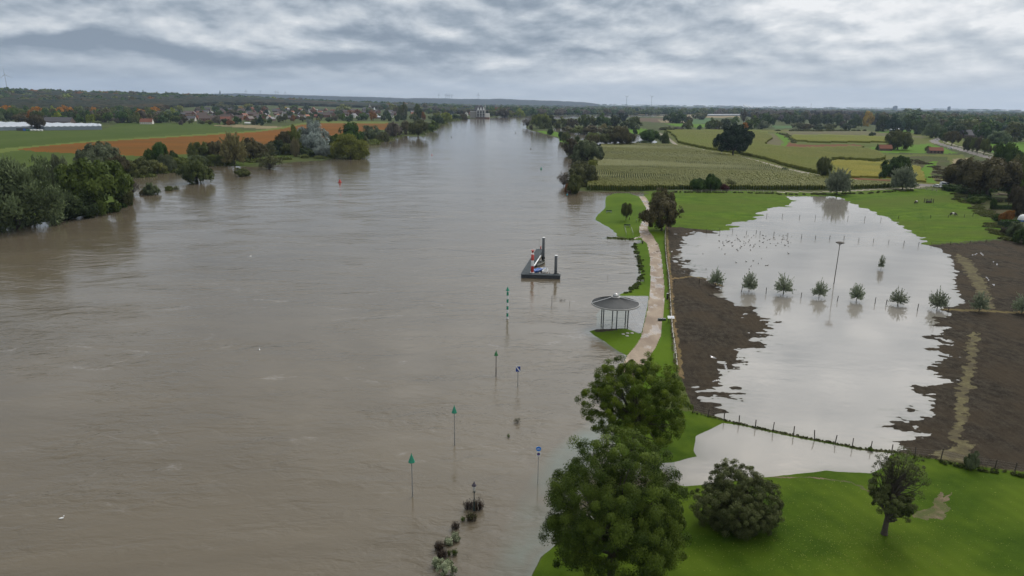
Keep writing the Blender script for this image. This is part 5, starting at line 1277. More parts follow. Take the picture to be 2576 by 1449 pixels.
def bench(px, py, rz, label):
    b = grd(px, py); t = thing('park_bench', b, label, 'bench', rz)
    MB().box((0, 0, .46), (2.2, .62, .07)).build('seat', 'lantern_green', t); MB().box((0, .34, .78), (2.2, .06, .34)).build('backrest', 'lantern_green', t)
    for sx in (-.85, .85): MB().box((sx, .05, .22), (.14, .60, .44)).build('leg', 'zinc_light', t)
bench(1532, 535.5, rad(4), 'park bench on the lawn near the water edge'); bench(1577.5, 571.5, rad(-2), 'park bench on the lawn near the path')
for (x0, y0, x1, y1, lb) in ((1571.5, 579, 1575.5, 592, 'left'), (1588, 579, 1592.5, 592, 'right')):
    a_, c_ = grd(x0, y0), grd(x1, y1); t = thing('stair_railing', a_, 'pale metal handrail of the drowned landing stairs, %s one' % lb, 'railing')
    d_ = c_ - a_; mb = MB(); mb.rod((0, 0, 1.0), (d_.x, d_.y, .8), .05)
    mb.build('handrail', 'galv', t)
    for k in (0, .5, 1): MB().rod((d_.x * k, d_.y * k, -.1), (d_.x * k, d_.y * k, 1.0 - .2 * k), .04).build('post', 'galv', t)
b = grd(1583, 553.5); t = thing('short_post', b, 'short dark post beside the young park tree', 'post'); MB().box((0, 0, .5), (.16, .16, 1.0)).build('post', 'wood_dark', t)
b = grd(1600, 560.5); t = thing('dog_waste_post', b, 'dark post with small pale box near the path', 'post'); MB().rod((0, 0, -.1), (.1, 0, 1.0), .06).build('pole', 'wood_dark', t); MB().box((.12, -.08, 1.05), (.26, .2, .3)).build('box', 'zinc_light', t)

# ---------------------------------------------------------------- fences
def resample(pts, step):
    out = [Vector(pts[0])]; 
    for a, c in zip(pts[:-1], pts[1:]):
        a, c = Vector(a), Vector(c); n_ = max(1, round((c - a).length / step))
        out += [a.lerp(c, (k + 1) / n_) for k in range(n_)]
    return out
def fence(px_pts, label, hgt, rp, rails, mat, rail_m, step=None, name='wire_fence', wire_r=0.012, seed=1, sink=0.4, category='fence'):
    P = [grd(x, y) for x, y in px_pts]
    if step: P = resample(P, step)
    P = [Vector((p.x, p.y, max(gz(p.x, p.y), 0) if gz(p.x, p.y) > -1.2 else 0)) for p in P]
    o0 = P[0]; t = thing(name, o0, label, category); g = np.random.default_rng(seed); tops = []
    proto_ = MB().box((0, 0, (hgt - sink) / 2), (rp * 2, rp * 2, hgt + sink)).build('post', mat, t)
    for i, p in enumerate(P):
        o = proto_ if i == 0 else proto_.copy()
        if i: C.objects.link(o)
        o.parent = t; o.location = (p.x - o0.x, p.y - o0.y, p.z - o0.z); o.rotation_euler = (g.normal() * .05, g.normal() * .05, g.uniform(0, 1)); o.scale = (1, 1, g.uniform(.88, 1.08))
    for z in rails:
        mb = MB()
        for a, c in zip(P[:-1], P[1:]):
            if rail_m == 'wood_pale': mb.rod((a.x - o0.x, a.y - o0.y, a.z - o0.z + z), (c.x - o0.x, c.y - o0.y, c.z - o0.z + z + g.normal() * .03), wire_r, n=5)
            else:
                m_ = (a + c) / 2
                mb.rod((a.x - o0.x, a.y - o0.y, a.z - o0.z + z), (m_.x - o0.x, m_.y - o0.y, m_.z - o0.z + z - .03), wire_r, n=3).rod((m_.x - o0.x, m_.y - o0.y, m_.z - o0.z + z - .03), (c.x - o0.x, c.y - o0.y, c.z - o0.z + z), wire_r, n=3)
        mb.build('rail' if rail_m == 'wood_pale' else 'wire', rail_m, t)
    return t
fence([(1676.5,566),(1672.5,600),(1673.5,632),(1677,667),(1682,702),(1684,729),(1686.5,773),(1689,811.7),(1692.5,852),(1697,878.6),(1700,905),(1703,935)], 'wooden post and rail fence along the gravel path', 1.15, .07, (1.02, .55), 'wood_dark', 'wood_pale', step=3.0, name='rail_fence', wire_r=.055)
fence([(1686,790),(1688.5,812),(1690.5,840),(1694,865),(1696,902)], 'short slack rope fence just left of the rail fence', .9, .05, (.8,), 'wood_pale', 'wood_pale', step=4.0, name='rope_fence', wire_r=.03)
DY = [(1743,1039),(1780.6,1048),(1821,1058.6),(1859,1067.4),(1900,1075.7),(1944,1085),(1996,1096),(2049,1107),(2100.6,1116.7),(2143.6,1125.5),(2189.6,1133.5),(2242.6,1140.5),(2302,1149),(2366.5,1157.5),(2433.5,1175),(2502,1183),(2551.6,1191.5),(2620,1203)]
fence(DY, 'post and wire fence crossing the flood on the low dyke above the lawn', 1.25, .045, (1.1, .8, .5), 'wood_dark', 'galv', wire_r=.004, seed=2)
fence([(1759,713),(1816.5,721.5),(1865,735),(1927,739),(2015,750),(2106,758.6),(2201,764),(2229,767.5),(2308,780),(2385,786)], 'post and wire fence along the flooded willow row', 1.35, .05, (1.2, .7), 'wood_dark', 'galv', wire_r=.008, seed=3)
fence([(1777.5,584.7),(1811,583),(1843,584.7),(1877.5,590),(1902,589),(1912,590.5),(1946.5,593),(1981.5,596),(2016,600),(2051,601.5),(2087,602),(2123,604),(2160,607.5),(2197,610),(2235,613),(2273.5,616.5),(2310,620)], 'line of fence posts across the middle of the flood', 1.3, .055, (1.0,), 'wood_dark', 'galv', wire_r=.008, seed=4)
fence([(1929,544.5),(1968,545.5),(2011,548.5),(2051,550),(2092.5,550.5),(2133,551),(2175,553),(2216,554.5),(2260,551),(2341,549.5),(2385,548),(2425.6,547.5),(2447,545)], 'line of fence posts across the upper end of the flood into the cow meadow', 1.3, .055, (1.0,), 'wood_dark', 'galv', wire_r=.008, seed=5)
fence([(1665,483.5),(1700,483),(1740,483.5),(1790,483.5),(1840,483.5),(1900,483.5),(1960,486)], 'wooden rail fence at the lower maize edge', 1.1, .07, (1.0, .55), 'wood_pale', 'wood_pale', step=4.0, name='rail_fence', wire_r=.04, seed=6)
fence([(2343,617),(2391,617),(2440,613.5),(2480,611),(2530,608)], 'fence posts between cow meadow and ploughed soil', 1.1, .05, (.9,), 'wood_dark', 'galv', wire_r=.008, seed=7)
fence([(2280,476),(2300,475),(2330,478),(2345,480),(2356,482)], 'weathered wooden fence at the bend of the road by the parked cars', 1.2, .1, (1.0, .5), 'wood_pale', 'wood_pale', step=2.5, name='rail_fence', wire_r=.06, seed=8)

# ---------------------------------------------------------------- stork nest pole
b = at(2097.4, 715); zt = top_z(b, 612)
t = thing('nest_pole', b, 'tall dark pole carrying a wide stork nest, standing in the flooded field', 'stork nest')
tilt = Vector((at(2109, 612, zt).x - b.x, at(2109, 612, zt).y - b.y, 0)); tilt = Vector((0.12, 0, 0))
MB().rod((0, 0, -1), (tilt.x, tilt.y, zt), .10, .07, 10).build('pole', 'wood_dark', t)
for a_ in range(4): MB().rod((tilt.x, tilt.y, zt - .5), (tilt.x + .6 * math.cos(a_ * PI / 2), .6 * math.sin(a_ * PI / 2), zt), .03).build('brace', 'wood_dark', t)
MB().lathe([(.35, zt - .02), (.80, zt + .03), (.88, zt + .22), (.60, zt + .30), (.2, zt + .26)], (tilt.x, tilt.y, 0), n=18).build('nest', 'nest', t)
g = np.random.default_rng(8); mb = MB()
for k in range(60):
    a_ = g.uniform(0, 2 * PI); r1 = g.uniform(.6, .8); r2 = g.uniform(.85, 1.05); a2 = a_ + g.uniform(-.5, .5)
    mb.rod((tilt.x + r1 * math.cos(a_), r1 * math.sin(a_), zt + g.uniform(.05, .25)), (tilt.x + r2 * math.cos(a2), r2 * math.sin(a2), zt + g.uniform(.05, .3)), .012, n=3)
mb.build('twigs', 'nest', t)

# ---------------------------------------------------------------- pollard willows in the flood
def pollard_mesh(seed, nsh=130, nl=24):
    g = np.random.default_rng(seed); SH = []; cen = []; nor = []; ax = []; tint = []
    for s in range(nsh):
        th = g.uniform(0, 2 * PI); ph = math.acos(1 - g.random() * 1.25)
        d = np.array([math.cos(th) * math.sin(ph), math.sin(th) * math.sin(ph), math.cos(ph)])
        ln = g.uniform(.68, 1.05) * (1.0 - .06 * ph)
        if g.random() < .06: ln *= 1.25
        p0 = np.array([0, 0, .27]) + d * .03; pts = [p0]
        for k in range(1, 5):
            f = k / 4; pts.append(p0 + d * ln * f * np.array([1, 1, .72]) + np.array([0, 0, .02 * f * f]) * ln * 1.5 + g.normal(size=3) * .02)
        SH.append([(*pts[k], .006 * (1 - k / 5)) for k in (0, 2, 4)])
        st = g.random()
        for _ in range(nl):
            f = g.uniform(.22, 1.0) * 4; i = min(int(f), 3); p = pts[i] + (pts[i + 1] - pts[i]) * (f - i)
            cen.append(p + g.normal(size=3) * .022); nor.append(unit(np.cross(d, g.normal(size=3)))); ax.append(unit(d + g.normal(size=3) * .55)); tint.append(np.clip(st * .5 + g.random() * .5, 0, 1))
    cen, nor, ax = np.array(cen), np.array(nor), np.array(ax)
    v, f = quads(cen, nor, g.uniform(.040, .075, len(cen)), .34, g, ax)
    cm = mesh_np('crown', v, f, None, False, {'tint': ('FACE', np.array(tint))})
    v, f = tubes([[(0, 0, -.1, .055), (0, 0, .12, .04), (0, 0, .22, .045), (0, 0, .29, .062), (0, 0, .32, .03)]] + SH, 5)
    wm = mesh_np('trunk', v, f, MATS['bark'], False)
    return cm, wm
PW = [pollard_mesh(900 + i) for i in range(3)]
BW = [pollard_mesh(910 + i, 300, 60) for i in range(3)]
WL = [(1800,719,44,676,'first, nearest to the brown soil on the left'),(1884,733,46,684,'second, with one long shoot'),(1970,741,52,690,'third and widest'),(2060,749,42,705,'fourth, just left below the stork nest pole'),(2154,758,42,713,'fifth, right of the stork nest pole'),(2258,767,50,727,'sixth from the left'),(2357,778,54,728,'seventh, at the right edge of the water'),(2462.6,784,50,733,'eighth, standing on dry soil'),(2570,789,56,742,'ninth, cut by the right edge')]
for i, (x, yb, wd, yt, lb) in enumerate(WL):
    b = grd(x, yb); h_ = top_z(b, yt) - b.z; Rr = wd * mpp((b.x, b.y, 2)) / 2 * 0.98
    e = thing('pollard_willow', b, 'young pollard willow of the row, ' + lb, 'tree', RNG.uniform(0, 6), 'row of young pollard willows'); e.scale = (Rr, Rr, h_)
    inst(PW[i % 3][0], 'crown', e, MATS['leaf_pollard']); inst(PW[i % 3][1], 'trunk', e)
for i, (x, yb, wd, yt, m_, lb) in enumerate(((2105, 489, 60, 425, 'pollard', 'full pollard willow at the dyke corner above the flooded field'), (2270, 477, 58, 418, 'pollard', 'grey green willow in front of the dark oak by the road'), (590, 416, 62, 331, 'tan', 'tall feathery yellowish tree standing with its feet in the flood'))):
    b = grd(x, yb); h_ = top_z(b, yt) - b.z; Rr = wd * mpp((b.x, b.y, 2)) / 2 * 1.1
    e = thing('tree', b, lb, 'tree', 1.0 + i); e.scale = (Rr, Rr, h_ * .98)
    inst(BW[i][0], 'crown', e, MATS['leaf_' + m_]); inst(BW[i][1], 'trunk', e)
b = at(2216, 677); e = thing('pollard_willow', b, 'slim lone young willow far out in the flood, right of the nest pole', 'tree'); e.scale = (.95, .95, top_z(b, 641))
inst(PW[1][0], 'crown', e, MATS['leaf_pollard']); inst(PW[1][1], 'trunk', e)

# ---------------------------------------------------------------- drowned shrubs near the lantern, reeds, leafy clumps
def twig_clump(px, yb, wpx, yt, n, label, mat='twig', name='shrub', leaves=0, lmat=None, spread=.6, seed=1):
    b = at(px, yb); h_ = top_z(b, yt); Rr = wpx * mpp((b.x, b.y, .5)) / 2; g = np.random.default_rng(seed)
    e = thing(name, b, label, 'shrub'); P = []; cen = []
    for _ in range(n):
        a_ = g.uniform(0, 2 * PI); r_ = Rr * .75 * math.sqrt(g.random()); x, y = r_ * math.cos(a_), r_ * math.sin(a_) * .8
        hh = h_ * g.uniform(.45, 1.0) * (1 - .4 * r_ / Rr); dx, dy = g.normal() * .12 * h_ + x * .25, g.normal() * .12 * h_
        P.append([(x, y, -.2, .014), (x + dx * .5, y + dy * .5, hh * .55, .010), (x + dx, y + dy, hh, .004)])
        for _ in range(3):
            f = g.uniform(.3, .9); bx_, by_, bz_ = x + dx * f, y + dy * f, hh * f; P.append([(bx_, by_, bz_, .007), (bx_ + g.normal() * .12, by_ + g.normal() * .12, bz_ + abs(g.normal()) * .18, .003)])
            cen.append((bx_, by_, bz_ + .08))
    v, f = tubes(P, 3); link('stems', mesh_np('stems', v, f, MATS['leaf_' + mat]), e)
    if leaves:
        cen = np.array(cen)[g.integers(0, len(cen), leaves)] + g.normal(size=(leaves, 3)) * .07; cen[:, 2] = np.maximum(cen[:, 2], .03)
        v, f = quads(cen, unit(g.normal(size=(leaves, 3)) + [0, 0, 1.0]), g.uniform(.03, .07, leaves), .6, g)
        link('leaves', mesh_np('leaves', v, f, MATS['leaf_' + (lmat or mat)], False, {'tint': ('FACE', g.random(leaves))}), e)
twig_clump(1180, 1280, 26, 1252, 90, 'bare dark twiggy shrub left of the street lantern', seed=1, leaves=240)
twig_clump(1203, 1281, 28, 1250, 110, 'bare dark twiggy shrub right of the street lantern', seed=2, leaves=300)
twig_clump(1209, 1270, 12, 1232, 7, 'few tall bare stems right of the street lantern', seed=3)
twig_clump(1186, 1308, 32, 1284, 100, 'dark drowned shrub in front of the street lantern', seed=4, leaves=250, lmat='olive')
twig_clump(1145, 1330, 20, 1308, 70, 'small dark twiggy shrub left of the lantern shrubs', seed=5, leaves=120)
twig_clump(1105, 1382, 26, 1358, 130, 'purple brown drowned shrub, left of the pale leafy ones', seed=6, leaves=500)
twig_clump(1112, 1402, 28, 1380, 110, 'dark drowned shrub just below the purple brown one', seed=7, leaves=300)
twig_clump(1130, 1396, 8, 1382, 30, 'tiny green tuft in the flood, left one', mat='green', seed=8, leaves=90)
twig_clump(1144, 1396, 12, 1380, 40, 'tiny green tuft in the flood, right one', mat='green', seed=9, leaves=140)
twig_clump(1165, 1310, 12, 1300, 26, 'green water plant beside the dark lantern shrub', mat='green', seed=10, leaves=80)
twig_clump(1302, 1064, 22, 1048, 26, 'small twiggy tuft drifting below the blue square board', seed=11, leaves=110, lmat='olive')
twig_clump(1278, 1100, 14, 1094, 12, 'flat scrap of weed in the river', seed=12, leaves=60, lmat='green')
twig_clump(1415, 757, 20, 753, 16, 'low scrap of weed between jetty and pavilion', seed=13, leaves=50)
def leaf_clump(px, yb, wpx, yt, label, n=900, seed=1, mat='beige'):
    b = at(px, yb); h_ = max(top_z(b, yt), .3); Rr = wpx * mpp((b.x, b.y, .3)) / 2
    cm, cl = crown_mesh('foliage', [(0, 0, h_ * .45, Rr * .85, Rr * .8, h_ * .5), (Rr * .3, -.1, h_ * .3, Rr * .6, Rr * .6, h_ * .4)], 40, n, .22, .075, seed, asp=.7)
    e = thing('leafy_shrub', b, label, 'shrub'); link('foliage', cm, e); cm.materials.append(MATS['leaf_' + mat])
leaf_clump(1146, 1358, 22, 1341, 'pale variegated shrub top in the flood, uppermost of four', seed=1)
leaf_clump(1128, 1368, 18, 1355, 'pale variegated shrub top in the flood, beside the purple brown shrub', seed=2)
leaf_clump(1098, 1424, 24, 1406, 'pale variegated shrub top, the left one of the lowest two', 1200, seed=3)
leaf_clump(1122, 1448, 52, 1408, 'largest pale variegated shrub at the bottom of the picture', 3600, seed=4)

# ---------------------------------------------------------------- animals
def belted(px, py, rz, label):
    import bmesh as _b
    b = grd(px, py); e = thing('cow', b, label, 'cow', rz)
    V = [(0, 0, 1.0), (-.55, 0, 1.02), (-.95, 0, 1.05), (.50, 0, .98), (.85, 0, 1.0), (1.15, 0, .80), (1.38, 0, .42), (1.55, 0, .16),
         (-.85, .22, .75), (-.95, .22, .42), (-.88, .22, .02), (-.85, -.22, .75), (-.78, -.22, .42), (-.72, -.22, .02),
         (.62, .22, .70), (.60, .22, .38), (.62, .22, .02), (.62, -.22, .70), (.74, -.22, .38), (.80, -.22, .02), (-1.12, 0, 1.0), (-1.20, 0, .45), (1.30, .17, .60), (1.30, -.17, .60)]
    E = [(0, 1), (1, 2), (0, 3), (3, 4), (4, 5), (5, 6), (6, 7), (2, 8), (8, 9), (9, 10), (2, 11), (11, 12), (12, 13), (4, 14), (14, 15), (15, 16), (4, 17), (17, 18), (18, 19), (2, 20), (20, 21), (5, 22), (5, 23)]
    Rs = [.42, .42, .36, .41, .34, .20, .14, .09, .17, .09, .06, .17, .09, .06, .15, .08, .06, .15, .08, .06, .05, .03, .03, .03]
    me = bpy.data.meshes.new('body'); bm = _b.new(); ly = bm.verts.layers.skin.verify(); vs = [bm.verts.new(v) for v in V]
    for a_, c_ in E: bm.edges.new((vs[a_], vs[c_]))
    for v, r_ in zip(vs, Rs): v[ly].radius = (r_, r_); v[ly].use_root = False
    vs[0][ly].use_root = True
    bm.to_mesh(me); bm.free()
    o = bpy.data.objects.new('body', me); C.objects.link(o); o.parent = e
    o.modifiers.new('skin', 'SKIN').use_smooth_shade = True
    sb = o.modifiers.new('sub', 'SUBSURF'); sb.levels = 1; sb.render_levels = 2
    if 'cow_coat' not in MATS:
        m, t_, bs, out = new_mat('cow_coat'); tcn = t_.node('ShaderNodeTexCoord'); sp = t_.node('ShaderNodeSeparateXYZ', inp={0: tcn.outputs['Object']})
        n_ = t_.math('MULTIPLY', t_.noise(tcn.outputs['Object'], 3.0, 3), .2)
        f_ = t_.math('LESS_THAN', t_.math('ABSOLUTE', t_.math('ADD', sp.outputs[0], t_.math('SUBTRACT', n_, .02))), .30)
        t_.l.new(t_.mix(f_, (.022, .012, .009), (.70, .67, .62)), bs.inputs['Base Color']); bs.inputs['Roughness'].default_value = .75
        MATS['cow_coat'] = m
    me.materials.append(MATS['cow_coat'])
    return e
belted(2397, 543.5, rad(-12), 'dark brown cow with white belt grazing head to the right on the meadow')
belted(2304, 512.5, rad(215), 'dark brown cow with white belt, smaller and turned away, near the flood edge')
# hay rack
b = grd(2336, 510.5); t = thing('hay_rack', b, 'dark wire hay rack with posts on the cow meadow', 'hay rack', rad(3))
mb = MB()
for k in range(12):
    mb.box((-1.4 + .255 * k, -.75, .95), (.03, .03, 1.1)).box((-1.4 + .255 * k, .75, .95), (.03, .03, 1.1))
mb.box((0, -.75, 1.5), (2.9, .05, .05)).box((0, .75, 1.5), (2.9, .05, .05)).box((0, -.75, .5), (2.9, .05, .05)).box((0, .75, .5), (2.9, .05, .05)); mb.build('bars', 'steel_dark', t)
for sx in (-1.5, 1.5):
    for sy_ in (-.8, .8): MB().box((sx, sy_, .9), (.18, .18, 2.0)).build('post', 'wood_dark', t)
MB().box((0, 0, .55), (2.4, 1.1, .7), taper=.7).build('hay', 'nest', t)
# water birds resting in the flood
def bird_mesh():
    mb = MB(); prof = [(.02, -.30), (.11, -.20), (.15, 0.0), (.12, .16), (.04, .26)]
    n_ = 8; V = []; 
    for r_, x in prof:
        for k in range(n_): V.append((x, r_ * math.cos(2 * PI * k / n_), .09 + r_ * .8 * math.sin(2 * PI * k / n_)))
    F = [(i * n_ + k, i * n_ + (k + 1) % n_, (i + 1) * n_ + (k + 1) % n_, (i + 1) * n_ + k) for i in range(4) for k in range(n_)]
    mb.add(V, F); mb.rod((.20, 0, .14), (.27, 0, .34), .045, .035, 6); mb.lathe([(.03, .30), (.06, .35), (.055, .40), (.01, .43)], (.29, 0, 0), 8); mb.rod((.32, 0, .36), (.42, 0, .35), .02, .008, 4)
    return mb
duck0 = bird_mesh().build('duck', 'bird', None)
g = np.random.default_rng(12); spots = []
for _ in range(92):
    if g.random() < .8: zx, zy = g.uniform(380, 1220), np.clip(g.normal(745, 55), 660, 900)
    else: zx, zy = g.uniform(200, 1000), g.uniform(660, 1050)
    spots.append((1724 + zx * .2203, 447 + zy * .2203))
for i, (x, y) in enumerate(spots):
    o = duck0 if i == 0 else duck0.copy()
    if i: C.objects.link(o)
    o.location = at(x, y); o.rotation_euler = (0, 0, g.uniform(0, 6.3)); k = g.uniform(.55, .9); o.scale = (k,) * 3
    o['label'] = 'dark duck of the flock resting on the flooded field'; o['category'] = 'duck'; o['group'] = 'ducks on the flooded field'
def gull(px, py, z, rz, label, on_water=False):
    p = at(px, py, z); mb = bird_mesh(); o = mb.build('body', 'bird_white', None)
    e = thing('gull', p, label, 'gull', rz); o.parent = e; e.scale = (.75,) * 3
    if not on_water:
        for s in (-1, 1): MB().add([(.08, 0, .15), (-.10, 0, .15), (-.02, s * .35, .27), (.12, s * .35, .27), (-.14, s * .72, .18)], [(0, 2 if s < 0 else 3, 3 if s < 0 else 2, 1), (3, 2, 4)]).build('wing', 'bird_white', e)
gull(630.5, 645.5, .6, 1.0, 'white gull flying low over the brown river, upper one'); gull(155, 1305, 0, .4, 'white gull floating on the river near the lower left corner', True)
gull(653, 881, 0, 2.0, 'small pale gull floating in mid river', True); gull(1690, 513, .8, .2, 'small white gull over the green meadow by the dark tree pair')
gull(1690, 634, 3, .6, 'tiny white gull above the rail fence')

# ---------------------------------------------------------------- vehicles
def car(px, py, rz, label, van=False):
    b = grd(px, py); e = thing('parked_van' if van else 'car', b, label, 'van' if van else 'car', rz)
    if van: Lh, Wd, prof = 5.2, 2.0, [(-2.6, .4), (-2.6, 1.1), (-2.55, 2.3), (-2.3, 2.42), (1.0, 2.42), (1.35, 2.30), (1.95, 1.35), (2.5, 1.15), (2.6, .9), (2.6, .4)]
    else: Lh, Wd, prof = 4.3, 1.8, [(-2.15, .35), (-2.15, .95), (-1.9, 1.05), (-1.5, 1.42), (-1.1, 1.52), (.35, 1.50), (.6, 1.42), (1.15, 1.0), (1.95, .85), (2.12, .65), (2.15, .35)]
    n_ = len(prof); V = []
    for s in (-1, 1):
        for x, z in prof: V.append((x, s * Wd / 2 * (1 - max(0, z - .95) * .13), z))
    F = [tuple(range(n_)), tuple(range(n_, 2 * n_))[::-1]] + [(k, n_ + k, n_ + (k + 1) % n_, (k + 1) % n_) for k in range(n_)]
    body = MB().add(V, F).build('body', 'car_white', e)
    wz = 2.2 if van else 1.42; w0 = 1.45 if van else .98
    for s in (-1, 1):
        y0 = s * (Wd / 2 * (1 - (w0 - .95) * .13) + .006); y1 = s * (Wd / 2 * (1 - (wz - .95) * .13) + .006)
        xa, xb, xc, xd = (-1.4, 1.75, 1.2, -1.3) if van else (-1.65, 1.0, .45, -1.2)
        MB().add([(xa, y0, w0), (xb, y0, w0), (xc, y1, wz), (xd, y1, wz)], [(0, 1, 2, 3)]).build('side_window', 'glass_dark', e)
        for x in (-Lh * .31, Lh * .31):
            w_ = MB().rod((x, s * (Wd / 2 - .2), .33), (x, s * (Wd / 2 + .02), .33), .33, n=16).build('wheel', 'tyre', e); MB().rod((x, s * (Wd / 2), .33), (x, s * (Wd / 2 + .035), .33), .18, n=12).build('rim', 'galv', w_)
        MB().box((Lh / 2 - .02, s * (Wd / 2 - .3), .72), (.08, .3, .16)).build('headlight', 'zinc_light', e); MB().box((-Lh / 2 + .0, s * (Wd / 2 - .2), .85), (.06, .2, .2)).build('tail_light', 'red', e)
    if van: MB().add([(1.38, -.85, 2.27), (1.38, .85, 2.27), (1.97, .92, 1.40), (1.97, -.92, 1.40)], [(0, 3, 2, 1)]).build('windscreen', 'glass_dark', e).location = (.02, 0, .02)
    else:
        MB().add([(.60, -.72, 1.42), (.60, .72, 1.42), (1.12, .8, 1.04), (1.12, -.8, 1.04)], [(0, 3, 2, 1)]).build('windscreen', 'glass_dark', e).location = (.02, 0, .03)
        MB().add([(-1.52, -.72, 1.40), (-1.52, .72, 1.40), (-1.88, .78, 1.08), (-1.88, -.78, 1.08)], [(0, 1, 2, 3)]).build('rear_window', 'glass_dark', e).location = (-.02, 0, .03)
    return e
car(2358, 471.5, rad(-60), 'white car parked at the road left of the white van'); car(2377, 470, rad(-72), 'white van parked at the road right of the white car', True)
car(2390, 374.5, rad(140), 'white car driving on the road toward the bend'); car(2357, 353.5, rad(150), 'tiny white car in the far road bend')

# ---------------------------------------------------------------- small buildings
def house(px, py, w_, d_, hw, hr_, rz, label, wall_m, roof_m, name='house', cat='house', chimney=True, windows=True, over=.3, group=None, z=None):
    b = grd(px, py); e = thing(name, b, label, cat, rz, group)
    wl = MB().add([(-w_/2, -d_/2, -1), (w_/2, -d_/2, -1), (w_/2, d_/2, -1), (-w_/2, d_/2, -1), (-w_/2, -d_/2, hw), (w_/2, -d_/2, hw), (w_/2, d_/2, hw), (-w_/2, d_/2, hw), (-w_/2, 0, hw + hr_), (w_/2, 0, hw + hr_)],
             [(0, 1, 5, 4), (2, 3, 7, 6), (1, 2, 6, 9, 5), (3, 0, 4, 8, 7)]).build('wall', wall_m, e)
    k = over / (d_ / 2); x2 = w_ / 2 + over; th = .22
    rf = MB()
    for s in (-1, 1):
        rf.add([(-x2, s * (d_/2 + over), hw - hr_ * k + .03), (x2, s * (d_/2 + over), hw - hr_ * k + .03), (x2, 0, hw + hr_ + .03), (-x2, 0, hw + hr_ + .03),
                (-x2, s * (d_/2 + over), hw - hr_ * k + th), (x2, s * (d_/2 + over), hw - hr_ * k + th), (x2, 0, hw + hr_ + th), (-x2, 0, hw + hr_ + th)],
               [(0, 1, 2, 3), (7, 6, 5, 4), (0, 4, 5, 1), (1, 5, 6, 2), (3, 7, 4, 0)])
    rf = rf.build('roof', roof_m, e)
    if chimney: MB().box((w_ * .3, 0, hw + hr_ + .4), (.7, .6, 1.4)).build('chimney', 'brick', rf)
    if windows:
        nw = max(1, int(w_ / 3))
        for i in range(nw): MB().box((-w_/2 + w_ * (i + .5) / nw, -d_/2 - .012, hw * .5), (1.2, .06, 1.3)).build('window', 'window_dark', e)
    return e
house(2225, 379, 11, 7, 2.2, 3.2, rad(-8), 'low barn with red tiled roof under the broad green tree', 'brick_brown', 'roof_red', 'barn', 'barn', False, False)
house(2351.5, 385.5, 12, 6, 2.6, 2.6, rad(-6), 'brick shed with red tiled roof on the green paddock', 'brick_brown', 'roof_red', 'barn', 'shed', False)
house(2442, 347, 30, 14, 4.0, 7, rad(4), 'grey roofed farmhouse before the wood at the right', 'brick_brown', 'roof_slate', 'farmhouse', 'house')
house(2482, 343, 14, 8, 3, 3, rad(-14), 'low grey shed right of the grey roofed farmhouse', 'brick_brown', 'stone', 'shed', 'shed', False, False)
# garden hedges, wood pile, white tent
def hedge(x0, y0, x1, y1, h_, wd, label, mat='dark'):
    a_, c_ = grd(x0, y0), grd(x1, y1); ln = (c_ - a_).length; rz = math.atan2(c_.y - a_.y, c_.x - a_.x); g = np.random.default_rng(int(x0))
    e = thing('hedge', a_, label, 'hedge', rz); n_ = int(500 * ln / 4)
    cen = np.stack([g.uniform(0, ln, n_), g.choice([-1, 1], n_) * wd / 2 * g.uniform(.8, 1.05, n_), g.uniform(0, h_, n_)], -1); tp = g.random(n_) < .45; cen[tp, 2] = h_ * g.uniform(.93, 1.05, tp.sum()); cen[tp, 1] = g.uniform(-wd / 2, wd / 2, tp.sum())
    v, f = quads(cen, unit(g.normal(size=(n_, 3)) + [0, 0, .6]), g.uniform(.14, .3, n_), .6, g)
    link('leaves', mesh_np('leaves', v, f, MATS['leaf_' + mat], False, {'tint': ('FACE', g.random(n_))}), e); MB().box((ln / 2, 0, h_ / 2 - .2), (ln, wd * .85, h_ * .85)).build('core', 'hedge_dark', e)
hedge(2497, 526, 2576, 527, 1.6, 1.2, 'long low dark hedge below the garden beds'); hedge(2512, 571, 2560, 572, 2.4, 2.0, 'thick dark green hedge above the meadow corner')
hedge(2496, 508, 2520, 509, 1.3, 1.6, 'dark brown garden bed hedge, left one', 'brown'); hedge(2530, 508, 2556, 509, 1.3, 1.6, 'dark brown garden bed hedge, right one', 'brown')
b = grd(2519, 491); t = thing('wood_pile', b, 'pale grey wood pile behind the garden lawn', 'wood pile', rad(3))
for (x, z_, w_) in ((-2.5, .4, 2.5), (0, .8, 2.6), (2.4, .6, 2.2)):
    mb = MB(); 
    for k in range(5): mb.rod((x - w_ / 2, -.6 + .3 * k, z_ * .5), (x + w_ / 2, -.6 + .3 * k, z_ * .5), z_ * .5, n=7)
    mb.build('logs', 'wood_post', t)
b = grd(2571, 557); t = thing('garden_tent', b, 'white domed tent at the right edge among garden shrubs', 'tent')
MB().lathe([(1.5, 0), (1.5, .9), (1.3, 1.7), (.8, 2.3), (.1, 2.6)], n=14).build('canvas', 'white', t, True); MB().lathe([(1.53, .1), (1.53, .6)], n=14).build('stripe', 'tarp_blue', t)
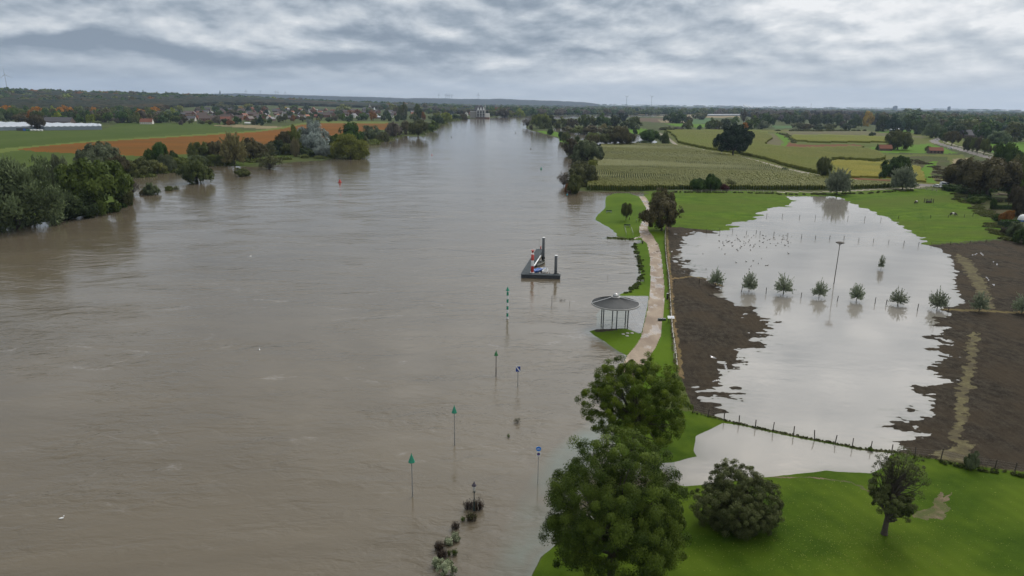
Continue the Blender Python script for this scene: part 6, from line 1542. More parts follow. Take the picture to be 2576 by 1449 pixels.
# ---------------------------------------------------------------- village on the far left bank
HG = 'houses packed in the riverside village'
house(370, 312, 18, 9, 3.2, 5.0, rad(8), 'red roofed farmhouse with white gable at the meadow edge, left of the village', 'plaster', 'roof_red')
house(150, 311.5, 40, 14, 3.5, 6.0, rad(2), 'long grey barn behind the white greenhouse', 'brick_brown', 'roof_slate', 'barn', 'barn', False)
house(12, 291, 34, 12, 6, 1.2, rad(4), 'long brick building with pale flat roof at the far left edge', 'brick', 'zinc_light', 'brick_building', 'building', False)
house(789, 282, 26, 16, 7, 2, rad(5), 'large grey building with white roof vents in the middle of the village', 'stone', 'zinc_light', 'building', 'building')
house(921, 294, 15, 10, 3, 3.2, rad(3), 'bright red roofed house just below the church', 'brick_brown', 'roof_red')
house(949, 298, 16, 10, 3, 2.5, rad(-3), 'house with pale shining roof panels right below the church', 'brick_brown', 'greenhouse_roof')
house(1100, 286, 18, 10, 3, 4, rad(3), 'house with orange and white roof between trees near the tall poplar', 'plaster', 'roof_orange')
house(1137, 287, 12, 9, 3, 4, rad(20), 'slate roofed house half hidden left of the white gabled house', 'plaster', 'roof_slate')
house(1173.5, 292, 6, 9, 7.5, 4.5, rad(88), 'white gabled tall house on the riverbank left of the hotel', 'plaster', 'roof_slate')
house(1187, 290, 16, 9, 5, 4, rad(10), 'red roofed house between the white gabled house and the hotel', 'brick', 'roof_red')
house(634, 276, 15, 10, 4, 4.5, rad(5), 'house with vivid orange roof at the wood edge behind the village', 'brick_brown', 'roof_orange')
house(504, 288, 16, 9, 3.5, 4, rad(0), 'orange roofed house between trees at the left of the village', 'brick_brown', 'roof_orange')
house(624, 311.5, 10, 4, 1.8, .6, rad(4), 'low white shed at the village edge beside the dark conifer', 'white', 'white', 'shed', 'shed', False, False)
g = np.random.default_rng(77)
cols = [('roof_slate', 'brick_brown', 'slate roofed brick house'), ('roof_brown', 'brick', 'brown roofed brick house'), ('roof_red', 'brick', 'red roofed brick house'), ('roof_slate', 'plaster', 'slate roofed white house'), ('roof_orange', 'plaster', 'orange roofed white house')]
hs = []
rows = [(300, 455, 790, 13), (296, 470, 1000, 17), (291, 440, 1060, 21), (286.5, 460, 1080, 21), (282.5, 480, 1050, 20), (279, 500, 960, 15), (303, 470, 700, 8)]
for (y, xa, xb, n_) in rows:
    for i in range(n_):
        x = xa + (xb - xa) * (i + .5) / n_ + g.uniform(-7, 7)
        hs.append((x, y + (x - 760) * -0.004 + g.uniform(-1.2, 1.2)))
HPRO = {}
for (x, y) in hs:
    c = cols[g.choice(5, p=[.36, .26, .14, .14, .10])]
    lb = c[2] + (' in the left part of the crowded village' if x < 640 else ' in the middle of the crowded village' if x < 850 else ' in the right part of the village round the church')
    k = (c[0], c[1])
    if k not in HPRO:
        o = house(x, y, 12, 9, 4.2, 4.4, 0, lb, c[1], c[0], group=HG); remember(o); HPRO[k] = o
    else: o = copy_tree(HPRO[k])
    o.location = grd(x, y); o.rotation_euler = (0, 0, g.choice([0, 0, PI / 2]) + g.normal() * .25 + .1); s_ = g.uniform(.85, 1.25); o.scale = (s_ * g.uniform(.9, 1.5), s_, s_ * g.uniform(.85, 1.15)); o['label'] = lb
for i, (x, y) in enumerate([(6, 282), (32, 284), (60, 280), (383, 284), (395, 281), (420, 287), (440, 290), (352, 286), (300, 287)]):
    o = copy_tree(HPRO[('roof_slate', 'brick_brown')]); o.location = grd(x, y); o.rotation_euler = (0, 0, g.uniform(-.4, .6)); o['label'] = 'slate roofed house among the autumn trees left of the village'; o['group'] = 'houses among the autumn trees'

# village trees
VG = 'trees between the village houses'
vt = []
mats = ['dark', 'olive', 'green', 'brown', 'rust', 'lime', 'grey', 'conifer', 'greybrown']; pr = [.24, .22, .14, .16, .05, .05, .05, .04, .05]
lab = {'dark': 'dark green', 'olive': 'olive green', 'green': 'green', 'brown': 'autumn brown', 'rust': 'rust brown', 'lime': 'yellow green', 'grey': 'grey green', 'conifer': 'very dark', 'greybrown': 'grey brown', 'orange': 'orange'}
REST = []
def rest_tree(x, y, w_, hp, m, kind='bush_far'):
    b = grd(x, y); b.z -= .05; h_ = max(top_z(b, y - hp) - b.z, 3); r_ = w_ * mpp((b.x, b.y, h_ * .5)) / 2 * 1.05
    ks = [k for k in PROTO if k.startswith(kind)]; REST.append((PROTO[ks[int(g.integers(0, len(ks)))]][0], b, r_, h_, g.uniform(0, 6.3), m))
def build_rest(name, label):
    V, Fc, Tn, Mi = [], [], [], []; mats_ = sorted({r[5] for r in REST}); off = 0; cache = {}
    for me, b, r_, h_, rz, m in REST:
        if me.name not in cache:
            co = np.zeros(len(me.vertices) * 3, np.float32); me.vertices.foreach_get('co', co); tn = np.zeros(len(me.polygons), np.float32); me.attributes['tint'].data.foreach_get('value', tn); cache[me.name] = (co.reshape(-1, 3), tn)
        co, tn = cache[me.name]; c_, s_ = math.cos(rz), math.sin(rz)
        V.append(np.stack([(co[:, 0] * c_ - co[:, 1] * s_) * r_ + b.x, (co[:, 0] * s_ + co[:, 1] * c_) * r_ + b.y, co[:, 2] * h_ + b.z], -1))
        Fc.append(np.arange(len(co)).reshape(-1, 4) + off); off += len(co); Tn.append(tn); Mi.append(np.full(len(tn), mats_.index(m)))
    me = mesh_np(name, np.concatenate(V), np.concatenate(Fc), None, False, {'tint': ('FACE', np.concatenate(Tn))})
    for m in mats_: me.materials.append(MATS['leaf_' + m])
    me.polygons.foreach_set('material_index', np.concatenate(Mi).astype(np.int32)); link(name, me, kind='stuff', label=label)
def far_tree(x, y, w_, hp, m, label, grp, kind=None):
    kind = kind or ('conifer_far' if m == 'conifer' and g.random() < .5 else 'round_far' if g.random() < .4 else 'bush_far')
    return tree(kind, m, x, y, w_, y - hp, label, group=grp)
for i in range(30):   # dense edge in front of the village, left part
    x = -20 + i * 16.5 + g.uniform(-4, 4); m = mats[g.choice(9, p=pr)]
    far_tree(x, 309 + g.uniform(-2, 2) + max(0, (x - 300)) * .008, g.uniform(18, 30), g.uniform(18, 32), m, lab[m] + ' tree in the belt behind the greenhouse and meadow', 'tree belt behind the left meadow')
for i in range(26):
    x = -20 + i * 17 + g.uniform(-5, 5); m = ['orange', 'orange', 'brown', 'dark', 'olive', 'lime'][g.integers(0, 6)]
    rest_tree(x, 288 + g.uniform(-3, 3), g.uniform(16, 26), g.uniform(16, 22), m)
for i in range(40):
    x = -20 + i * 12 + g.uniform(-4, 4); m = mats[g.choice(9, p=pr)]
    rest_tree(x, 298 + g.uniform(-4, 4), g.uniform(16, 28), g.uniform(16, 26), m)
for i in range(34):   # along the front of the village
    x = 462 + i * 20.0 + g.uniform(-6, 6)
    if 612 < x < 640: continue
    m = mats[g.choice(9, p=pr)]; yb = np.interp(x, [460, 650, 740, 1000, 1140], [314, 314, 306, 305, 300])
    far_tree(x, yb + g.uniform(-2, 1), g.uniform(12, 22), g.uniform(11, 22), m, lab[m] + ' tree or bush along the near edge of the village', 'trees along the near edge of the village')
for i in range(84):
    x = g.uniform(440, 1180); y = g.uniform(276, 303); m = mats[g.choice(9, p=pr)]
    far_tree(x, y, g.uniform(11, 22), g.uniform(10, 18), m, lab[m] + ' tree between the village houses', VG)
tree('conifer_far', 'conifer', 655.5, 316, 20, 289, 'big very dark cone shaped conifer at the village edge')
tree('bush_far', 'conifer', 671, 290, 15, 275, 'dark round tree above the big cone shaped conifer')
tree('bush_far', 'olive', 566, 277, 52, 258, 'wide olive dome crown at the wood edge behind the village')
tree('bush_far', 'yellow', 604, 277, 15, 267, 'small golden tree behind the village beside the olive dome')
tree('bush_far', 'yellow', 717, 278, 12, 269, 'small golden tree behind the middle of the village')
tree('bush_far', 'brown', 592, 293, 46, 276, 'long brown chestnut crown in the village')
tree('bush_far', 'lime', 867, 281, 38, 263, 'wide yellow green crown left of the church')
tree('bush_far', 'rust', 882, 291, 22, 277, 'rust brown round tree left of the church')
tree('bush_far', 'rust', 900, 293, 18, 275, 'taller rust brown tree at the foot of the church')
tree('bush_far', 'lime', 990, 283, 28, 262, 'wide yellow green crown right of the church')
tree('round_mid', 'brown', 95.5, 327, 34, 289, 'brown tree whose trunk stands before the greenhouse roof')

# church
b = grd(930.5, 284); t = thing('village_church', b, 'brick church with pale pointed spire above the village', 'church', rad(6))
MB().box((-6, 0, 5), (30, 12, 10)).build('nave', 'brick_brown', t)
MB().add([(-21.5, -6.6, 10.02), (9.5, -6.6, 10.02), (9.5, 6.6, 10.02), (-21.5, 6.6, 10.02), (-20, 0, 17), (8, 0, 17)], [(0, 1, 5, 4), (2, 3, 4, 5), (1, 2, 5), (3, 0, 4), (3, 2, 1, 0)]).build('roof', 'roof_slate', t)
MB().box((1, -7.6, 9), (7, 7, 18)).build('tower', 'brick', t)
MB().add([(-2.9, -11.5, 18.02), (4.9, -11.5, 18.02), (4.9, -3.7, 18.02), (-2.9, -3.7, 18.02), (1, -7.6, 28)], [(0, 1, 4), (1, 2, 4), (2, 3, 4), (3, 0, 4), (3, 2, 1, 0)]).build('spire', 'zinc_light', t)
MB().lathe([(3.4, 10.1), (.1, 19)], (15, -3, 0), 4).build('small_spire', 'white', t); MB().lathe([(2.6, 0), (2.6, 10.08)], (15, -3, 0), 8).build('stair_tower', 'brick', t)
MB().lathe([(5.5, 10.1), (.1, 17)], (-20, -2, 0), 4).build('choir_roof', 'roof_slate', t); MB().lathe([(4.6, 0), (4.6, 10.06)], (-20, -2, 0), 8).build('choir', 'brick_brown', t)

# riverside hotel
b = grd(1209.5, 298.3); mp_ = mpp(b); t = thing('riverside_hotel', b, 'grey hotel with three white pointed gables and balconies on the river bend', 'hotel', rad(-4))
MB().box((0, 7, 10.5), (21, 14, 21)).build('wall', 'stone', t)
MB().box((-20, 9, 8.4), (16, 12, 16.8)).build('side_wing', 'stone', t); MB().box((-20, 9, 17.1), (16.6, 12.6, .5)).build('wing_cornice', 'white', t)
for i in range(3):
    x = -7 + 7 * i
    MB().add([(x - 2.9, -.25, 20.2), (x + 2.9, -.25, 20.2), (x, -.25, 28), (x - 2.9, 3, 20.2), (x + 2.9, 3, 20.2), (x, 3, 28)], [(0, 1, 2), (5, 4, 3), (0, 2, 5, 3), (1, 4, 5, 2)]).build('gable', 'white', t)
    for k in range(4):
        w_ = MB().box((x, -.06, 6.2 + 4.0 * k), (4.6, .25, 2.6)).build('window', 'window_dark', t)
        MB().box((x, -.85, 4.6 + 4.0 * k), (6.2, 1.5, .35)).build('balcony', 'white', t)
for x in (-10.5, -3.5, 3.5, 10.5): MB().box((x, -.3, 11.8), (.7, .5, 18.2)).build('pier', 'white', t)
MB().add([(-20, 3.2, 19), (10, 3.2, 21.02), (10, 15, 21.02), (-20, 15, 19), (-12, 9, 33), (2, 9, 33)], [(0, 1, 5, 4), (2, 3, 4, 5), (1, 2, 5), (3, 0, 4)]).build('roof', 'roof_slate', t)
MB().box((-5, 6.2, 31), (5, .6, 2)).build('roof_light', 'zinc_light', t)
MB().lathe([(1.5, 21), (1.4, 29), (2.0, 29.2), (1.2, 31), (.1, 40)], (10.5, 5, 0), 8).build('spire', 'zinc_light', t)
MB().box((16.5, 5, 8.2), (10, 9, 10)).build('annex', 'plaster', t); MB().box((0, -1.2, 1.5), (26, 2.4, 4)).build('terrace_wall', 'brick_brown', t); MB().box((16, 4, 1.4), (13, 12, 3.2)).build('annex_base', 'brick', t)
house(1196, 297, 14, 8, 6, 1, rad(0), 'dark brick house with blue awning left of the hotel', 'brick_brown', 'navy')
for x, lb in ((1256.5, 'left'), (1264.5, 'right')):
    b = at(x, 295.7); t = thing('moored_boat', b, 'white cabin boat moored at the far bank beyond the hotel, %s one' % lb, 'boat', rad(5))
    MB().add([(-5, -1.5, 0), (4, -1.5, 0), (6, 0, .3), (4, 1.5, 0), (-5, 1.5, 0), (-5, -1.6, 1.5), (4.2, -1.6, 1.7), (6.6, 0, 2), (4.2, 1.6, 1.7), (-5, 1.6, 1.5)], [(0, 1, 6, 5), (1, 2, 7, 6), (2, 3, 8, 7), (3, 4, 9, 8), (4, 0, 5, 9), (5, 6, 7, 8, 9), (4, 3, 2, 1, 0)]).build('hull', 'white', t)
    MB().box((-.5, 0, 2.4), (5, 2.2, 1.7), taper=.8).build('cabin', 'white', t)
# hotel lawn
lw = W([(1222, 293), (1240, 292.5), (1241, 287), (1228, 284.5), (1221, 286)]); 

# greenhouses
def glasshouse(corners, hgt, label, mat_r='greenhouse_roof'):
    P = [grd(*c) for c in corners]; o0 = P[0]; t = thing('greenhouse', o0, label, 'greenhouse')
    a, b_, c_, d_ = [Vector((p.x - o0.x, p.y - o0.y, p.z - o0.z)) for p in P]   # front left, front right, back right, back left
    w_ = MB(); u_ = Vector((0, 0, hgt)); V = [a, b_, c_, d_, a + u_, b_ + u_, c_ + u_, d_ + u_]
    w_.add(V, [(0, 1, 5, 4), (1, 2, 6, 5), (2, 3, 7, 6), (3, 0, 4, 7)]); w_.build('wall', 'greenhouse_wall', t)
    n_ = max(6, int((b_ - a).length / 6)); r = MB()
    for i in range(n_):
        f0, f1, fm = i / n_, (i + 1) / n_, (i + .5) / n_
        r.add([a.lerp(b_, f0) + u_, a.lerp(b_, f1) + u_, a.lerp(b_, fm) + u_ * 1.22, d_.lerp(c_, f0) + u_, d_.lerp(c_, f1) + u_, d_.lerp(c_, fm) + u_ * 1.22], [(0, 2, 5, 3), (2, 1, 4, 5), (0, 1, 2), (4, 3, 5)])
    r.build('roof', mat_r, t); return t
glasshouse([(-60, 330), (112, 326.5), (250, 319), (-70, 313)], 4.0, 'large white roofed greenhouse left of the orange field')
glasshouse([(112, 328), (256, 326), (256, 320.5), (150, 320.5)], 4.2, 'right wing of the white greenhouse, ending on the green meadow')
b = grd(60, 329); t = thing('container', b, 'blue grey container before the greenhouse', 'container', rad(3)); MB().box((0, 0, 1.6), (14, 4, 3.2)).build('body', 'steel_dark', t); MB().box((2, -2.05, 1.4), (3, .1, 2.6)).build('door', 'tarp_blue', t)
b = grd(87, 329.5); t = thing('silage_heap', b, 'heap of white wrapped bales before the greenhouse', 'bales', 0)
for k in range(9): MB().lathe([(.9, 0), (1.3, .5), (1.3, 1.3), (.9, 1.8)], (-8 + 2.1 * k, (k % 2) * 1.5, 0), 10).build('bale', 'white' if k > 1 else 'green_mark', t)
glasshouse([(2236, 361 - 0), (2262, 361), (2264, 357.5), (2238, 357.5)], 2.5, 'small white tunnel greenhouse before the wood') if False else glasshouse([(2237, 331.8), (2262, 331.8), (2262, 328.5), (2237, 328.5)], 3.5, 'small white tunnel greenhouse before the wood at the right')
glasshouse([(1776, 291.5), (1862, 291.2), (1864, 289.6), (1776, 289.8)], 4, 'thin white strip of far greenhouses beyond the lone oak')
# riders on the meadow: two tiny walkers
for x, y, m, lb in ((375 * .6386, 304 * 0 + 355.2, 'wood_dark', 'dark'),): pass

# ---------------------------------------------------------------- woods: a lumpy canopy of crowns
def canopy(name, polys_px, r0, r1, nr, height, label, mat, seed, az0=-42, az1=42, dz=0.075, cell=11.0, jag=3.0):
    rs = np.geomspace(r0, r1, nr); a_ = np.radians(np.arange(az0, az1, dz)); R2, A2 = np.meshgrid(rs, a_, indexing='ij')
    X, Y = (R2 * np.sin(A2)).ravel(), (R2 * np.cos(A2)).ravel()
    m = np.zeros(X.shape, bool)
    wx_, wy_ = X + fbm(X / 60, Y / 60, 2, 3) * 60, Y + fbm(X / 60, Y / 60, 2, 4) * 60
    for p in polys_px: m |= inside(wx_, wy_, W(p))
    best = np.full(X.shape, 9.0); bid = np.zeros(X.shape)
    cs = cell * np.where(np.hypot(X, Y) > 3200, 1.7, 1.0)
    gx_, gy_ = X / cs, Y / cs; ix, iy = np.floor(gx_), np.floor(gy_)
    for dx in (-1, 0, 1):
        for dy in (-1, 0, 1):
            cx_, cy_ = ix + dx, iy + dy
            jx, jy = _h(cx_, cy_, seed), _h(cx_, cy_, seed + 1); hh = _h(cx_, cy_, seed + 2)
            d = np.hypot(gx_ - cx_ - jx, gy_ - cy_ - jy) - hh * .25
            s = d < best; best = np.where(s, d, best); bid = np.where(s, hh, bid)
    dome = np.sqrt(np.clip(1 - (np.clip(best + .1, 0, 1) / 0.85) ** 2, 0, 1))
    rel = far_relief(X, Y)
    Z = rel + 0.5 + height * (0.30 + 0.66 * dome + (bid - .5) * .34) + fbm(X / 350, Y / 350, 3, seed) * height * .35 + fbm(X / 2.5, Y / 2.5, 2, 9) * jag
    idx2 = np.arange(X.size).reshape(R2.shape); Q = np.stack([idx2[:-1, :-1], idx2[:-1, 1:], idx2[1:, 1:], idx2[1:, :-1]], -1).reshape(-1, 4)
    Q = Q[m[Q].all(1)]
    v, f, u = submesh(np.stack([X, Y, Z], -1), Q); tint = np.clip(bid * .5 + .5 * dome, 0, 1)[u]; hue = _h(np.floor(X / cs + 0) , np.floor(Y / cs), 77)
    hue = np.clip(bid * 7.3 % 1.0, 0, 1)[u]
    e = np.concatenate([f[:, [0, 1]], f[:, [1, 2]], f[:, [2, 3]], f[:, [3, 0]]]); key = np.sort(e, 1); kk = key[:, 0].astype(np.int64) * (len(v) + 1) + key[:, 1]
    _, first, cnt = np.unique(kk, return_index=True, return_counts=True); be = e[first[cnt == 1]]; n0 = len(v)
    low = v.copy(); low[:, 2] = rel[u] - 1; v = np.concatenate([v, low]); f = np.concatenate([f, np.stack([be[:, 1], be[:, 0], be[:, 0] + n0, be[:, 1] + n0], -1)])
    me = mesh_np(name, v, f, mat, False, {'tint': ('POINT', np.tile(tint, 2)), 'hue': ('POINT', np.tile(hue, 2))})
    return link(name, me, kind='stuff', label=label)
def canopy_mat(name, stops):
    m, t_, b_, out = new_mat(name); a = t_.node('ShaderNodeAttribute', attribute_name='tint'); h_ = t_.node('ShaderNodeAttribute', attribute_name='hue')
    geo = t_.node('ShaderNodeNewGeometry'); n_ = t_.noise(geo.outputs['Position'], .45, 5, .7)
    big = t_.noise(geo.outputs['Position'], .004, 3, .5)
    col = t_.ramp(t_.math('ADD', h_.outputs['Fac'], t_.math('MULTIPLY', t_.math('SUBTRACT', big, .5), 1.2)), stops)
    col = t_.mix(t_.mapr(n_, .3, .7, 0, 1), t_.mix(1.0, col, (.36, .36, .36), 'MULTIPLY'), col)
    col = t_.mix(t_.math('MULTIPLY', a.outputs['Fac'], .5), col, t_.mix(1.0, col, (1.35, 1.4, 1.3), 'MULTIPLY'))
    t_.l.new(col, b_.inputs['Base Color']); b_.inputs['Roughness'].default_value = .9; b_.inputs['Specular IOR Level'].default_value = .1
    bp = t_.node('ShaderNodeBump', inp={'Strength': 1.0, 'Distance': 2.0, 'Height': n_}); t_.l.new(bp.outputs[0], b_.inputs['Normal']); return m
MW1 = canopy_mat('wood_autumn', [(0, (.008, .015, .005)), (.35, (.014, .023, .006)), (.6, (.025, .029, .008)), (.8, (.032, .028, .009)), (.93, (.052, .036, .009)), (1, (.065, .040, .008))])
MW2 = canopy_mat('wood_dark', [(0, (.010, .016, .008)), (.4, (.016, .023, .009)), (.7, (.024, .029, .012)), (.9, (.030, .027, .015)), (1, (.042, .038, .014))])
MW3 = canopy_mat('wood_brown', [(0, (.028, .024, .018)), (.5, (.038, .031, .022)), (1, (.046, .038, .026))])
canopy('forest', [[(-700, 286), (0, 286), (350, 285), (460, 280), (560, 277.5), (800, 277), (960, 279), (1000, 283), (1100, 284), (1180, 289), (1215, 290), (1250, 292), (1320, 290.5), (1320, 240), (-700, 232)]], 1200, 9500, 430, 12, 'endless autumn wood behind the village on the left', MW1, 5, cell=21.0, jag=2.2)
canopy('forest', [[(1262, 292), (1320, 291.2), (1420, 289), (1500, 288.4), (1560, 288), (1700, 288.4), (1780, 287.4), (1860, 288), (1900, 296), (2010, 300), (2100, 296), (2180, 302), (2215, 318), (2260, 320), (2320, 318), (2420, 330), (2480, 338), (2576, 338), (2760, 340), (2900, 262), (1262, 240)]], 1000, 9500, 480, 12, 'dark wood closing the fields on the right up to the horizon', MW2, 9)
canopy('poplar_wood', [[(1908, 302), (1998, 303), (2000, 296), (1908, 295)], [(2045, 299), (2175, 299), (2175, 292), (2045, 292)]], 1300, 3200, 90, 24, 'brownish leafless poplar plantation beyond the lone oak', MW3, 15, 15, 36, cell=9, jag=7)
# front rows of those woods: single trees
FG = 'front row of the far wood'
for i in range(34):
    x = 1286 + i * 18.5 + g.uniform(-5, 5); y = np.interp(x, [1280, 1330, 1420, 1560, 1900], [293.4, 291.8, 290, 289, 289.5]); m = ['dark', 'olive', 'brown', 'greybrown', 'dark', 'green', 'grey'][g.integers(0, 7)]
    rest_tree(x, y, g.uniform(18, 28), g.uniform(13, 19), m)
for i in range(22):
    x = 1900 + i * 14 + g.uniform(-4, 4); y = np.interp(x, [1900, 2000, 2200], [306, 305, 306]); m = ['dark', 'brown', 'greybrown', 'dark', 'olive'][g.integers(0, 5)]
    far_tree(x, y, g.uniform(16, 26), g.uniform(15, 24), m, lab[m] + ' tree in the tree belt behind the far oak row', 'tree belt behind the far oak row')
for i in range(46):
    x = 2210 + g.uniform(0, 400); y = np.interp(x, [2210, 2320, 2420, 2600], [324, 326, 338, 346]) - g.uniform(0, 26); m = ['dark', 'dark', 'olive', 'brown', 'conifer', 'grey'][g.integers(0, 6)]
    rest_tree(x, y, g.uniform(30, 48), g.uniform(22, 34), m)
proto('blob_wood0', BSH, 22, 420, 0.30, 0.20, 71, wood=False)
proto('blob_wood1', RND, 22, 420, 0.30, 0.20, 72, wood=False)
WPW = [W([(-60, 272), (0, 276), (350, 277), (460, 273), (560, 271), (800, 272), (960, 274), (1000, 278), (1100, 278), (1200, 285), (1260, 289), (1330, 288), (1330, 261.5), (-60, 244)]),
       W([(1262, 291), (1320, 290.6), (1420, 288.5), (1500, 288), (1560, 287.6), (1700, 288), (1780, 287), (1860, 287.6), (1900, 295), (2010, 299), (2100, 296), (2180, 301), (2215, 316), (2320, 316), (2420, 328), (2480, 336), (2640, 338), (2640, 280), (1262, 261)])]
wm_ = ['dark', 'olive', 'green', 'brown', 'rust', 'lime', 'grey', 'greybrown', 'conifer', 'tan']; cnt_ = 0
for side, n_, pr_ in ((0, 1150, [.36, .20, .10, .10, .03, .03, .03, .02, .12, .01]), (1, 1350, [.40, .18, .07, .12, .0, .01, .04, .08, .10, .0])):
    pw = WPW[side]; k = 0
    while k < n_:
        if side == 0: x, y = g.uniform(-50, 1330), 244 + (290 - 244) * g.random() ** .8
        else: x, y = g.uniform(1262, 2640), 260 + 80 * g.random() ** 1.3
        if y < 258.4 + (x - 1288) * .01327 + 3.2: continue
        p = at(x, y)
        if not inside(np.array([p.x]), np.array([p.y]), pw)[0]: continue
        r_ = math.hypot(p.x, p.y); z = gz(p.x, p.y); wd_ = g.uniform(15, 26) * (1 + max(0, r_ - 1500) / 3500); hh = g.uniform(16, 25)
        REST.append((PROTO['blob_wood%d' % g.integers(0, 2)][0], Vector((p.x, p.y, z)), wd_ / 2 * 1.1, hh, g.uniform(0, 6.3), wm_[g.choice(10, p=np.array(pr_) / sum(pr_))])); k += 1
build_rest('woodland', 'background trees of the woods behind the village and the fields')
# hedgerow scrub on the far meadow edge, bank undergrowth, belts of low scrub
def scrub_mass(name, line_px, width, n, hgt, leaf, label, mats_, seed, smin=.25, smax=.7):
    g = np.random.default_rng(seed); P = [grd(*p) for p in line_px]; segs = np.array([(c - a).length for a, c in zip(P[:-1], P[1:])]); cum = np.concatenate([[0], np.cumsum(segs)])
    nb = max(6, int(cum[-1] / (width * .55))); cen = []; bt_ = []
    for _ in range(nb):
        s = g.uniform(0, cum[-1]); i = min(int(np.searchsorted(cum, s)) - 1, len(segs) - 1); i = max(i, 0); p = P[i].lerp(P[i + 1], (s - cum[i]) / segs[i])
        c = np.array([p.x + g.normal() * width * .35, p.y + g.normal() * width * .35]); z = max(gz(*c), 0); r_ = width * g.uniform(.22, .5); h_ = hgt * g.uniform(.5, 1.15); k = int(n / nb)
        d = unit(g.normal(size=(k, 3)) + [0, 0, .4]); q_ = d * [r_, r_, h_ * .55] * (g.random((k, 1)) ** .35); q_[:, 2] = np.abs(q_[:, 2]) + .1; q_[:, :2] += c; q_[:, 2] += z; cen.append(q_); bt_.append(np.full(k, g.random()))
    cen = np.concatenate(cen); bt_ = np.concatenate(bt_); v, f = quads(cen, unit(g.normal(size=cen.shape) + [0, 0, .7]), g.uniform(smin, smax, len(cen)), .6, g)
    return link(name, mesh_np(name, v, f, MATS['leaf_' + mats_], False, {'tint': ('FACE', np.clip(bt_ * .6 + g.random(len(bt_)) * .4, 0, 1))}), kind='stuff', label=label)
scrub_mass('undergrowth', [(150, 552), (250, 538), (318, 515)], 5, 9000, 3.5, .3, 'dark undergrowth under the left grove', 'dark', 1)
scrub_mass('undergrowth', [(330, 447), (400, 437), (469, 426), (513, 416), (560, 412), (640, 408), (700, 402), (780, 398), (850, 392)], 10, 26000, 4.0, .4, 'grey olive undergrowth along the flooded left bank', 'olive', 2)
scrub_mass('undergrowth', [(350, 437), (430, 426), (500, 405), (600, 398), (720, 390), (800, 385), (860, 375)], 9, 16000, 5.5, .4, 'darker scrub behind the left bank shrubs', 'grey', 3)
scrub_mass('undergrowth', [(900, 368), (960, 352), (1000, 340), (1060, 338), (1095, 316), (1125, 305), (1180, 298)], 14, 16000, 6, .6, 'scrub along the left bank toward the hotel', 'olive', 4, .4, 1.0)
scrub_mass('undergrowth', [(1420, 366), (1440, 385), (1462, 405), (1462, 425), (1450, 445), (1455, 470)], 7, 16000, 4.5, .4, 'dense scrub under the right bank grove', 'olive', 5)
scrub_mass('undergrowth', [(1478, 366), (1560, 367), (1650, 364)], 5, 6000, 3.0, .4, 'low scrub under the tree row above the maize', 'dark', 6)
scrub_mass('undergrowth', [(1655, 326), (1740, 328), (1860, 326)], 12, 9000, 5, .5, 'brown hedge along the far meadow', 'brown', 7, .5, 1.1)
scrub_mass('undergrowth', [(1940, 329), (2060, 330), (2170, 329)], 12, 9000, 5, .5, 'dark low scrub before the far oak row', 'olive', 8, .5, 1.1)
scrub_mass('undergrowth', [(1960, 336), (1985, 343), (1993, 352), (2000, 360)], 6, 3500, 3, .5, 'dark hedge along the green grass strip', 'olive', 9, .4, .8)
scrub_mass('undergrowth', [(2400, 488), (2440, 512), (2470, 530), (2500, 556), (2520, 590), (2540, 606)], 5, 30000, 1.2, .4, 'rough scrub belt along the right side of the cow meadow', 'olive', 10, .12, .32)
scrub_mass('undergrowth', [(2240, 412), (2300, 402), (2350, 420), (2370, 450), (2385, 462)], 8, 16000, 1.1, .4, 'low brown scrub on the slope below the barns', 'brown', 11, .2, .45)
scrub_mass('undergrowth', [(2400, 490), (2450, 500), (2500, 480), (2576, 470)], 8, 9000, 4.0, .4, 'dark shrubbery under the brown green trees at the right', 'dark', 12)
scrub_mass('undergrowth', [(2540, 600), (2576, 600), (2620, 590)], 6, 5000, 2.5, .3, 'brown garden scrub at the corner above the ploughed soil', 'brown', 13, .2, .4)
scrub_mass('weeds', [(1596, 613), (1606, 640), (1611, 665), (1611, 690), (1612, 705), (1600, 722), (1575, 738)], 1.1, 14000, .45, .1, 'weedy fringe between the small bay and the path', 'green', 14, .06, .16)
scrub_mass('weeds', [(1525, 598.5), (1560, 601), (1590, 601.5)], 1.0, 3500, .6, .1, 'weeds on the thin spit below the park lawn', 'olive', 15, .06, .16)
scrub_mass('weeds', [(1743, 1038.5), (1821, 1058), (1901, 1075.5), (1985, 1093), (2078, 1111.5), (2171, 1129.5), (2254, 1137.5), (2366, 1160), (2576, 1196), (2700, 1218)], .3, 7000, .13, .1, 'tufts along the low dyke under the wire fence', 'olive', 16, .04, .10)
scrub_mass('weeds', [(2366, 1164), (2433, 1180), (2502, 1189), (2576, 1201), (2700, 1224)], .5, 7000, .35, .1, 'grass tufts along the lawn fence at the right', 'green', 17, .05, .12)
scrub_mass('weeds', [(2186, 1133), (2194, 1134)], .4, 500, .5, .1, 'green tuft by a dyke fence post', 'green', 18, .04, .1)
scrub_mass('weeds', [(1676, 575), (1674, 600), (1676, 640), (1681, 700), (1686, 773), (1690, 820), (1696, 880), (1701, 930)], .5, 8000, .35, .1, 'dry grass along the rail fence', 'tan', 19, .04, .11)
scrub_mass('weeds', [(1960, 489), (2040, 489), (2107, 488.5), (2200, 485), (2300, 479.5)], 2.0, 8000, 1.0, .2, 'dark grass along the dyke above the flood', 'olive', 20, .12, .3)
scrub_mass('weeds', [(1668, 484.5), (1800, 485), (1960, 487)], 1.5, 5000, .8, .2, 'dark weeds along the lower maize edge', 'olive', 21, .12, .3)
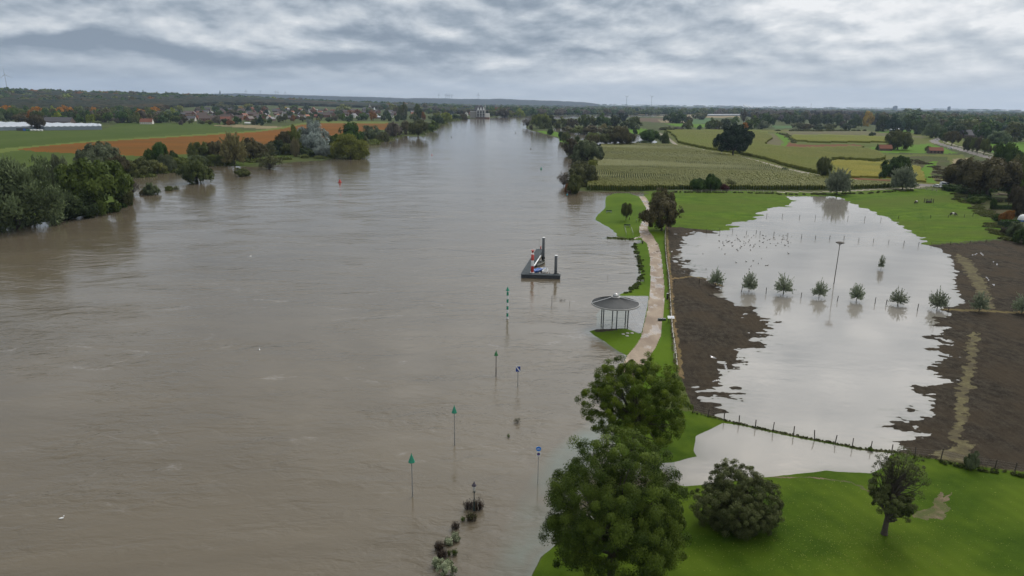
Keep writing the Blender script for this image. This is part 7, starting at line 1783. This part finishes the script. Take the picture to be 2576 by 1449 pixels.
#scrub_mass('weeds', [(1340, 1445), (1362, 1402), (1380, 1380), (1400, 1365)], .8, 4000, .35, .1, 'ragged grass edge of the lawn at the water', 'green', 22, .05, .12)
# fallen leaves and daisies on the lawn
g = np.random.default_rng(31); pts = []
while len(pts) < 2600:
    x, y = g.uniform(1700, 2560), 1449 - 240 * abs(g.normal(0, .55))
    dens = math.exp(-((x - 2130) / 220) ** 2) * .9 + .25
    if y < 1205 or g.random() > dens: continue
    p = at(x, y); z = gz(p.x, p.y); pts.append((p.x, p.y, z + .03))
pts = np.array(pts); v, f = quads(pts, unit(g.normal(size=pts.shape) * .35 + [0, 0, 1]), g.uniform(.028, .062, len(pts)), .7, g)
link('fallen_leaves', mesh_np('fallen_leaves', v, f, MATS['leaf_lime'], False, {'tint': ('FACE', g.random(len(pts)))}), kind='stuff', label='small pale fallen leaves on the lawn')

# ---------------------------------------------------------------- skyline: blue hills, towers, turbines, power station
def hill_profile():
    P = [(380, 240), (520, 236.5), (601, 234.6), (632, 236), (756, 239.2), (866, 242.5), (958, 244.6), (1024, 247.3), (1056, 246.4), (1087, 247.4), (1117, 247), (1150, 249), (1202, 248.4), (1226, 249.6), (1255, 248), (1299, 250.4), (1360, 252.4), (1405, 253.9), (1475, 257.4), (1500, 261)]
    xs = np.linspace(380, 1505, 300); ys = np.interp(xs, [p[0] for p in P], [p[1] for p in P]) + fbm(xs / 9.0, xs * 0, 3, 4) * 1.0
    rows = []
    for k, (r_, f_) in enumerate(((9000, 0), (9800, .75), (10600, 1.0), (12500, .9), (14000, 0))):
        row = []
        for x, y in zip(xs, ys):
            d = ray(x, y); a_ = math.atan2(d.x, d.y); el = math.atan2(d.z, math.hypot(d.x, d.y)); zt_ = CAM_H + 10600 * math.tan(el)
            row.append((r_ * math.sin(a_), r_ * math.cos(a_), -1 + (zt_ + 1) * f_))
        rows.append(row)
    V = np.array(rows).reshape(-1, 3); n_ = len(xs); F = [(i * n_ + k, i * n_ + k + 1, (i + 1) * n_ + k + 1, (i + 1) * n_ + k) for i in range(4) for k in range(n_ - 1)]
    return V, np.array(F)
v, f = hill_profile(); link('hills', mesh_np('hills', v, f, MW2, True), kind='structure')
def turbine(px, yb, hub_y, blade_px, dist, rot, label, group=None):
    d = ray(px, yb); a_ = math.atan2(d.x, d.y); b = Vector((dist * math.sin(a_), dist * math.cos(a_), 0)); hub = top_z(b, hub_y); L_ = blade_px * mpp((b.x, b.y, hub))
    t = thing('wind_turbine', b, label, 'wind turbine', 0, group); w_ = max(2.0, dist * .00042)
    MB().rod((0, 0, 0), (0, 0, hub), w_, w_ * .55, 10).build('tower', 'turbine', t); MB().box((0, 1, hub), (w_ * 1.6, w_ * 3, w_ * 1.5)).build('nacelle', 'turbine', t)
    for k in range(3):
        q_ = rot + k * 2 * PI / 3; c_, s2_ = math.cos(q_), math.sin(q_); n_ = (-s2_, c_); W0, W1 = w_ * .75, w_ * .25
        MB().add([(n_[0] * W0, -1.5, hub + n_[1] * W0), (-n_[0] * W0, -1.5, hub - n_[1] * W0), (c_ * L_ - n_[0] * W1, -1.5, hub + s2_ * L_ - n_[1] * W1), (c_ * L_ + n_[0] * W1, -1.5, hub + s2_ * L_ + n_[1] * W1),
                  (n_[0] * W0, -.8, hub + n_[1] * W0), (-n_[0] * W0, -.8, hub - n_[1] * W0), (c_ * L_ - n_[0] * W1, -.9, hub + s2_ * L_ - n_[1] * W1), (c_ * L_ + n_[0] * W1, -.9, hub + s2_ * L_ + n_[1] * W1)],
                 [(0, 1, 2, 3), (7, 6, 5, 4), (0, 3, 7, 4), (1, 5, 6, 2)]).build('blade', 'turbine', t)
turbine(20, 235, 187.5, 20, 6500, rad(95), 'largest wind turbine, alone at the far left of the skyline')
turbine(1104, 250, 239, 5, 11500, rad(80), 'faint tiny wind turbine over the blue hills, left of the row of four')
for i, x in enumerate((1121.5, 1126.5, 1131, 1137)): turbine(x, 250, 239 + (i % 2), 5, 11500, rad(70 + 17 * i), 'faint tiny wind turbine in the close row of four over the blue hills', 'row of four far wind turbines')
turbine(1203, 250, 238.5, 6, 11500, rad(85), 'faint tiny wind turbine over the blue hills above the hotel')
turbine(1576, 262, 243.5, 6, 9500, rad(30), 'slim wind turbine on the middle skyline, left one of two'); turbine(1638.5, 262, 243.5, 6, 9500, rad(150), 'slim wind turbine on the middle skyline, right one of two')
for x, y1, lb in ((620, 226, 'leftmost'), (656, 227, 'second'), (694, 228, 'third'), (700, 228, 'fourth'), (718, 230, 'rightmost')): turbine(x, 246, y1 + 3, 5, 11000, rad(x % 90), 'very faint wind turbine over the left woods, %s of five' % lb, 'five faint turbines over the left woods')
def skyline_box(px, yb, yt, wpx, dist, label, name='tower_block', cat='tower block', steps=1):
    d = ray(px, yb); a_ = math.atan2(d.x, d.y); b = Vector((dist * math.sin(a_), dist * math.cos(a_), 0)); h_ = top_z(b, yt); w_ = wpx * mpp((b.x, b.y, h_)); t = thing(name, b, label, cat)
    MB().box((0, 0, h_ * .45), (w_, w_ * .6, h_ * .9)).build('body', 'tower_block', t); MB().box((w_ * .1, 0, h_ * .95), (w_ * .55, w_ * .4, h_ * .1)).build('roof_house', 'tower_block', t)
skyline_box(2251.5, 273, 266, 9, 9000, 'blue grey tower block on the right skyline, left one'); skyline_box(2387, 274, 267.5, 6, 9000, 'blue grey tower block on the right skyline, right one')
skyline_box(554, 240, 228, 3.2, 5200, 'narrow dark tower over the left woods', 'tower', 'tower')
d = ray(2040, 270); a_ = math.atan2(d.x, d.y); b = Vector((9000 * math.sin(a_), 9000 * math.cos(a_), 0)); t = thing('radio_mast', b, 'thin radio mast on the right skyline', 'mast'); MB().rod((0, 0, 0), (0, 0, top_z(b, 259.5)), 2.4, 1.6, 6).build('pole', 'turbine', t); MB().rod((0, 0, top_z(b, 264)), (0, 0, top_z(b, 262.5)), 4, 4, 6).build('antenna', 'turbine', t)
d = ray(361, 240); a_ = math.atan2(d.x, d.y); b = Vector((6500 * math.sin(a_), 6500 * math.cos(a_), 0)); t = thing('far_church', b, 'tiny dark church spire on the left skyline', 'church'); zt = top_z(b, 225.5); z2 = top_z(b, 231); MB().lathe([(9, 0), (9, z2)], n=4).build('tower', 'tower_block', t); MB().lathe([(10, z2), (.3, zt)], n=4).build('spire', 'tower_block', t); MB().lathe([(26, 0), (26, z2 - 14), (18, z2 - 4), (2, z2 + 6)], (-48, 0, 0), 12).build('domed_hall', 'tower_block', t)
# power station with white steam on the skyline
d = ray(1880, 273); a_ = math.atan2(d.x, d.y); D_ = 7600; b = Vector((D_ * math.sin(a_), D_ * math.cos(a_), 0)); t = thing('power_station', b, 'white power station under small steam plumes on the skyline', 'factory')
zt = top_z(b, 272.3); u_ = mpp((b.x, b.y, 40))
MB().box((-10 * u_, 0, zt / 2), (12 * u_, 60, zt)).build('hall', 'white', t); MB().box((6 * u_, 0, zt * .46), (10 * u_, 60, zt * .92)).build('boiler_house', 'zinc_light', t); MB().rod((14.6 * u_, 0, 0), (14.6 * u_, 0, top_z(b, 268)), 6, 5, 8).build('chimney', 'tower_block', t)
import bmesh
bm = bmesh.new(); g = np.random.default_rng(9)
for (x, y, r_) in [(1871, 266, 1.6), (1873.5, 267, 1.8), (1876, 268.2, 2.0), (1879, 269.5, 2.0), (1882, 270, 1.6), (1870, 264.5, 1.0), (1887, 268.4, 1.0), (1890, 269.6, 1.2), (1893, 270.2, 1.2), (1896, 270.5, 1.0), (1885, 267.2, .8)]:
    m_ = bmesh.ops.create_icosphere(bm, subdivisions=2, radius=1.0)
    for vv_ in m_['verts']: vv_.co = Vector(((x - 1880) * u_ + vv_.co.x * r_ * u_ * 1.5, vv_.co.y * r_ * u_, top_z(b, y) + vv_.co.z * r_ * u_)) + Vector((0, 0, g.normal() * .3 * u_))
me = bpy.data.meshes.new('steam'); bm.to_mesh(me); bm.free(); me.materials.append(MATS['white']); me.polygons.foreach_set('use_smooth', [True] * len(me.polygons)); link('steam', me, kind='stuff', label='white steam plumes of the power station').location = b
# ---------------------------------------------------------------- air
hz_b = MB().box((0, 6500, 198.7), (26000, 17000, 402.6)).build('haze', 'white', None, kind='stuff', label='thin autumn haze over the river plain')
hz_b.data.materials.clear()
m = bpy.data.materials.new('haze'); m.use_nodes = True; t_ = NT(m.node_tree); t_.n.clear(); o_ = t_.node('ShaderNodeOutputMaterial')
pv_ = t_.node('ShaderNodeVolumePrincipled', inp={'Color': (0.60, 0.76, 1.0, 1), 'Density': 0.000045, 'Anisotropy': 0.2}); t_.l.new(pv_.outputs[0], o_.inputs['Volume'])
hz_b.data.materials.append(m)
sc.cycles.volume_bounces = 0
sc.cycles.max_bounces = 6
sc.cycles.transparent_max_bounces = 4

sc.cycles.use_denoising = True
